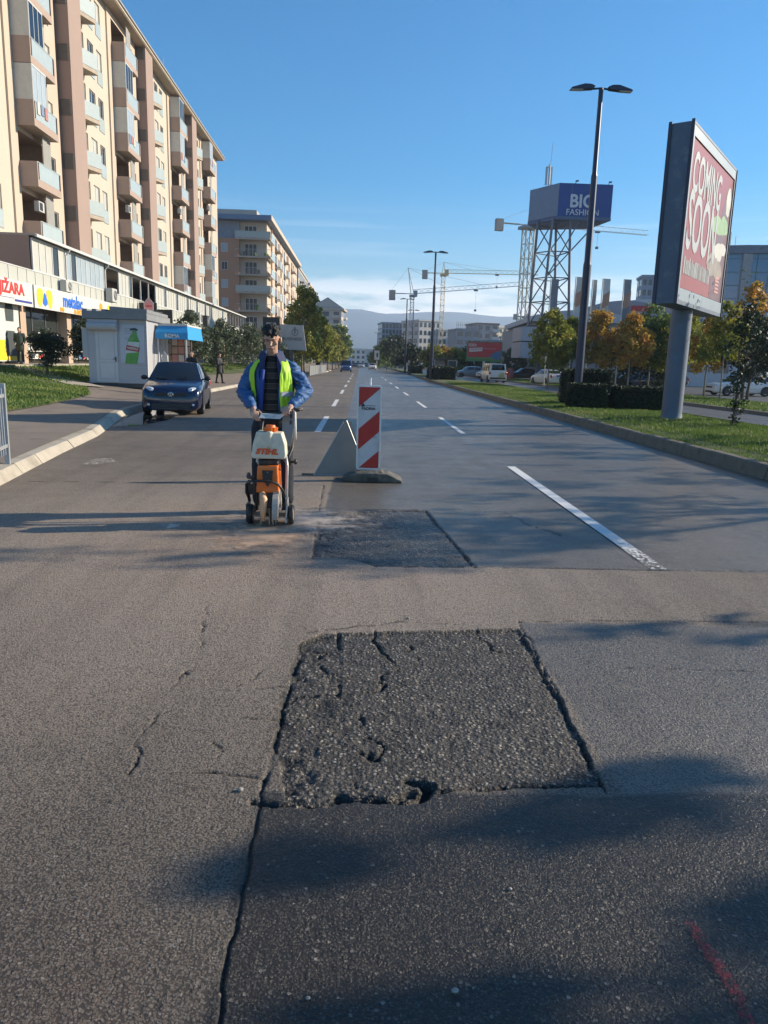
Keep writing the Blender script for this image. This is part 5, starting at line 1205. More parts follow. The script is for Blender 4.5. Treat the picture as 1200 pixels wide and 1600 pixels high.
# ---------------- cut-off saw on its cart
SX, SY = -.868, 7.16
cs = thing('cut_off_saw', 'orange petrol cut off saw on a grey cart with a white water tank', 'cut off saw', (SX, SY, 0))
ORG = mat('saw_orange', (.78, .16, .015), .35, coat=.3, dirt=(.45, .2, .08), dscale=9); TANK = mat('tank_white', (.60, .56, .43), .4, col2=(.66, .62, .50), dirt=(.45, .40, .30), dscale=6); SGR = mat('cart_grey', (.24, .24, .23), .45, metal=.2, dirt=(.25, .2, .15), dscale=6); SBK = mat('saw_black', (.018, .018, .018), .5, dirt=(.12, .08, .05), dscale=8)
MUDD = mat('saw_muddy', (.30, .20, .13), .75, col2=(.46, .35, .25), vscale=12); SWH = mat('saw_pale', (.55, .54, .50), .45, dirt=(.36, .24, .15), dscale=16)
def rbox(name, x0, x1, y0, y1, z0, z1, m, tx=1.0, vox=.008, sm=5, parent=cs, ty=1.0):
    b = MB(); cx, cy = (x0+x1)/2, (y0+y1)/2; P = []
    for z, k, l in ((z0, 1, 1), (z1, tx, ty)): P += [(cx+(a-cx)*k, cy+(c-cy)*l, z) for a, c in ((x0, y0), (x1, y0), (x1, y1), (x0, y1))]
    b.add(P, [(3, 2, 1, 0), (4, 5, 6, 7), (0, 1, 5, 4), (1, 2, 6, 5), (2, 3, 7, 6), (3, 0, 4, 7)]); return remesh(b, name, m, parent, vox, sm)
b = MB()
P = [(-.155, .665), (.155, .665), (.165, .70), (.160, .80), (.125, .915), (-.115, .925), (-.150, .80), (-.162, .70)]
b.prism([(a+.005, -.10, v) for a, v in P], (0, .21, 0)); b.cyl((.015, -.095, .78), (.015, -.095, .93), .028, n=10); tk = remesh(b, 'water_tank', TANK, cs, .008, 6)
b = MB(); b.cyl((.018, -.02, .925), (.018, -.02, .965), .062, .066, 16); b.cyl((.018, -.02, .962), (.018, -.02, .985), .050, .044, 16)
for i in range(14): b.cyl((.018+.063*math.cos(i*.449), -.02+.063*math.sin(i*.449), .928), (.018+.066*math.cos(i*.449), -.02+.066*math.sin(i*.449), .963), .006, n=5)
b.build('tank_cap', ORG, tk, smooth='auto')
text_on('lettering', 'STIHL', .072, (-.005, -.1085, .735), (1, 0, -.02), (.02, 0, 1), mat('stihl_orange', (.70, .10, .02), .5), tk, bold=.004, sx=1.15, extrude=.003, shear=.25)
b = MB(); b.tube([(-.11, -.02, .665), (-.11, -.03, .63), (-.09, -.01, .60)], .014, 8); b.build('tank_tap', SWH, tk)
en = rbox('engine_cover', -.115, .105, -.10, .20, .335, .60, ORG, .88, .008, 4)
rbox('air_filter', -.10, .10, -.06, .20, .595, .655, SBK, .85, .009, 3)
b = MB(); b.prism([(-.055, -.118, .555), (.05, -.118, .555), (.042, -.122, .46), (-.045, -.122, .46)], (0, .03, 0)); b.build('vent_panel', SBK, en)
b = MB(); b.prism([(-.03, -.124, .44), (.03, -.124, .44), (0, -.124, .395)], (0, .02, 0)); b.build('badge', SBK, en)
b = MB(); b.cyl((0, -.128, .54), (0, -.118, .54), .005, n=8); b.build('screw', CHROME, en)
b = MB(); b.tube([(-.20, .02, .25), (-.215, -.06, .33), (-.205, -.12, .42), (-.15, -.145, .455), (.02, -.15, .46), (.10, -.14, .43), (.145, -.10, .36), (.155, -.02, .29)], .0125, 8); b.tube([(-.20, .0, .50), (-.19, -.08, .485), (-.13, -.10, .475)], .02, 8); b.build('front_handle', SBK, cs, smooth=True)
b = MB(); b.tube([(-.055, -.13, .345), (-.035, -.155, .28), (-.04, -.16, .17), (-.045, -.155, .07)], [.024, .040, .030, .020], 10); b.build('belt_arm', mat('arm_pale_orange', (.78, .42, .22), .5, dirt=(.5, .3, .2)), cs, smooth=True)
b = MB(); b.lathe([(.03, -.002), (.175, -.002), (.175, .002), (.03, .002)], (.075, -.02, .16), 'x', 40); b.build('cutting_disc', mat('disc_steel', (.30, .27, .24), .35, metal=.7), cs)
b = MB()
for k in range(13):           # guard over the disc
    a0_, a1_ = R(-20+k*15), R(-5+k*15)
    P = [(.05, -.02-.20*math.cos(a), .16+.20*math.sin(a)) for a in (a0_, a1_)]+[(.05, -.02-.06*math.cos(a), .16+.06*math.sin(a)) for a in (a1_, a0_)]
    b.prism(P, (.055, 0, 0))
b.build('disc_guard', mat('guard_dusty', (.34, .29, .24), .6, col2=(.48, .42, .35), vscale=14), cs)
rbox('gearbox', -.09, .04, -.05, .16, .12, .33, MUDD, .9, .01, 3)
rbox('muffler', -.01, .05, -.13, -.02, .19, .335, SBK, .9, .01, 2)
b = MB()
for x in (-.075, .01, .045): b.prism([(x, -.14, .03), (x, -.10, .20), (x, .02, .20), (x, .02, .03)], (.012, 0, 0))
b.build('splash_plate', MUDD, cs)
for x in (-.185, .215):
    w = MB(); w.lathe([(.03, -.022), (.085, -.026), (.100, -.014), (.100, .014), (.085, .026), (.03, .022)], (x, .02, .10), 'x', 22); wo_ = w.build('wheel', SBK, cs, smooth='auto')
    w = MB(); w.lathe([(.001, -.024), (.06, -.024), (.072, -.010), (.072, .010), (.06, .024), (.001, .024)], (x, .02, .10), 'x', 18); w.build('hub', MUDD, wo_, smooth='auto')
b = MB(); b.cyl((-.19, .02, .10), (.22, .02, .10), .012); b.bb(-.15, .17, -.06, .22, .085, .10); b.build('axle_plate', MUDD, cs)
b = MB(); b.prism([(.165, -.10, .035), (.18, -.11, .22), (.17, .10, .26), (.165, .12, .05)], (.012, 0, 0)); b.build('side_guard', SWH, cs)
b = MB(); b.tube([(.17, .06, .10), (.165, .04, .30), (.17, .05, .58), (.155, .09, .665), (.09, .12, .68), (.03, .14, .66)], .0155, 9); b.build('frame_tube', ALU, cs, smooth=True)
b = MB(); b.tube([(-.15, .20, .10), (-.13, .24, .5), (-.12, .30, .85), (-.10, .36, 1.05)], .015, 8); b.build('frame_tube', SBK, cs, smooth=True)
b = MB(); P = [(.085, .66), (.135, .60), (.185, .70), (.205, .88), (.235, 1.02), (.235, 1.10), (.10, 1.10), (.10, .90)]
b.prism([(x, .16+(z-.6)*.30, z) for x, z in P], (0, .03, 0)); hp_ = b.build('handle_column', SGR, cs)
b = MB()
for z in (.74, .99, 1.05): b.bb(.165+.03*(z-.7), .185+.03*(z-.7), .148+(z-.6)*.30, .165+(z-.6)*.30, z-.02, z+.02)
b.build('slot', SBK, hp_)
b = MB(); b.tube([(.235, .22, .82), (.232, .24, .95), (.225, .27, 1.09), (.20, .29, 1.13)], .013, 8); b.build('column_edge', SWH, hp_, smooth=True)
b = MB(); b.tube([(.16, .17, .60), (.20, .13, .61), (.235, .12, .615)], .012, 7); b.ell((.245, .12, .615), (.02, .028, .028)); b.bb(.15, .20, .1, .16, .58, .65); b.build('lever', SBK, cs, smooth='auto')
b = MB(); b.tube([(.20, .27, .82), (.205, .22, .74), (.175, .17, .66), (.17, .14, .60)], .014, 8); b.build('hose', SBK, cs, smooth=True)
b = MB(); b.tube([(.12, .14, .66), (.06, .05, .62), (.07, .0, .57), (.12, -.04, .55)], .006, 6); b.build('cable', SBK, cs, smooth=True)
b = MB(); b.tube([(-.20, .30, 1.10), (-.10, .275, 1.085), (.0, .27, 1.075), (.10, .27, 1.085), (.14, .28, 1.10)], .012, 8); b.tube([(.20, .30, 1.12), (.30, .32, 1.12)], .012, 8); b.build('handlebar', SBK, cs, smooth=True)
b = MB(); b.prism([(-.12, .16, 1.035), (.09, .15, 1.03), (.13, .16, 1.07), (-.10, .20, 1.075)], (0, .05, .004)); b.build('control_plate', SWH, cs)
b = MB(); b.ell((-.17, .255, 1.10), (.05, .02, .02)); b.ell((.235, .29, 1.115), (.05, .022, .02)); b.build('grip', SBK, cs, smooth=True)
b = MB(); b.bb(-.23, -.20, .0, .12, .02, .20); b.tube([(-.20, .05, .22), (-.215, 0, .36), (-.19, -.02, .44)], .016, 7); b.bb(-.20, -.14, -.02, .05, .30, .40); b.build('depth_stop', SBK, cs)
# ================================================================ STREET FURNITURE
# ---- delineator with its rubber foot, and the sign seen from behind
BX, BY = .135, 10.08
t = thing('traffic_delineator', 'red and white striped delineator panel in a white frame on a rubber foot', 'delineator', (BX, BY, 0), R(-2))
PWH = mat('panel_white', (.52, .54, .56), .35, var=.06, vscale=8, dirt=(.40, .38, .36), dscale=5); PRED = mat('panel_red', (.40, .020, .018), .4, var=.1, vscale=8); FRW = mat('frame_white', (.66, .66, .64), .5, var=.05)
x0, x1, z0_, z1_ = -.165, .165, .15, 1.30
b = MB()
def rr_(x0, x1, z0, z1, r, n=5):
    P = []
    for cx, cz, a0 in ((x1-r, z1-r, 0), (x0+r, z1-r, 90), (x0+r, z0+r, 180), (x1-r, z0+r, 270)):
        for i in range(n+1): a = R(a0+90*i/n); P.append((cx+r*math.cos(a), cz+r*math.sin(a)))
    return P
O = rr_(x0, x1, z0_, z1_, .04); I = rr_(x0+.022, x1-.022, z0_+.025, z1_-.025, .012); n = len(O)
vs = [(x, -.03, z) for x, z in O]+[(x, -.03, z) for x, z in I]+[(x, .035, z) for x, z in O]+[(x, -.012, z) for x, z in I]
b.add(vs, [(i, (i+1) % n, n+(i+1) % n, n+i) for i in range(n)]+[((i+1) % n, i, 2*n+i, 2*n+(i+1) % n) for i in range(n)]+[(n+i, n+(i+1) % n, 3*n+(i+1) % n, 3*n+i) for i in range(n)]+[tuple(range(2*n, 3*n))])
b.build('frame', FRW, t)
b = MB(); b.bb(x0+.02, x1-.02, -.013, .0, z0_+.02, z1_-.02); b.build('panel', PWH, t)
def clipband(c0, c1, y):              # stripes rising to the right: z = c + 1.15*(x-x0)
    k = .89; xa, xb, za, zb = x0+.023, x1-.023, z0_+.026, z1_-.026
    P = [(xa, c0), (xb, c0+k*(xb-xa)), (xb, c1+k*(xb-xa)), (xa, c1)]
    def clip(P, f, g):
        out = []
        for i in range(len(P)):
            a, c = P[i], P[(i+1) % len(P)]
            if f(a): out.append(a)
            if f(a) != f(c): out.append(g(a, c))
        return out
    for zz, s in ((zb, 1), (za, -1)):
        P = clip(P, lambda p: (p[1]-zz)*s <= 0, lambda a, c: (a[0]+(c[0]-a[0])*(zz-a[1])/(c[1]-a[1]), zz))
        if not P: return None
    return [(x, y, z) for x, z in P]
for i, (c0, c1) in enumerate(((-.30, .164), (.424, .706), (1.005, 1.6))):
    P = clipband(c0+.0, c1, -.0155)
    if P: b = MB(); b.prism(P, (0, .002, 0)); b.build('red_stripe', PRED, t)
BK = mat('mark_black', (.02, .03, .05), .5)
text_on('lettering', 'PADINA', .052, (-.01, -.0145, .985), (1, 0, 0), (0, 0, 1), BK, t, bold=.002, extrude=.001)
b = MB(); b.prism([(-.118, -.0145, 1.012), (-.055, -.0145, 1.012), (-.083, -.0145, 1.066)], (0, .001, 0)); b.bb(-.055, .085, -.0150, -.0140, 1.022, 1.029); b.build('emblem', BK, t)
b = MB(); b.bb(-.0, .05, -.0150, -.0142, .66, .666); b.bb(.03, .036, -.0155, -.0142, .64, .69); b.bb(.07, .11, -.0155, -.0142, .60, .606); b.build('scrawl', BK, t)
b = MB(); b.cyl((.01, 0, 1.30), (.01, 0, 1.395), .012, n=8); b.cyl((-.012, .01, 1.30), (-.012, .01, 1.37), .008, n=8); b.build('peg', FRW, t)
b = MB(); b.bb(-.02, .02, -.02, .02, .10, .16); b.build('post', ALU, t)
FOOT = mat('foot_rubber', (.055, .052, .045), .85, col2=(.12, .115, .095), vscale=9, dirt=(.22, .20, .16), dscale=7)
b = MB()
P = [(-.37, 0), (-.40, .035), (-.34, .075), (-.22, .125), (.22, .125), (.36, .065), (.42, .03), (.42, 0)]
b.prism([(x+.05, -.20, z) for x, z in P], (0, .40, 0)); b.bb(-.12, .20, -.14, .14, .12, .150); b.bb(-.18, .12, -.17, -.10, .125, .14)
f = remesh(b, 'foot', FOOT, t, .012, 3, .006, 12)
b = MB(); b.bb(-.0, .14, -.212, -.19, .02, .075); b.build('foot_recess', BLACKP, f)
t = thing('sign_plate', 'grey triangular back of a metal sign leaning behind the striped delineator', 'sign', (-.30, 10.42, 0), R(6))
b = MB(); P = [(-.335, .02), (-.31, .005), (.42, .005), (.44, .03), (.20, .765), (.13, .79), (.095, .76)]
b.prism([(x, .06*z/.8, z) for x, z in P], (0, .012, 0)); b.build('plate', mat('sign_back_grey', (.20, .21, .205), .55, metal=.2, var=.12, vscale=3), t)
b = MB(); b.tube([(-.33, -.004, .01), (.09, .055, .77)], .007, 6); b.tube([(-.33, -.004, .008), (.43, -.004, .012)], .007, 6); b.tube([(.13, .058, .785), (.44, -.004, .02)], .006, 6); b.build('rim', ALU, t)
b = MB(); b.bb(-.5, .6, .03, .09, .0, .03); b.build('foot_bar', FOOT, t)

# ---- pedestrian railing at the left edge
t = thing('pedestrian_railing', 'galvanised steel pedestrian railing on the kerb at the left edge', 'railing', (-4.69, 9.95, .14), R(101))
GAL = mat('galvanised', (.40, .42, .43), .45, metal=.5, var=.1, vscale=12)
b = MB()
for z in (.22, .88): b.bb(-2.1, -.03, -.02, .02, z, z+.045)
b.build('rail', GAL, t)
for i, x in enumerate([0, -1.05, -2.1]): b = MB(); b.bb(x-.032, x+.032, -.03, .03, -.03, 1.06); b.build('post', GAL, t)
for i in range(1, 19):
    if i in (10,): continue
    b = MB(); x = -i*.105; b.bb(x-.014, x+.014, -.012, .012, .13, 1.0); b.build('baluster', GAL, t)

# ---- kiosk
KM = mat('kiosk_grey', (.34, .345, .36), .5, col2=(.39, .395, .41), vscale=1.5); KW = mat('kiosk_white', (.49, .49, .49), .45, var=.05); KD = mat('kiosk_dark', (.08, .08, .085), .6)
t = thing('kiosk', 'pale grey metal kiosk with a white door and a tall bottle advert', 'kiosk', (-9.95, 33.2, .34), R(2))
kx0, kx1, ky0, ky1, kh = -1.40, .98, -1.5, 2.6, 2.72
b = MB(); b.bb(kx0, kx1, ky0, ky1, .12, kh); b.build('wall', KM, t)
b = MB(); 
for i in range(12): b.bb(kx0+1.35, kx1, ky0-.012, ky0, .8+i*.17, .8+i*.17+.012)
b.build('cladding_joint', KW, t)
b = MB(); b.bb(kx0+.1, kx1-.1, ky0+.12, ky1-.1, -.05, .11); b.build('plinth', KD, t)
b = MB(); b.bb(kx0-.12, kx1+.10, ky0-.22, ky1+.1, kh+.005, kh+.30); b.prism([(kx0+1.0, ky0-.24, kh+.28), (kx1+.12, ky0-.24, kh+.28), (kx1+.12, ky0-.24, kh+.42), (kx0+1.0, ky0-.24, kh+.50)], (0, 3.9, 0))
for i in range(3): b.bb(kx0-.1+i*.38, kx0+.08+i*.38, ky0-.20, ky0+.5, kh+.30, kh+.38)
b.build('roof', mat('kiosk_roof', (.19, .195, .20), .6), t)
b = MB(); b.cyl((kx0+.05, ky0-.14, kh-.30), (kx0+1.25, ky0-.14, kh-.30), .17, n=16); b.bb(kx0+.05, kx0+1.25, ky0-.16, ky0, kh-.28, kh-.02); b.build('shutter_box', KM, t, smooth='auto')
b = MB(); b.bb(kx0-.22, kx0-.0, ky0-.02, ky0+.7, 1.15, 2.35); b.build('side_box', KM, t)
b = MB(); b.bb(kx0+.32, kx0+1.2, ky0-.035, ky0-.002, .16, 2.32); d = b.build('door', KW, t)
b = MB()
for z0, z1 in ((.28, .98), (1.08, 2.2)):
    for q in ((kx0+.44, kx0+.46, z0, z1), (kx0+1.06, kx0+1.08, z0, z1), (kx0+.46, kx0+1.06, z0, z0+.02), (kx0+.46, kx0+1.06, z1-.02, z1)): b.bb(q[0], q[1], ky0-.045, ky0-.036, q[2], q[3])
b.build('moulding', KM, d); b = MB(); b.bb(kx0+1.10, kx0+1.14, ky0-.07, ky0-.036, 1.0, 1.2); b.bb(kx0+1.02, kx0+1.12, ky0-.08, ky0-.065, 1.1, 1.13); b.build('handle', KD, d)
b = MB(); b.bb(kx0+1.32, kx1-.10, ky0-.03, ky0-.013, .98, 2.5); ad = b.build('advert_panel', mat('advert_pale', (.42, .44, .49), .35, var=.03), t)
b = MB(); P = [(-.36, -.06), (.14, -.06), (.26, .55), (.27, .85), (.20, 1.0), (.155, 1.18), (.15, 1.30), (-.02, 1.32), (-.03, 1.18), (-.13, 1.05), (-.22, .88), (-.26, .55)]
cx = (kx0+1.32+kx1-.10)/2+.05
BG = mat('bottle_green', (.035, .20, .03), .35, col2=(.10, .36, .05), vscale=5)
b.add([(cx+x, ky0-.034, 1.0+z) for x, z in P], [tuple(range(len(P)))]); bo = b.build('bottle', BG, ad)
b = MB(); P = [(-.30, .36), (.22, .42), (.265, .82), (-.20, .84), (-.26, .6)]; b.add([(cx+x, ky0-.0365, 1.0+z) for x, z in P], [tuple(range(len(P)))]); b.build('bottle_label', mat('label_silver', (.5, .52, .5), .4), bo)
b = MB(); P = [(-.315, .50), (.225, .42), (.255, .60), (-.265, .70)]; b.add([(cx+x, ky0-.039, 1.0+z) for x, z in P], [tuple(range(len(P)))]); b.build('label_band', mat('label_red', (.30, .03, .03), .4), bo)
text_on('lettering', 'NIKŠIĆKO', .115, (cx-.025, ky0-.043, 1.0+.555), (1, 0, -.16), (.16, 0, 1), SIGNW, bo, bold=.004, sx=.85, extrude=.001)
b = MB()
for i, (w_, z) in enumerate(((.5, 2.36), (.56, 2.29), (.52, 2.22), (.55, 2.15), (.36, 1.98), (.33, 1.92))): b.bb(kx0+1.50, kx0+1.50+w_, ky0-.036, ky0-.031, z, z+.018)
b.build('small_print', mat('print_grey', (.25, .25, .27), .6), ad)
b = MB(); P = [(.72, 2.36), (.92, 2.40), (1.06, 2.34), (1.02, 2.28), (.86, 2.30), (.74, 2.28)]; b.add([(kx0+1.36+x-.35, ky0-.0365, z) for x, z in P], [tuple(range(len(P)))]); b.build('small_mark', BK, ad)
# serving side, open toward the road with racks of magazines
b = MB(); b.bb(kx1-.02, kx1+.03, ky0, ky0+.10, .12, kh); b.bb(kx1-.02, kx1+.03, ky1-.5, ky1-.4, .12, kh); b.build('corner_post', KW, t)
b = MB(); b.prism([(kx1+.002, 0.9, kh-.10), (kx1+.002, 4.2, kh-.10), (kx1+.002, 4.2, kh), (kx1+.002, .9, kh)], (1.15, 0, -.0)); b.build('canopy', mat('canopy_cream', (.5, .47, .4), .7), t)
t2 = thing('awning', 'blue awning with white lettering over the kiosk serving window', 'awning', (-8.2, 33.4, 2.62))
AB = mat('awning_blue', (.02, .26, .55), .6, var=.06)
b = MB(); b.quad((-.62, -.1, .30), (.62, -.1, .30), (.70, -.35, .02), (-.70, -.35, .02)); b.quad((-.70, -.352, .02), (.70, -.352, .02), (.70, -.352, -.26), (-.70, -.352, -.26)); b.quad((.70, -.35, .02), (.62, -.1, .30), (.62, 2.8, .30), (.70, 2.8, -.26), (.70, -.35, -.26)); b.build('canvas', AB, t2)
b = MB(); b.bb(-.64, .64, -.12, 2.8, .30, .38); b.build('roof_panel', WHITEF, t2)
text_on('lettering', 'ROMA', .22, (.02, -.358, -.13), (1, 0, 0), (0, 0, 1), SIGNW, t2, bold=.006, extrude=.001)
for x in (-.60, .60): b = MB(); b.bb(x-.03, x+.03, -.30, -.24, -2.3, .0); b.build('post', WHITEF, t2)
t3 = thing('magazine_rack', 'rack of magazines with small brown covers under the blue awning', 'magazine rack', (-8.1, 34.4, .33))
b = MB(); b.bb(-.45, .45, 0, .08, .1, 2.2); b.build('back_board', mat('rack_brown', (.16, .10, .07), .7), t3)
r2 = random.Random(5); COVS = [mat('cover_%d' % 0, (.5, .42, .36), .5), mat('cover_rose', (.45, .20, .16), .5), mat('cover_dark', (.1, .08, .08), .5), mat('cover_tan', (.38, .26, .17), .5)]
for i in range(5):
    for j in range(3): b = MB(); b.bb(-.42+j*.28, -.18+j*.28, -.02, 0, .35+i*.36, .65+i*.36); b.build('magazine', r2.choice(COVS), t3)
t3 = thing('advert_flag', 'narrow white advertising panel leaning beside the magazine rack', 'sign', (-8.75, 33.6, .36)); b = MB(); b.prism([(-.1, 0, 0), (.28, 0, 0), (.20, 0, 1.3), (.05, 0, 1.5), (-.05, 0, 1.2)], (0, .04, 0)); b.build('board', KW, t3); b = MB(); b.bb(-.12, .3, -.1, .15, 0, .03); b.build('foot', KD, t3)

# ---- large illuminated-type poster box on its post
bb0, bb1 = Vector((7.93, 19.0, 0)), Vector((11.1, 23.2, 0)); d = (bb1-bb0).normalized(); nrm = Vector((d.y, -d.x, 0)); Lb = (bb1-bb0).length
t = thing('billboard', 'tall double sided poster box on a thick grey post with a red COMING SOON poster', 'billboard', (9.02, 21.15, .17))
Fb = Fr(bb0-Vector((9.02, 21.15, .17)), d, nrm)
NV = mat('billboard_paint', (.050, .075, .12), .5, col2=(.085, .12, .17), vscale=1.2, dirt=(.15, .18, .20), dscale=3)
FRM = mat('billboard_frame', (.15, .19, .23), .45, metal=.2, col2=(.27, .31, .33), vscale=1.6)
zb0, zb1, th = 3.28-0.0, 7.47, .57
b = MB(); Fb.box(b, 0.0, Lb, zb0+.10, zb1, -th, -.06); b.build('box', NV, t)
b = MB(); Fb.box(b, .0, Lb, zb1-.0+.002, zb1+.06, -th-.01, .01); b.build('cap', NV, t); b = MB(); Fb.box(b, 0, Lb, zb0, zb0+.098, -th, -.0); b.build('base_rim', NV, t)
b = MB(); q = .16
Fb.box(b, 0, q, zb0+.1, zb1, -.058, .0); Fb.box(b, Lb-.1, Lb, zb0+.1, zb1, -.058, .002); Fb.box(b, q, Lb-.1, zb1-.24, zb1, -.058, .001); Fb.box(b, q, Lb-.1, zb0+.1, zb0+.40, -.058, .001)
b.build('frame', FRM, t)
b = MB()
for dd in (-.03, -th+.0): b = MB(); Fb.box(b, -.035, -.003, zb0, zb1+.1, dd-.03, dd+.05); b.build('edge_trim', mat('edge_dark', (.02, .025, .05), .5), t)
b = MB(); Fb.box(b, Lb+.003, Lb+.03, zb0, zb1+.05, -.05, .03); b.build('edge_trim', mat('edge_dark', (.02, .025, .05), .5), t)
PR = mat('poster_red', (.27, .030, .014), .35, var=.08, vscale=1.5); PRD = mat('poster_dark_red', (.17, .012, .02), .4); PWW = mat('poster_white', (.38, .39, .37), .4, var=.05)
u0, u1, v0, v1 = q+.02, Lb-.12, zb0+.42, zb1-.26
b = MB(); Fb.box(b, u0, u1, v0, v1, -.058, -.030); po = b.build('poster', PR, t)
def pp(name, pts, m, dd): b = MB(); b.add([Fb.p(u0+a*(u1-u0), v0+c*(v1-v0), dd) for a, c in pts], [tuple(range(len(pts)))]); return b.build(name, m, po)
pp('poster_dark_field', [(.68, 0), (1, 0), (1, .95), (.86, .86), (.75, .6), (.66, .3)], mat('poster_dark_food', (.07, .022, .028), .4, col2=(.16, .05, .05), vscale=3), -.028)
GRL = mat('poster_green', (.12, .26, .06), .4, col2=(.35, .45, .22), vscale=5); FOOD = mat('poster_brown', (.10, .06, .035), .4, col2=(.42, .33, .24), vscale=4); ONI = mat('poster_pale_food', (.42, .38, .30), .4, col2=(.62, .58, .50), vscale=3)
r3 = random.Random(11)
def blobp(name, cx, cy, rx, ry, m, dd, n=14, j=.22):
    pp(name, [(cx+rx*math.cos(6.283*i/n)*(1+r3.uniform(-j, j)), cy+ry*math.sin(6.283*i/n)*(1+r3.uniform(-j, j))) for i in range(n)], m, dd)
blobp('food_picture', .72, .57, .17, .075, GRL, -.026); blobp('food_picture', .88, .60, .10, .07, GRL, -.0255); blobp('food_picture', .80, .38, .11, .075, ONI, -.025, j=.1); blobp('food_picture', .90, .42, .10, .05, ONI, -.0245, j=.1)
blobp('food_picture', .68, .26, .15, .085, FOOD, -.024); blobp('food_picture', .82, .24, .13, .07, FOOD, -.0235); blobp('food_picture', .93, .80, .06, .11, ONI, -.025, j=.15)
wU, hV = (u1-u0), (v1-v0)
text_on('lettering', 'COMING', 1.30, Fb.p(u0+.38*wU, v0+.79*hV, -.024), d, (0, 0, 1), PWW, po, bold=.03, sx=.62, extrude=.003)
text_on('lettering', 'SOON', 2.0, Fb.p(u0+.37*wU, v0+.455*hV, -.024), d, (0, 0, 1), PWW, po, bold=.04, sx=.58, extrude=.003)
b = MB(); r4 = random.Random(2); u = u0+.05*wU
while u < u0+.64*wU:
    w_ = r4.uniform(.03, .09); Fb.box(b, u, u+w_, v0+.10*hV, v0+(.10+r4.uniform(.085, .125))*hV, -.029, -.022); u += w_+r4.uniform(.03, .06)
b.build('small_lettering', PWW, po)
b = MB(); u = v0+.06*hV
while u < v0+.2*hV: Fb.box(b, u0+.80*wU, u0+.90*wU, u, u+.06, -.027, -.02); u += .10
b.build('small_mark', mat('poster_pale_red', (.5, .2, .18), .5), po)
b = MB(); b.lathe([(.31, .0), (.33, .02), (.30, .12), (.285, .3), (.285, 3.12)], (0, 0, 0), 'z', 12); b.build('post', mat('post_paint', (.06, .085, .13), .5, metal=.15, col2=(.11, .14, .19), vscale=1.5, dirt=(.08, .16, .24), dscale=1.3), t, smooth='auto')

# ---- lamp posts
LM = mat('lamp_post_paint', (.022, .032, .060), .4, metal=.3, var=.1)
def lamp(label, loc, rz=0, H=11.0, group=None, lean=0):
    t = thing('street_lamp', label, 'street lamp', loc, rz, group); t.rotation_euler = (0, lean, rz)
    b = MB(); b.tube([(0, 0, 0), (0, 0, 5.2)], [.165, .15], 12); b.tube([(0, 0, 5.2), (0, 0, 5.35), (0, 0, 8.3)], [.15, .125, .115], 12); b.tube([(0, 0, 8.3), (0, 0, 8.42), (0, 0, H)], [.115, .09, .08], 12); b.build('pole', LM, t, smooth='auto')
    b = MB(); b.tube([(-.30, 0, H-.03), (0, 0, H), (.30, 0, H-.03)], .035, 8); b.build('arm', LM, t)
    for s in (-1, 1):
        b = MB(); P = [(.24, .03), (.38, .09), (.62, .10), (1.08, -.03), (1.12, -.08), (.66, -.07), (.30, -.04)]
        b.prism([(s*x, -.13, H+z) for x, z in P], (0, .26, 0)); h = b.build('lamp_head', LM, t)
        b = MB(); b.prism([(s*.66, -.10, H-.075), (s*1.08, -.10, H-.085), (s*1.08, -.10, H-.10), (s*.66, -.10, H-.09)], (0, .20, 0)); b.build('lens', LENS, h)
    return t
L1 = lamp('nearest tall street lamp rising behind the clipped hedges', (8.42, 28.6, .2), R(0), 11.25, lean=0)
lm = [(6.55, 69, .2, 'second tall street lamp of the median beside the dark box hedge'), (7.05, 118, .15, 'third street lamp at the end of the near median'), (9.6, 140, 0, 'street lamp on the right beyond the end of the near median'), (8.6, 190, 0, 'distant street lamp by the far trees'), (-1.0+6.5, 250, 0, 'farthest street lamp left of the dark trees')]
for x, y, z, lab in lm: copytree(L1, (x, y, z), 0, lab)

# ---- signs in the left distance
t = thing('display_board', 'tall black display board behind the head of the worker', 'sign', (-5.35, 45.5, .14))
b = MB(); b.bb(-.50, .50, -.1, .1, .0, 3.95); b.build('box', BLACKP, t)
b = MB()
for q in ((-.28, -.24, 3.0, 3.62), (.24, .28, 3.0, 3.62), (-.24, .24, 3.58, 3.62)): b.bb(q[0], q[1], -.112, -.101, q[2], q[3])
b.build('border', SIGNW, t)
text_on('lettering', '1Z', .36, (0, -.104, 3.38), (1, 0, 0), (0, 0, 1), SR, t, bold=.01, extrude=.002)
t = thing('billboard', 'wide pale grey advertising board behind the shoulder of the worker', 'billboard', (-7.3, 80, .15))
b = MB(); b.prism([(-1.9, 0, 2.6), (1.55, 0, 2.5), (1.2, 0, 5.1), (-1.9, 0, 5.15)], (0, .3, 0)); b.build('board', mat('board_grey', (.34, .36, .38), .5, var=.05), t)
b = MB(); b.bb(-.2, .2, .05, .25, 0, 2.6); b.build('post', KD, t)
b = MB(); b.lathe([(.30, -.02), (.36, -.02), (.36, 0), (.30, 0)], (.35, -.01, 4.35), 'y', 14); b.bb(.30, .40, -.03, -.01, 4.2, 4.9); b.build('emblem', mat('mark_grey', (.10, .11, .12), .6), t)
text_on('lettering', 'BUSINESS', .42, (.05, -.02, 3.65), (1, 0, 0), (0, 0, 1), MATS['mark_grey'], t, bold=.01, extrude=.005, sx=1.2)
t = thing('road_railing', 'long pale pedestrian fence along the left kerb under the trees', 'fence', (-4.7, 84, .14))
b = MB()
for z in (.1, .95): b.bb(-.02, .02, -14, 19, z, z+.04)
b.build('rail', GAL, t)
b = MB(); b.bb(-.006, .006, -14, 19, .14, .95); 
bp = b.build('mesh_panel', mat('mesh_grey', (.20, .21, .20), .6), t)
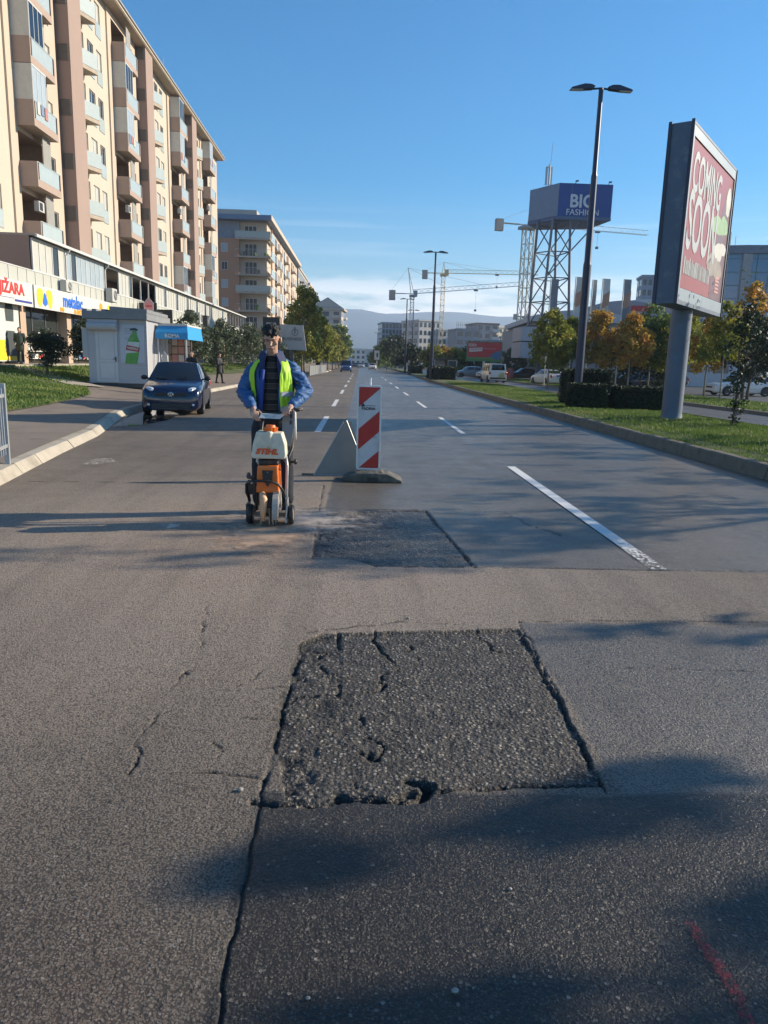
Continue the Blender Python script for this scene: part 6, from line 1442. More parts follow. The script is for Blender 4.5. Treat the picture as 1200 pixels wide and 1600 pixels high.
for i in range(12): b = MB(); b.bb(-.04, .04, -14+i*3-.04, -14+i*3+.04, -.1, 1.05); b.build('post', GAL, t)
t = thing('road_sign', 'white rectangular sign on a post far along the median', 'sign', (3.6, 165, 0)); b = MB(); b.bb(-.55, .55, -.05, .05, 2.2, 4.2); b.build('board', SIGNW, t); b = MB(); b.bb(-.1, .25, -.06, -.051, 2.8, 3.7); b.build('symbol', BK, t); b = MB(); b.cyl((0, 0, 0), (0, 0, 2.2), .08); b.build('post', ALU, t)
t = thing('billboard', 'wide red advertising billboard reading IDEA in the middle distance', 'billboard', (16.5, 100, 0), R(-3))
b = MB(); b.bb(-2.35, 2.35, -.12, .12, 2.15, 4.75); b.build('frame', mat('frame_green', (.06, .20, .09), .5), t)
b = MB(); b.bb(-2.22, 2.22, -.14, -.125, 2.45, 4.65); bd = b.build('poster', mat('idea_red', (.42, .04, .045), .4, var=.05), t)
b = MB(); b.add([(.3, -.15, 2.46), (2.2, -.15, 2.46), (2.2, -.15, 3.7), (1.2, -.15, 3.3)], [(0, 1, 2, 3)]); b.build('blue_field', mat('idea_blue', (.05, .14, .30), .4), bd)
b = MB(); b.bb(-2.2, 1.2, -.152, -.145, 2.46, 2.68); b.build('green_field', mat('idea_green', (.10, .25, .06), .4), bd)
b = MB(); b.add([(-2.0, -.155, 3.35), (-.3, -.155, 3.5), (-.25, -.155, 3.98), (-2.05, -.155, 3.85)], [(0, 1, 2, 3)]); b.build('white_field', SIGNW, bd)
text_on('lettering', 'IDEA', .5, (-1.6, -.155, 4.25), (1, 0, 0), (0, 0, 1), SIGNW, bd, bold=.012, extrude=.003)
b = MB()
for q in range(6): b.bb(-.1+q*.28, .08+q*.28, -.155, -.15, 3.75, 3.9)
for q in range(9): b.bb(-1.85+q*.17, -1.74+q*.17, -.16, -.156, 3.55+q*.015, 3.75+q*.015)
b.build('small_lettering', mat('idea_rose', (.5, .2, .2), .5), bd)
b = MB(); b.bb(-.15, .15, -.1, .1, 0, 2.15); b.build('post', SIGNW, t)
t = thing('warning_sign', 'small white triangular warning sign on a thin post in front of the young trees', 'sign', (15.7, 62, .1)); b = MB(); b.prism([(-.4, 0, 2.0), (.4, 0, 2.0), (0, 0, 2.7)], (0, .03, 0)); b.build('plate', ALU, t); b = MB(); b.cyl((0, .02, 0), (0, .02, 2.0), .03); b.build('post', ALU, t)
t = thing('waste_container', 'tall rounded red container standing in the side street', 'container', (18.3, 91, 0)); b = MB(); b.lathe([(.001, 0), (.42, 0), (.45, .1), (.45, 1.05), (.36, 1.3), (.001, 1.42)], (0, 0, 0), 'z', 16); b.build('body', mat('container_red', (.30, .05, .04), .5), t, smooth='auto'); b = MB(); b.bb(-.2, .2, -.46, -.44, .85, 1.0); b.build('slot', KD, t)
t = thing('bus_shelter', 'grey glass bus shelter standing left of the red billboard', 'bus shelter', (11.8, 104, 0)); b = MB(); b.bb(-1.6, 1.6, -.6, .6, 2.3, 2.42); b.build('roof', KD, t)
for x in (-1.55, 1.55): b = MB(); b.bb(x-.04, x+.04, -.5, -.42, 0, 2.3); b.build('post', ALU, t)
b = MB(); b.bb(-1.5, 0, .5, .53, .2, 2.2); b.build('glass_panel', glass_mat('shelter_glass', (.12, .15, .17), .1), t); b = MB(); b.bb(.4, 1.5, -.2, -.1, .4, 2.1); b.build('poster_panel', BK, t); b = MB(); b.bb(.32, 1.58, -.22, -.19, .3, .39); b.bb(.32, 1.58, -.22, -.19, 2.11, 2.2); b.bb(.32, .39, -.22, -.19, .39, 2.11); b.bb(1.51, 1.58, -.22, -.19, .39, 2.11); b.build('poster_frame', SIGNW, t)
# flags
for i, (x, y, h, m1) in enumerate(((15.0, 60.5, 8.4, 'g'), (16.7, 59.5, 8.5, 'w'), (18.5, 61, 8.5, 'g'), (19.0, 60, 8.5, 'w'), (20.7, 60, 8.5, 'o'))):
    t = thing('banner_flag', ['grey banner on a tall pole in front of the lattice legs', 'white banner with a brown picture on a tall pole left of the near lamp', 'narrow grey banner just right of the near lamp pole', 'white banner with a brown picture right of the near lamp', 'grey and orange banner, rightmost of the flag row'][i], 'flag', (x, y, .1))
    b = MB(); b.cyl((0, 0, 0), (0, 0, h), .05, .04, 8); b.build('pole', WHITEF, t)
    b = MB(); n = 8
    for k in range(n):
        z0, z1 = h-3.3+3.3*k/n, h-3.3+3.3*(k+1)/n; f = lambda z: .06*math.sin(z*2+i)
        b.prism([(.06, f(z0), z0), ((.66 if i != 2 else .4), f(z0)+.1, z0), ((.66 if i != 2 else .4), f(z1)+.1, z1), (.06, f(z1), z1)], (0, .01, 0))
    b.build('banner', {'g': mat('banner_grey', (.20, .21, .24), .6), 'w': mat('banner_white', (.52, .50, .47), .6), 'o': mat('banner_grey', (.2, .21, .24), .6)}[m1], t)
    if m1 != 'g':
        b = MB(); b.prism([(.1, -.05, h-2.3), (.64, .0, h-2.0), (.64, .0, h-.9), (.1, -.05, h-1.3)], (0, -.02, 0)); b.build('picture', mat('banner_picture', (.34, .16, .10), .6, col2=(.5, .34, .26), vscale=2), t)
# ================================================================ TREES, HEDGES
BARK = mat('bark', (.075, .062, .050), .9, col2=(.13, .11, .09), vscale=9, bump=.6, bscale=30)
BARKP = mat('bark_pale', (.20, .18, .15), .9, col2=(.28, .25, .21), vscale=7)
LG = leaf_mat('leaf_green', (.042, .085, .013), (.105, .165, .026), (.22, .25, .040), trans=.4)
LY = leaf_mat('leaf_yellow_green', (.085, .115, .016), (.21, .23, .030), (.42, .33, .045), trans=.45)
LO = leaf_mat('leaf_orange', (.22, .19, .03), (.44, .27, .045), (.46, .19, .035), trans=.45)
LD = leaf_mat('leaf_dark', (.010, .020, .008), (.022, .040, .014), (.045, .065, .022), trans=.15)
LOL = leaf_mat('leaf_olive', (.045, .065, .032), (.090, .115, .060), (.16, .18, .11), trans=.25)
LAU = leaf_mat('leaf_autumn_mixed', (.08, .12, .02), (.22, .23, .03), (.48, .28, .045), trans=.45, nscale=.55)
def leaf_cloud(centres, radii, n, size, seed, flat=.8, squash=(1, 1, 1)):
    r = np.random.RandomState(seed); C = np.array(centres); Rr = np.array(radii); w = Rr**2; w = w/w.sum()
    k = r.choice(len(C), n, p=w); d = r.normal(size=(n, 3)); d /= np.linalg.norm(d, axis=1)[:, None]
    rad = (r.rand(n)**.45)[:, None]; p = C[k]+d*rad*Rr[k][:, None]*np.array(squash)
    a = r.normal(size=(n, 3)); a /= np.linalg.norm(a, axis=1)[:, None]; c = np.cross(a, r.normal(size=(n, 3))); c /= np.linalg.norm(c, axis=1)[:, None]
    s = size*(.55+.9*r.rand(n))[:, None]
    V_ = np.stack([p-a*s, p+c*s*.62-a*s*.1, p+a*s, p-c*s*.62+a*s*.1], 1).reshape(-1, 3)
    return V_
def quads_obj(name, V_, m, parent=None, extra=None, **kw):
    n = len(V_)//4; me = bpy.data.meshes.new(name); me.vertices.add(len(V_)); me.vertices.foreach_set('co', V_.ravel()); me.loops.add(4*n); me.loops.foreach_set('vertex_index', np.arange(4*n))
    me.polygons.add(n); me.polygons.foreach_set('loop_start', np.arange(0, 4*n, 4)); me.polygons.foreach_set('loop_total', np.full(n, 4)); me.update(calc_edges=True); me.materials.append(m)
    return link(name, me, parent, **kw)
def tree(label, loc, H, rad, trunk_h, m, n=3500, leaf=.09, seed=1, cone=.5, group=None, trunk_r=.09, bark=None, name='tree', nlimb=9, lean=(0, 0), clusters=42, gaps=.33, pole=None):
    r = random.Random(seed); t = thing(name, label, 'tree', loc, 0, group); b = MB()
    top = Vector((lean[0], lean[1], H*.86)); mid = Vector((lean[0]*.4+r.uniform(-.05, .05), lean[1]*.4, trunk_h))
    b.tube([(0, 0, -.1), (r.uniform(-.03, .03), 0, trunk_h*.5), mid, mid.lerp(top, .5)+Vector((r.uniform(-.1, .1), r.uniform(-.1, .1), 0)), top], [trunk_r*1.15, trunk_r*.9, trunk_r*.8, trunk_r*.45, trunk_r*.12], 8)
    ends = []
    for i in range(nlimb):
        f = (i+.5)/nlimb; a = i*2.4+r.uniform(-.4, .4); s = mid.lerp(top, f*.8); k = math.sin(math.pi*min(1, (f*.8+.18)))**.6; L_ = rad*k*(1-cone*f)*r.uniform(.7, 1.05)
        e = s+Vector((math.cos(a)*L_, math.sin(a)*L_, L_*.55+.1)); m_ = s.lerp(e, .5)+Vector((0, 0, -.06*L_)); b.tube([s, m_, e], [trunk_r*.38, trunk_r*.24, trunk_r*.07], 5); ends += [m_.lerp(e, .5), e]
        for q in range(2): e2 = m_+Vector((r.uniform(-1, 1), r.uniform(-1, 1), r.uniform(.2, 1))).normalized()*L_*.5; b.tube([m_, e2], [trunk_r*.16, trunk_r*.05], 4); ends.append(e2)
    b.build('trunk', bark or BARK, t, smooth=True)
    C, Rd = [], []
    for i in range(clusters):
        f = r.random()**.85; z = trunk_h*.93+(H-trunk_h*.93)*f; prof = (math.sin(math.pi*min(1, f*.86+.14))**.65)*(1-cone*f)/(1-cone*.4); a = r.uniform(0, 6.283); q = rad*prof*math.sqrt(r.uniform(.08, 1))
        cr_ = rad*r.uniform(gaps*.55, gaps*1.15)*(1-.35*f); C.append((lean[0]*f+math.cos(a)*q*.92, lean[1]*f+math.sin(a)*q*.92, min(z, H-cr_*.3))); Rd.append(cr_)
    for e in ends: C.append(tuple(e)); Rd.append(rad*.2)
    quads_obj('crown', leaf_cloud(C, Rd, n, leaf, seed), m, t)
    return t
# left row along the kerb
GLR = 'row of trees turning yellow along the left kerb'
tree('tallest yellow green tree of the left row, nearest to the camera', (-6.4, 86, .15), 9.6, 2.7, 2.3, LY, 6500, .17, 3, .35, bark=BARKP, trunk_r=.12)
tree('dark green tree behind the tallest one in the left row', (-7.2, 93, .15), 9.0, 2.3, 2.2, LG, 4500, .17, 4, .3)
for i, (y, h, r_, m_, lab) in enumerate(((104, 7.6, 2.2, LY, 'second yellowing tree of the left row'), (116, 7.6, 2.1, LAU, 'third tree of the left row, mixed orange and green'), (130, 7.6, 2.2, LY, 'fourth tree of the left row, behind the blue van'))):
    tree(lab, (-5.6, y, .1), h, r_, 2.0, m_, 3200, .2, 20+i, .3)
base = tree('small far tree at the distant end of the left row', (-5.4, 146, .1), 7.2, 2.3, 1.9, LY, 1500, .3, 31, .3, group='far end of the left tree row')
for y in (164, 184, 206, 232): copytree(base, (-5.6+rnd.uniform(-.4, .4), y, 0), rnd.uniform(0, 6), group='far end of the left tree row')
tree('large dark round tree closing the left row far away', (-7.5, 250, 0), 13, 5.5, 3, LG, 3500, .5, 41, .2)
# slender poles with young stems along the fence
# olive trees in front of the shops
for i, (x, y, h, r_, lab) in enumerate(((-11.6, 52, 3.9, 1.55, 'grey green olive tree right behind the blue awning'), (-10.9, 60, 3.9, 1.8, 'wide olive tree behind the person with long hair'), (-10.3, 69, 4.0, 1.9, 'olive tree left of the standing phone user'), (-9.6, 78, 4.2, 1.9, 'olive tree behind the standing phone user'), (-8.9, 88, 4.0, 1.8, 'olive tree left of the black display board'))):
    tree(lab, (x, y, .5), h, r_, .9, LOL, 4200, .10, 50+i, .15, nlimb=8, gaps=.4, name='olive_tree')
tree('bright green bushy tree at the far end of the shops', (-8.3, 97, .4), 4.6, 2.3, .7, LG, 3500, .15, 61, .15, name='bushy_tree')
tree('bright green shrub between the olive trees and the board', (-9.5, 106, .4), 4.6, 2.4, .6, LG, 3000, .17, 62, .15, name='bushy_tree')
tree('small round dark tree on the lawn before the shop window', (-13.75, 33.4, .62), 1.95, .95, .75, LD, 3600, .055, 71, .1, trunk_r=.05, name='small_tree', gaps=.42)
tree('dark broad tree left of the kiosk in front of the shops', (-13.5, 38.5, .8), 2.35, 1.2, .8, LD, 5200, .07, 72, .1, trunk_r=.07, name='small_tree', gaps=.45)
# right: young maples in the strip
yt = [(14.05, 55.5, 5.1, 1.7, LY, 'green and yellow young tree below the grey banner, leftmost of the row'), (15.9, 57, 4.6, 1.5, LAU, 'small young tree left of the near lamp post base'), (18.1, 57, 5.2, 1.65, LO, 'orange brown young tree just right of the near lamp pole'), (19.9, 55, 4.9, 1.55, LO, 'golden orange young tree with a white tag at its foot'),
      (22.6, 58, 6.0, 1.9, LG, 'green young tree in the middle of the row'), (24.3, 56, 6.2, 1.9, LY, 'yellow green young tree left of the billboard post'), (25.6, 60, 6.6, 2.0, LY, 'tall pointed young tree behind the billboard')]
for i, (x, y, h, r_, m_, lab) in enumerate(yt): tree(lab, (x, y, .1), h+.5, r_*1.22, 1.8, m_, 5200, .115, 80+i, .40, bark=BARKP, trunk_r=.07, name='young_tree')
tree('bright orange young tree right of the billboard post', (20.6, 44, .12), 5.0, 1.35, 1.7, LO, 3400, .10, 90, .4, bark=BARKP, trunk_r=.06, name='young_tree')
tree('half green half orange young tree in front of the white estate car', (18.75, 38.2, .12), 4.9, 1.35, 2.1, LAU, 3600, .09, 91, .4, bark=BARKP, trunk_r=.045, name='young_tree')
tree('reddish orange tall tree behind the half green one', (24.5, 47, .12), 7.0, 1.9, 2.2, LO, 3600, .12, 92, .45, name='young_tree', gaps=.24)
tree('dark green tree at the right frame edge behind the thin stem', (22.2, 42, .12), 4.6, 2.3, 1.0, LD, 5000, .11, 93, .2, name='dark_tree')
tree('dark shrub behind the young tree row under the billboard', (23.5, 62, 0), 3.4, 3.2, .4, LD, 3000, .16, 94, .1, name='dark_tree')
tree('dark shady tree mass behind the parked cars at the right', (33, 84, 0), 5.4, 4.2, .9, LD, 3000, .2, 95, .1, name='dark_tree')
t = thing('young_tree', 'thin dark ivy covered stem on the median right of the billboard post', 'tree', (9.72, 18.95, .17)); b = MB(); b.tube([(0, 0, -.05), (.02, 0, 1.0), (-.05, 0, 2.0), (.05, .05, 3.1)], [.03, .026, .02, .008], 6); r2 = random.Random(8); ends = []
for i in range(16): z = .3+i*.17; a = i*2.4; e = (math.cos(a)*.28, math.sin(a)*.28, z+.22); b.tube([(0, 0, z), e], [.009, .003], 4); ends.append(e)
b.build('trunk', BARK, t); quads_obj('crown', np.vstack([leaf_cloud([(0.02, 0, .15+.1*i) for i in range(29)], [.10+.03*math.sin(i*1.7) for i in range(29)], 900, .035, 5), leaf_cloud(ends[9:]+[(.25, .1, 2.8), (.1, 0, 3.0), (.4, .1, 2.5), (-.1, 0, 2.6)], [.22]*11, 700, .04, 6), leaf_cloud([(.18, 0, .45), (.22, 0, .7), (-.1, 0, .6)], [.14]*3, 160, .03, 7)]), LD, t)
# middle distance masses
mid_ = [(8.5, 128, 4.6, 2.6, LD, 'dark green tree just beyond the near end of the median hedge'), (7.2, 150, 7.0, 4.2, LD, 'big dark tree left of the thin far lamps'), (6.0, 170, 6.6, 3.6, LG, 'green tree in the far median, left of the big dark one'),
        (11.5, 118, 4.6, 2.0, LAU, 'small autumn coloured tree behind the second lamp'), (13.6, 122, 4.4, 2.0, LO, 'small rusty orange tree right of the second lamp'), (15.5, 124, 4.2, 2.2, LY, 'small yellow tree above the dark blue car'), (19.8, 128, 5.5, 3.0, LD, 'dark tree left of the red billboard'),
        (24.5, 118, 4.6, 2.6, LOL, 'grey green tree right of the red billboard'), (27.5, 112, 4.2, 2.4, LG, 'round green tree under the grey advert box')]
for i, (x, y, h, r_, m_, lab) in enumerate(mid_): tree(lab, (x, y, 0), h, r_, h*.25, m_, 2200, .22, 110+i, .2)
fb = tree('far dark tree in the distant median row', (5.4, 205, 0), 5.5, 3.0, 1.4, LG, 1100, .35, 130, .2, group='far median trees')
for x, y in ((5.2, 230), (5.3, 262), (10.5, 225), (14.5, 240), (20, 210), (26, 190), (33, 180), (-9, 300), (6, 310), (10, 340)): copytree(fb, (x, y, 0), rnd.uniform(0, 6), group='far median trees')
# hedges
def hedge(label, loc, sx, sy, sz, n=9000, seed=1, rz=0, leaf=.032, m=None):
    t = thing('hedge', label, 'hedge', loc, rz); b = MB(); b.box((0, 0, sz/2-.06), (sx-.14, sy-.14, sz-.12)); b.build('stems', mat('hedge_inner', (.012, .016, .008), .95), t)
    r = np.random.RandomState(seed); p = (r.rand(n, 3)-.5)*np.array([sx, sy, sz]); f = r.randint(0, 5, n); k = 1-r.rand(n)*.13
    p[f == 0, 0] = sx/2*k[f == 0]; p[f == 1, 0] = -sx/2*k[f == 1]; p[f == 2, 1] = sy/2*k[f == 2]; p[f == 3, 1] = -sy/2*k[f == 3]; p[f == 4, 2] = sz/2*k[f == 4]; p[:, 2] += sz/2
    wob_ = (vnoise(p[:, 0]*3+seed, p[:, 1]*3+p[:, 2]*3, seed)-.5)*.12; p[:, :2] *= (1+wob_)[:, None]; p[:, 2] *= 1+wob_*.6
    V_ = leaf_cloud([tuple(q) for q in p], [.03]*n, n, leaf, seed+1); quads_obj('foliage', V_, m or LD, t)
    return t
hedge('low clipped hedge, the left one of the front pair on the median', (8.05, 26.2, .15), 1.15, 1.0, .92, 9000, 1)
hedge('wider clipped hedge, the right one of the front pair beside the billboard post', (10.0, 26.3, .15), 1.95, 1.0, .86, 13000, 2)
hedge('taller rounded hedge behind the front pair at the lamp foot', (8.95, 29.4, .15), 1.75, 1.4, 1.42, 11000, 3)
hedge('long dark box hedge around the second lamp', (7.75, 72, .15), 2.1, 7, 1.25, 5000, 4, 0, .09)
hedge('dark box hedge at the end of the near median', (8.2, 112, .15), 1.8, 5, 1.15, 2500, 5, 0, .1)
# bare-branched tree at the right edge and its neighbours outside the frame, whose shadows fall over the road
def bare_tree(label, loc, H, seed, leaves=900, m=None, spread=1.0, trunk_r=.16):
    r = random.Random(seed); t = thing('bare_tree', label, 'tree', loc); b = MB(); tips = []
    def grow(p, d, L_, rad, lev):
        n = 3; pts = [p]; rs = [rad]
        for i in range(n): d = (d+Vector((r.uniform(-.22, .22), r.uniform(-.22, .22), r.uniform(-.05, .14)))).normalized(); p = p+d*L_/n; pts.append(p); rs.append(rad*(1-.42*(i+1)/n))
        b.tube(pts, rs, 7 if lev == 0 else 5 if lev < 3 else 3)
        if lev >= 4: tips.append(tuple(p)); return
        for k in range(3 if lev < 3 else 2):
            q = r.randint(1, n); az = r.uniform(0, 6.283); d2 = (d*.75+Vector((math.cos(az)*.85*spread, math.sin(az)*.85*spread, r.uniform(-.05, .45)))).normalized(); grow(pts[q], d2, L_*r.uniform(.58, .76), rs[q]*.62, lev+1)
        tips.append(tuple(p))
    grow(Vector((0, 0, -.1)), Vector((0, 0, 1)), H*.42, trunk_r, 0); b.build('trunk', BARK, t, smooth=True)
    if leaves: quads_obj('crown', leaf_cloud(tips, [.28]*len(tips), leaves, .07, seed), m or LAU, t)
    return t
bare_tree('sparse tree with bare dark twigs reaching in at the right edge above the white car', (15.1, 22.3, 0), 9.5, 4, 500, LG, 1.25)
bare_tree('slender tree on the far side of the median, outside the frame to the right', (12.9, 11.0, .1), 8.2, 9, 1700, LAU, .55)
tree('slim young tree on the median, first of three outside the frame', (10.5, 4.42, .1), 4.7, .42, .9, LG, 2300, .06, 201, .1, trunk_r=.05, name='young_tree', gaps=.6, clusters=26)
tree('slim young tree on the median, nearest of three outside the frame', (10.5, 3.72, .1), 4.6, .46, .9, LG, 2500, .06, 202, .1, trunk_r=.05, name='young_tree', gaps=.6, clusters=26)
tree('slim low young tree on the median, farthest of three outside the frame', (10.6, 6.15, .1), 4.1, .40, .8, LAU, 1000, .06, 203, .1, trunk_r=.05, name='young_tree', gaps=.6, clusters=22)
bare_tree('high tree in the strip, outside the frame at the right, farther on', (19.5, 14.5, .1), 8.5, 23, 1800, LG, .9, .16)
bare_tree('spreading tree in the strip at the right, outside the frame', (23.5, 17.5, .1), 9.5, 27, 3400, LAU, 1.1, .2)
# ================================================================ FAR BUILDINGS, TOWER, CRANES, HILLS, HAZE
BW = mat('far_window', (.045, .06, .075), .15, var=.2, vscale=.3)
def block(label, loc, rz, w, dp, h, floors, cols, wall, sidecols=0, win=BW, roof=None, par=.5, ww=.55, wh=.55, name='apartment_building', cat='apartment building', bal=None, group=None, ribbon=False, open_top=0):
    t = thing(name, label, cat, loc, rz, group); b = MB(); b.bb(-w/2, w/2, 0, dp, 0, h); b.build('wall', wall, t)
    b = MB(); b.bb(-w/2-.25, w/2+.25, -.25, dp+.25, h+.003, h+par); b.build('roof', roof or wall, t)
    fh = h/floors; shared = {}
    def put(F, W_, n, tag_):
        cw = W_/n
        for f in range(floors-open_top):
            if ribbon:
                q = MB(); F.box(q, .3, W_-.3, f*fh+fh*.3, f*fh+fh*.82, .004, .05); q.build('window', win, t); continue
            for c in range(n):
                u = c*cw+cw*(1-ww)/2; v = f*fh+fh*(1-wh)*.55; key = tag_
                if key not in shared:
                    q = MB(); q.add([F.u*a+F.n*d_+Vector((0, 0, z)) for z in (0, fh*wh) for a, d_ in ((0, .0), (cw*ww, .0), (cw*ww, .05), (0, .05))], [(0, 1, 2, 3), (7, 6, 5, 4), (0, 4, 5, 1), (1, 5, 6, 2), (2, 6, 7, 3), (3, 7, 4, 0)]); o = q.build('window', win, t); shared[key] = o.data
                else: o = link('window', shared[key], t)
                o.location = F.p(u, v, .003)
                if bal and (c % bal[1]) == bal[2]:
                    q = MB(); F.box(q, c*cw+.1, (c+1)*cw-.1, f*fh+.0, f*fh+.15, .06, 1.1); F.box(q, c*cw+.1, (c+1)*cw-.1, f*fh+.15, f*fh+1.05, 1.02, 1.1); q.build('balcony', bal[0], t)
    put(Fr((-w/2, 0, 0), (1, 0, 0), (0, -1, 0)), w, cols, 'a')
    if sidecols: put(Fr((-w/2, 0, 0), (0, 1, 0), (-1, 0, 0)) if sidecols < 0 else Fr((w/2, 0, 0), (0, 1, 0), (1, 0, 0)), dp, abs(sidecols), 'b')
    return t
# ---- second apartment block on the left
t = thing('apartment_building', 'apartment block beyond the shops with an orange brown end wall and open corner balconies', 'apartment building', (-17, 132, 0))
OB = mat('wall_orange_brown', (.36, .20, .125), .85, col2=(.41, .235, .15), vscale=.3); CR2 = mat('wall_cream_far', (.46, .37, .28), .85, col2=(.52, .43, .34), vscale=.3); BEI = mat('wall_beige', (.40, .36, .31), .85, var=.06, vscale=.4); BLG = mat('roof_blue_grey', (.14, .20, .30), .6)
X1 = .6                                  # street face
b = MB(); b.mi = 0; b.bb(-14, -4.0, 0, 40, 0, 21.6); b.mi = 1; b.bb(-3.99, X1, 1.3, 62, 0, 24.5); b.mi = 2; b.bb(-14, -4.0, .8, 62, 21.6, 24.5); b.build('wall', [OB, CR2, mat('wall_upper_grey', (.22, .25, .31), .8)], t)
b = MB(); b.bb(-3.98, X1-.1, 1.22, 1.299, 0, 24.4); b.build('end_panel', BEI, t)
b = MB(); b.bb(-15, X1+.9, -.9, 62.5, 24.52, 25.3); b.build('roof', BLG, t); b = MB(); b.bb(-15, -1.0, .6, 60, 25.31, 26.3); b.build('roof_storey', BEI, t)
b = MB(); b.bb(X1+.91, X1+1.05, -.9, 62.5, 24.6, 25.35); b.build('gutter', CR2, t)
fl = [3.8, 6.8, 9.9, 12.95, 15.9, 18.85, 21.75]
for i, z in enumerate(fl):
    b = MB(); b.bb(-4.6, X1+.8, -.25, 1.21, z-.32, z-.05); bo = b.build('balcony', mat('slab_beige', (.40, .34, .28), .85), t)
    b = MB(); b.bb(-4.6, X1+.8, -.25, -.21, z+.0, z+1.0) if i in (3, 6) else [b.bb(-4.6+k*.42, -4.57+k*.42, -.24, -.21, z-.05, z+1.0) for k in range(14)]; b.bb(-4.6, X1+.8, -.26, -.2, z+1.0, z+1.05); b.build('railing', PANEL if i in (3, 6) else ALU, bo)
    b = MB(); b.bb(X1+.01, X1+.8, 1.22, 6.5, z-.32, z-.05); b.bb(X1+.74, X1+.8, 1.22, 6.5, z-.04, z+1.0); b.build('side_balcony', PANEL, bo)
    w = MB(); w.bb(-3.2, -1.1, 1.16, 1.215, z, z+2.1); wo_ = w.build('window', WHITEF, t); w = MB(); [w.bb(-3.1+k*.68, -2.52+k*.68, 1.13, 1.155, z+.1, z+2.0) for k in range(3)]; w.build('pane', BW, wo_)
    if i < 6:
        w = MB(); w.bb(-7.0, -5.9, -.05, -.002, z+.5, z+1.9); wo_ = w.build('window', WHITEF, t); w = MB(); [w.bb(-6.92+k*.5, -6.48+k*.5, -.08, -.051, z+.58, z+1.82) for k in range(2)]; w.build('pane', BLINDB if i != 4 else BW, wo_)
r2 = random.Random(4)
b = MB()
for i, z in enumerate(fl):
    for k in range(4):
        x = r2.uniform(-4.3, .8); b = MB(); m_ = r2.choice([KD, SIGNW, MATS['far_window'], mat('pot_green', (.06, .12, .04), .9)]); h = r2.uniform(.35, .9); 
        if k == 0: b.bb(x, x+.4, .3, .7, z-.04, z+h); b.bb(x-.05, x+.45, .65, .72, z-.04, z+h+.35); b.build('balcony_chair', m_, t)
        elif i % 2: b.ell((x, .5, z+h*.5), (.25, .25, .4)); b.build('potted_plant', MATS['pot_green'] if False else mat('pot_green', (.06, .12, .04), .9), t)
# street side: bays and windows
for k in range(10):
    y0_ = 8+k*5.4
    for i, z in enumerate(fl):
        if (k % 3) == 1:
            q = MB(); q.bb(X1+.01, X1+1.0, y0_, y0_+3.6, z-.3, z-.05); q.bb(X1+.92, X1+1.0, y0_, y0_+3.6, z-.04, z+1.0); q.build('side_balcony', PANEL if i % 2 else CR2, t)
        q = MB(); q.bb(X1-.1, X1+.05, y0_+.5, y0_+2.0, z+.4, z+2.0); q.build('side_window', BW, t)
        if i > 1 and k % 2: q = MB(); q.bb(X1-.1, X1+.05, y0_+2.6, y0_+3.8, z+.4, z+2.0); q.build('side_shutter', LOUV if i % 2 else MATS['wall_brown'], t)
for y0_ in (7, 23, 40): q = MB(); q.bb(X1+.01, X1+.25, y0_, y0_+.25, 0, 24.5); q.build('downpipe', mat('pipe_orange', (.5, .3, .2), .6), t)
block('cream apartment block with dark stacked balconies behind the corner balcony block', (-19.8, 200, 0), 0, 6.5, 34, 25.2, 8, 2, BEI, 8, bal=(mat('far_balcony', (.20, .19, .18), .8), 2, 1))
block('third cream block of the left row seen above the tree tops', (-19.9, 240, 0), 0, 7, 36, 25.0, 8, 2, CR2, 8, bal=(MATS['far_balcony'], 2, 0))
t = block('grey stone building with a triangular gable at the end of the left row', (-13.8, 300, 0), R(-4), 12, 14, 21.4, 7, 3, mat('stone_grey', (.42, .38, .34), .8, var=.05), 3, bal=(mat('far_balcony_pale', (.5, .44, .38), .8), 3, 2), name='office_building', cat='building')
b = MB(); b.prism([(-6.8, -.3, 22), (7.0, -.3, 22), (.6, -.3, 26.2)], (0, 14, 0)); b.build('gable', mat('gable_grey', (.34, .32, .31), .8), t); b = MB(); b.prism([(-5.2, -.35, 22.7), (5.6, -.35, 22.7), (.6, -.35, 25.5)], (0, .04, 0)); b.build('gable_panel', MATS['stone_grey'], t); b = MB(); b.bb(-6.9, 7.1, -.6, 14, 21.45, 22); b.build('cornice', CR2, t)
# ---- centre distance
BGL = mat('tower_bluegrey', (.16, .20, .26), .5, col2=(.22, .26, .33), vscale=.1); WHB = mat('block_white', (.55, .52, .48), .8, var=.05); DKB = mat('block_dark', (.10, .12, .17), .7)
block('blue grey glass office block at the left of the distant centre group', (14.4, 332, 0), R(6), 10.5, 14, 18.6, 8, 7, BGL, -3, ww=.7, wh=.7, name='office_building', cat='building')
block('dark slab building with a lower podium beside the glass block', (21.6, 300, 0), R(3), 5.5, 16, 17.4, 7, 3, DKB, 2, name='office_building', cat='building')
block('white apartment block with a stepped roof between the lamps', (25.6, 282, 0), R(24), 9, 14, 17.2, 6, 5, WHB, -3, ww=.5)
block('pale apartment block right of the white stepped one, behind the yellow crane', (32.4, 284, 0), R(20), 7.5, 12, 14.2, 5, 4, WHB, 2)
block('narrow blue white slab right of the pale distant block', (36.9, 285, 0), R(20), 2.2, 8, 12.6, 5, 1, BGL, 2)
block('grey concrete block under construction left of the long pale one', (35.9, 252, 0), R(8), 8.5, 10, 13.0, 5, 3, mat('raw_concrete', (.30, .30, .31), .85, var=.08), 3, ww=.7)
block('grey gabled apartment block with open concrete balconies', (43.3, 258, 0), R(10), 8.0, 12, 15.4, 6, 3, mat('block_mauve', (.36, .33, .34), .8, var=.05), 4, bal=(WHB, 3, 2), roof=mat('roof_brown', (.22, .13, .10), .8))
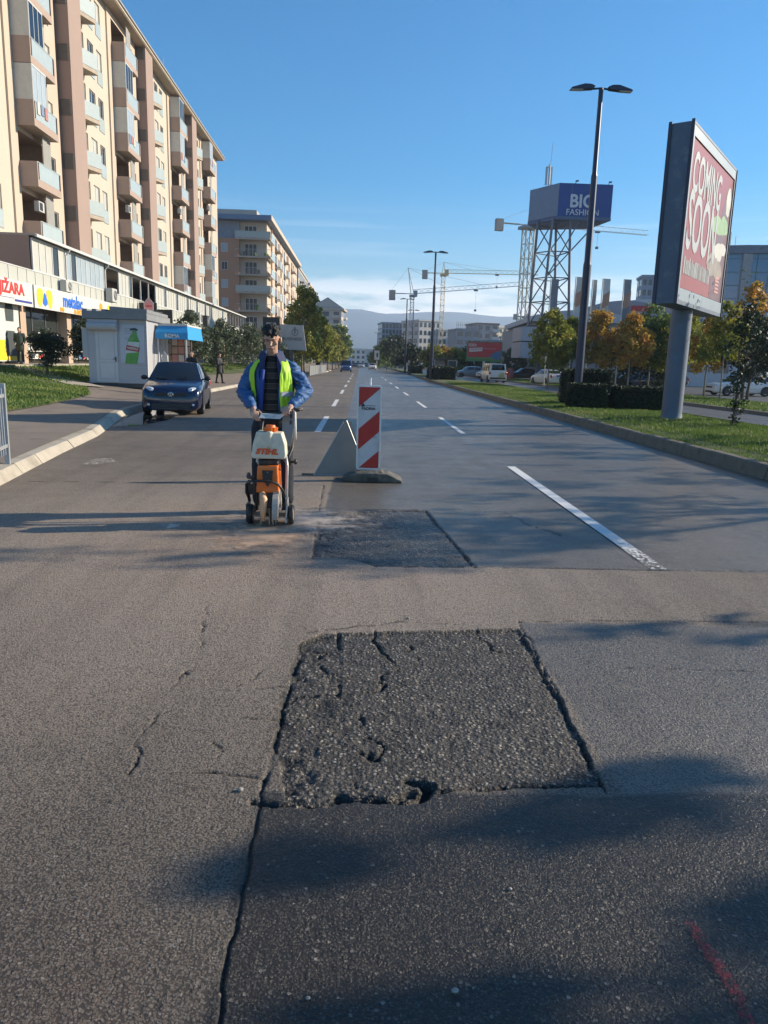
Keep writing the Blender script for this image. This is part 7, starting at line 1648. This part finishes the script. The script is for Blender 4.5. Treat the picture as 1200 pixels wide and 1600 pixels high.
block('bright cream block with deep balconies behind the tall crane', (51.5, 262, 0), R(28), 13, 12, 14.6, 6, 7, mat('block_cream', (.62, .55, .44), .8, var=.05), 0, bal=(mat('block_cream', (.62, .55, .44), .8), 2, 0), ww=.6)
block('low pale building at the far left end of the street', (1.5, 420, 0), R(10), 14, 10, 8.5, 3, 5, WHB)
block('low white building beside the far white sign', (8.5, 350, 0), R(10), 9, 10, 6.5, 2, 4, WHB, name='house', cat='building')
block('grey blue row of flats below the cranes', (46, 210, 0), R(12), 22, 10, 8.2, 3, 10, BGL, 0)
# thin scaffolding posts on the unfinished roof
t = thing('scaffolding', 'row of thin steel rods standing on the unfinished roof', 'scaffolding', (35.9, 252, 13.5)); b = MB()
for i in range(14): b.cyl((-4+i*.62, .3, 0), (-4+i*.62, .3, 2.3), .05, n=4)
for z in (.1, 1.2): b.bb(-4, 4.2, .25, .35, z, z+.08)
b.build('rods', KD, t)
# ---- shopping centre at the right
MG = mat('mall_grey', (.24, .26, .29), .6, var=.08, vscale=.2); MW = mat('mall_white', (.42, .44, .46), .6, var=.05)
t = thing('shopping_centre', 'long low grey shopping centre with stepped curved roofs behind the young trees', 'shopping centre', (36, 112, 0), R(-3))
b = MB(); b.bb(-9.5, 14, 2, 40, 0, 8.4); b.build('wall', MG, t)
def arc_roof(x0, x1, z0, rise, y0, y1, m, nm): 
    b = MB(); n = 14; P = [(x0+(x1-x0)*i/n, y0, z0+rise*math.sin(math.pi*(.08+.84*i/n))) for i in range(n+1)]+[(x1, y0, z0-.4), (x0, y0, z0-.4)]; b.prism(P, (0, y1-y0, 0)); return b.build(nm, m, t)
arc_roof(-10.5, 5, 8.8, 1.4, 1, 30, MW, 'roof'); arc_roof(-3, 12, 9.8, 2.2, 4, 36, MG, 'roof'); arc_roof(2, 16, 11.0, 1.6, 8, 38, MW, 'roof')
for i in range(9): q = MB(); q.bb(-9+i*2.5, -7+i*2.5, 1.9, 1.99, 4.6, 7.2); q.build('window', BW, t)
b = MB(); b.bb(-9.5, 13, 1.0, 1.95, 3.9, 4.4); b.build('canopy', MW, t)
b = MB(); b.bb(4.2, 7.2, .7, .95, 10.2, 11.0); b.build('red_sign', mat('sign_red_far', (.5, .04, .04), .5), t)
t = block('grey service building behind the parked cars with a pale ground floor', (45, 80, 0), R(-4), 26, 10, 4.6, 1, 9, MW, -2, name='service_building', cat='building', wh=.4)
t = thing('round_sign', 'round red sign on a post at the right edge behind the white estate car', 'sign', (28.9, 51.5, 0)); b = MB(); b.lathe([(.001, -.02), (.38, -.02), (.38, .02), (.001, .02)], (0, 0, 2.2), 'y', 20); b.build('plate', mat('sign_faded_red', (.5, .14, .14), .5), t); b = MB(); b.bb(-.22, .22, -.03, -.021, 2.14, 2.26); b.build('bar', SIGNW, t); b = MB(); b.cyl((0, .04, 0), (0, .04, 2.5), .03); b.build('post', ALU, t)
t = thing('glass_office', 'tall blue glass office building at the right edge', 'office building', (43.3, 86, 0), R(0))
BG1 = mat('curtain_glass', (.06, .15, .27), .12, col2=(.08, .19, .32), vscale=.15, spec=.8); BG2 = mat('curtain_grey', (.26, .27, .28), .5)
A, Bc, Cc = (-3.6, 1.2), (0, 0), (16, -3.0)
for (p, q_) in ((A, Bc), (Bc, Cc)):
    b = MB(); b.prism([(p[0], p[1], 0), (q_[0], q_[1], 0), (q_[0], q_[1]+12, 0), (p[0], p[1]+12, 0)], (0, 0, 14.8)); b.build('curtain_wall', BG1, t)
    L_ = math.hypot(q_[0]-p[0], q_[1]-p[1]); F = Fr((p[0], p[1], 0), (q_[0]-p[0], q_[1]-p[1], 0), ((q_[1]-p[1]), -(q_[0]-p[0]), 0))
    for k in range(10): b = MB(); F.box(b, 0, L_, 1.2+k*1.45, 1.25+k*1.45, .002, .04); b.build('mullion', mat('mullion_blue', (.03, .06, .11), .4), t)
    for k in range(1, int(L_/1.3)): b = MB(); F.box(b, k*1.3, k*1.3+.05, 0, 14.8, .003, .045); b.build('mullion', MATS['mullion_blue'], t)
b = MB(); b.bb(-.35, .7, -.30, .5, 0, 14.79); b.build('corner_pier', BG2, t); b = MB(); b.prism([(-3.9, 1.0, 0), (0, -.35, 0), (16, -3.4, 0), (16, 12, 0), (-3.9, 12, 0)], (0, 0, .9)); o = b.build('roof', mat('roof_slate', (.12, .15, .20), .5), t); o.location = (0, 0, 14.81)
b = MB(); b.cyl((-.5, 3, 15.7), (-.5, 3, 17.6), .05); b.cyl((.1, 3, 15.7), (.1, 3, 17.2), .04); b.build('aerial', ALU, t)
block('narrow grey tower peeping out left of the near billboard', (60.8, 160, 0), R(-10), 3.2, 6, 20.8, 10, 3, BGL, -2, ww=.6, name='office_tower', cat='tower')
# ---- sign tower
LT = mat('lattice_steel', (.13, .14, .17), .5, metal=.3, var=.1)
t = thing('sign_tower', 'steel lattice tower carrying a large blue box sign reading BIG FASHION', 'sign tower', (23.4, 92, 0), R(0))
BSB = mat('sign_deep_blue', (.006, .045, .20), .55, col2=(.010, .06, .26), vscale=.4); BSL = mat('sign_side_blue', (.06, .10, .19), .5)
zT, zB = 22.75, 18.75
Pt = [(-3.0, 2.1), (0.0, -.9), (5.6, -.9), (5.6, 3.2), (-1.0, 5.0)]
Pt = [(-3.1, 3.3), (-.55, -.9), (5.75, -.9), (4.9, 4.6), (-1.0, 6.5)]
b = MB(); b.prism([(x, y, zB+.35) for x, y in Pt], (0, 0, zT-zB-.35)); b.build('box', BSB, t)
b = MB(); b.prism([(x*1.005-.0, y*1.01, zB) for x, y in Pt], (0, 0, .34)); b.build('base_rim', BSL, t)
F = Fr((-3.1, 3.3, 0), (2.55, -4.2, 0), (-4.2, -2.55, 0)); b = MB(); F.box(b, .05, 4.86, zB+.4, zT-.02, .004, .03); b.build('side_panel', mat('sign_side_pale', (.13, .19, .29), .5), t)
b = MB(); b.bb(.95, 1.01, -.93, -.905, zB+.4, zT); b.build('joint', BSL, t)
text_on('lettering', 'BIG', 2.0, (2.2, -.93, 20.75), (1, 0, 0), (0, 0, 1), mat('sign_letter', (.50, .54, .58), .5), t, bold=.05, sx=.95, extrude=.02)
text_on('small_lettering', 'FASHION', .95, (2.35, -.93, 19.55), (1, 0, 0), (0, 0, 1), MATS['sign_letter'], t, bold=.004, sx=1.0, extrude=.02)
legs = [((-2.3, 1.6), (-2.75, 1.2)), ((-1.0, -.4), (-1.6, -.6)), ((1.1, -.4), (1.8, -.6)), ((.4, 3.4), (1.2, 3.8))]
zL = 6.4
def lp(k, z): (a, c) = legs[k]; f = (z-zL)/(zB-zL); return Vector((c[0]+(a[0]-c[0])*f, c[1]+(a[1]-c[1])*f, z))
for k in range(4): b = MB(); b.cyl(lp(k, zL), lp(k, zB+.2), .17, .15, 8); b.build('leg', LT, t)
lv = [zL+.2, 9.4, 12.2, 15.2, zB-.3]
for z in lv:
    b = MB(); [b.cyl(lp(k, z), lp((k+1) % 4, z), .07, n=6) for k in range(4)]; b.build('ring_brace', LT, t)
b = MB()
for a, c in zip(lv, lv[1:]):
    for k in range(4): b.cyl(lp(k, a), lp((k+1) % 4, c), .075, n=6)
b.cyl(lp(1, lv[2]), lp(2, zB+.1)+Vector((1.2, 0, 0)), .08, n=6); b.cyl(lp(2, lv[3]), Vector((4.6, 0, zB+.1)), .09, n=6); b.build('diagonal_brace', LT, t)
b = MB(); b.bb(-4.0, 1.2, -1.0, 4.4, 2.7, 4.55); b.bb(-4.0, 1.3, -1.0, 4.4, 4.7, 6.35); b.build('advert_box', mat('advert_box_grey', (.34, .35, .39), .6, var=.04), t)
b = MB(); b.bb(-3.9, 1.2, -.9, 4.3, 4.551, 4.699); b.build('box_gap', BLACKP, t)
for x in (-1.2, .2, 2.6): b = MB(); b.bb(x-.3, x+.3, .4, 1.2, 0, 2.69 if x < 2 else 6.39); b.build('pier', mat('pier_dark', (.09, .09, .12), .7), t)
b = MB(); b.cyl((-1.1, 2.5, zT), (-1.1, 2.5, 25.6), .09, n=8)
for a in range(3): b.box((-1.1+.34*math.cos(a*2.1+.5), 2.5+.34*math.sin(a*2.1+.5), 24.3), (.22, .14, 2.1), a*2.1)
b.bb(-1.4, -.8, 2.4, 2.6, 22.9, 23.0); b.bb(-1.45, -.75, 2.4, 2.6, 25.2, 25.3); b.build('antenna', ALU, t); b = MB(); b.cyl((-1.0, 2.5, 25.6), (-.85, 2.5, 28.0), .03, n=5); b.build('whip_aerial', ALU, t)
for x in (1.3, 3.4, 5.2): b = MB(); b.tube([(x, -.8, zT), (x, -1.1, zT+.18), (x, -1.4, zT+.15)], .04, 5); b.bb(x-.15, x+.15, -1.6, -1.3, zT+.08, zT+.2); b.build('floodlight', KD, t)
# ---- cranes
def crane(label, loc, H, jib, cj, ang, m, w=1.1, apex=5.0, flat=False, luff=0.0, boxm=None):
    t = thing('tower_crane', label, 'tower crane', loc, R(ang)); b = MB(); h = w/2; n = int(H/(w*1.5))
    for s, c in ((-1, -1), (1, -1), (1, 1), (-1, 1)): b.cyl((s*h, c*h, 0), (s*h, c*h, H), .09*w, n=4)
    for i in range(n):
        z0, z1 = H*i/n, H*(i+1)/n; k = 1 if i % 2 else -1
        for (a, c) in (((-h, -h), (h, -h)), ((h, -h), (h, h)), ((h, h), (-h, h)), ((-h, h), (-h, -h))):
            p, q = (a, c) if k > 0 else (c, a); b.cyl((*p, z0), (*q, z1), .045*w, n=3); b.cyl((*a, z1), (*c, z1), .045*w, n=3)
    b.build('mast', m, t)
    b = MB(); b.bb(-.9*w, .9*w, -.9*w, .9*w, H, H+.7); b.bb(.3*w, 1.4*w, -1.5*w, -.3*w, H+.1, H+1.9); b.build('slewing_unit', boxm or m, t)
    b = MB(); zj = H+1.0; nn = int(jib/1.8); top = 1.2
    for i in range(nn):
        x0, x1 = jib*i/nn, jib*(i+1)/nn; a, c = zj+luff*x0, zj+luff*x1
        b.cyl((x0, -.45, a), (x1, -.45, c), .07, n=3); b.cyl((x0, .45, a), (x1, .45, c), .07, n=3); b.cyl((x0, 0, a+top), (x1, 0, c+top), .07, n=3); b.cyl((x0, -.45, a), (x1, 0, c+top), .04, n=3); b.cyl((x0, 0, a+top), (x1, .45, c), .04, n=3)
    b.build('jib', m, t)
    b = MB(); b.cyl((0, -.45, zj), (-cj, -.45, zj), .08, n=3); b.cyl((0, .45, zj), (-cj, .45, zj), .08, n=3); b.bb(-cj, -cj*.3, -.5, .5, zj-.1, zj+.1); b.build('counter_jib', m, t)
    b = MB(); b.bb(-cj-.3, -cj+1.6, -.7, .7, zj-2.0, zj+.9); b.build('counterweight', mat('concrete_ballast', (.32, .28, .25), .9), t)
    if not flat:
        b = MB(); b.cyl((-.5, -.4, zj), (-1.5 if apex > 6 else 0, 0, zj+apex), .12, n=4); b.cyl((.5, .4, zj), (-1.5 if apex > 6 else 0, 0, zj+apex), .12, n=4); b.build('apex', m, t)
        b = MB(); ax = -1.5 if apex > 6 else 0; b.cyl((ax, 0, zj+apex), (jib*.62, 0, zj+top+luff*jib*.62), .035, n=3); b.cyl((ax, 0, zj+apex), (jib*.3, 0, zj+top+luff*jib*.3), .035, n=3); b.cyl((ax, 0, zj+apex), (-cj, 0, zj+.3), .035, n=3); b.build('tie_rope', m, t)
    b = MB(); b.bb(jib*.55, jib*.55+1.2, -.4, .4, zj-.5+luff*jib*.55, zj-.1+luff*jib*.55); b.cyl((jib*.57, 0, zj-.5+luff*jib*.57), (jib*.57, 0, zj-4), .03, n=3); b.bb(jib*.57-.3, jib*.57+.3, -.3, .3, zj-4.6, zj-4); b.build('trolley', KD, t)
    return t
CG = mat('crane_grey', (.42, .37, .28), .5, var=.05); CY = mat('crane_yellow', (.55, .38, .16), .5); CB = mat('crane_bluegrey', (.20, .23, .27), .5)
crane('tall pale lattice crane beside the blue sign tower with a very long jib', (43.2, 202, 0), 36.9, 36, 9.0, 14, CG, 2.3, 4.0, boxm=CB)
crane('yellow crane in the centre with a flat jib pointing right', (27.8, 262, 0), 31.2, 32, 7.0, -6, CY, 1.25, 3.6)
crane('dark crane with a raised slanting apex and a long jib rising to the right', (15.4, 232, 0), 21.4, 34, 6.8, 0, CB, 1.0, 7.5, luff=.10)
crane('small far crane seen low beside the tall pale mast', (87, 402, 0), 27.0, 10, 6, 10, CB, 1.4, 3)
# ---- hills and haze
def hills(name, y, prof, seed, m, dep=900):
    b = MB(); n = 120; rows = 10; vs = []
    for j in range(rows+1):
        f = j/rows
        for i in range(n+1):
            x = -5200+10400*i/n; h = prof(x)*(math.sin(f*math.pi/2)**.8); h *= (1+.55*(float(fbm(np.array([x/420.+seed]), np.array([f*3.]), 4, seed)[0])-.47)*(1 if j else 0)); vs.append((x, y+dep*f+120*math.sin(x/700.+seed), h-3))
    b.add(vs, [(j*(n+1)+i, j*(n+1)+i+1, (j+1)*(n+1)+i+1, (j+1)*(n+1)+i) for j in range(rows) for i in range(n)]); return struct(b.build(name, m, smooth=True))
HM = mat('hill_scrub', (.06, .10, .12), .95, col2=(.10, .14, .15), vscale=.004)
g_ = lambda x, c, w, h: h*math.exp(-((x-c)/w)**2)
hills('hills', 2300, lambda x: .72*(40+g_(x, 60, 520, 95)+g_(x, 900, 700, 90)+g_(x, -1500, 900, 150)+g_(x, 2600, 900, 160)), 3, HM, 600)
hills('hills', 3000, lambda x: .70*(90+g_(x, -250, 700, 215)+g_(x, 700, 800, 190)+g_(x, 1900, 900, 230)+g_(x, -2200, 1200, 280)), 8, HM, 800)
b = MB(); b.bb(-5600, 5600, -400, 4050, -6, 345)
hz = bpy.data.materials.new('haze_air'); hz.use_nodes = True; tt = hz.node_tree; tt.nodes.clear(); ov = N(tt, 'ShaderNodeOutputMaterial'); pv = N(tt, 'ShaderNodeVolumePrincipled')
pv.inputs['Color'].default_value = (.62, .78, 1.0, 1); pv.inputs['Density'].default_value = .00030; pv.inputs['Anisotropy'].default_value = .2
tt.links.new(pv.outputs[0], ov.inputs['Volume']); o = b.build('haze', hz); o['kind'] = 'stuff'
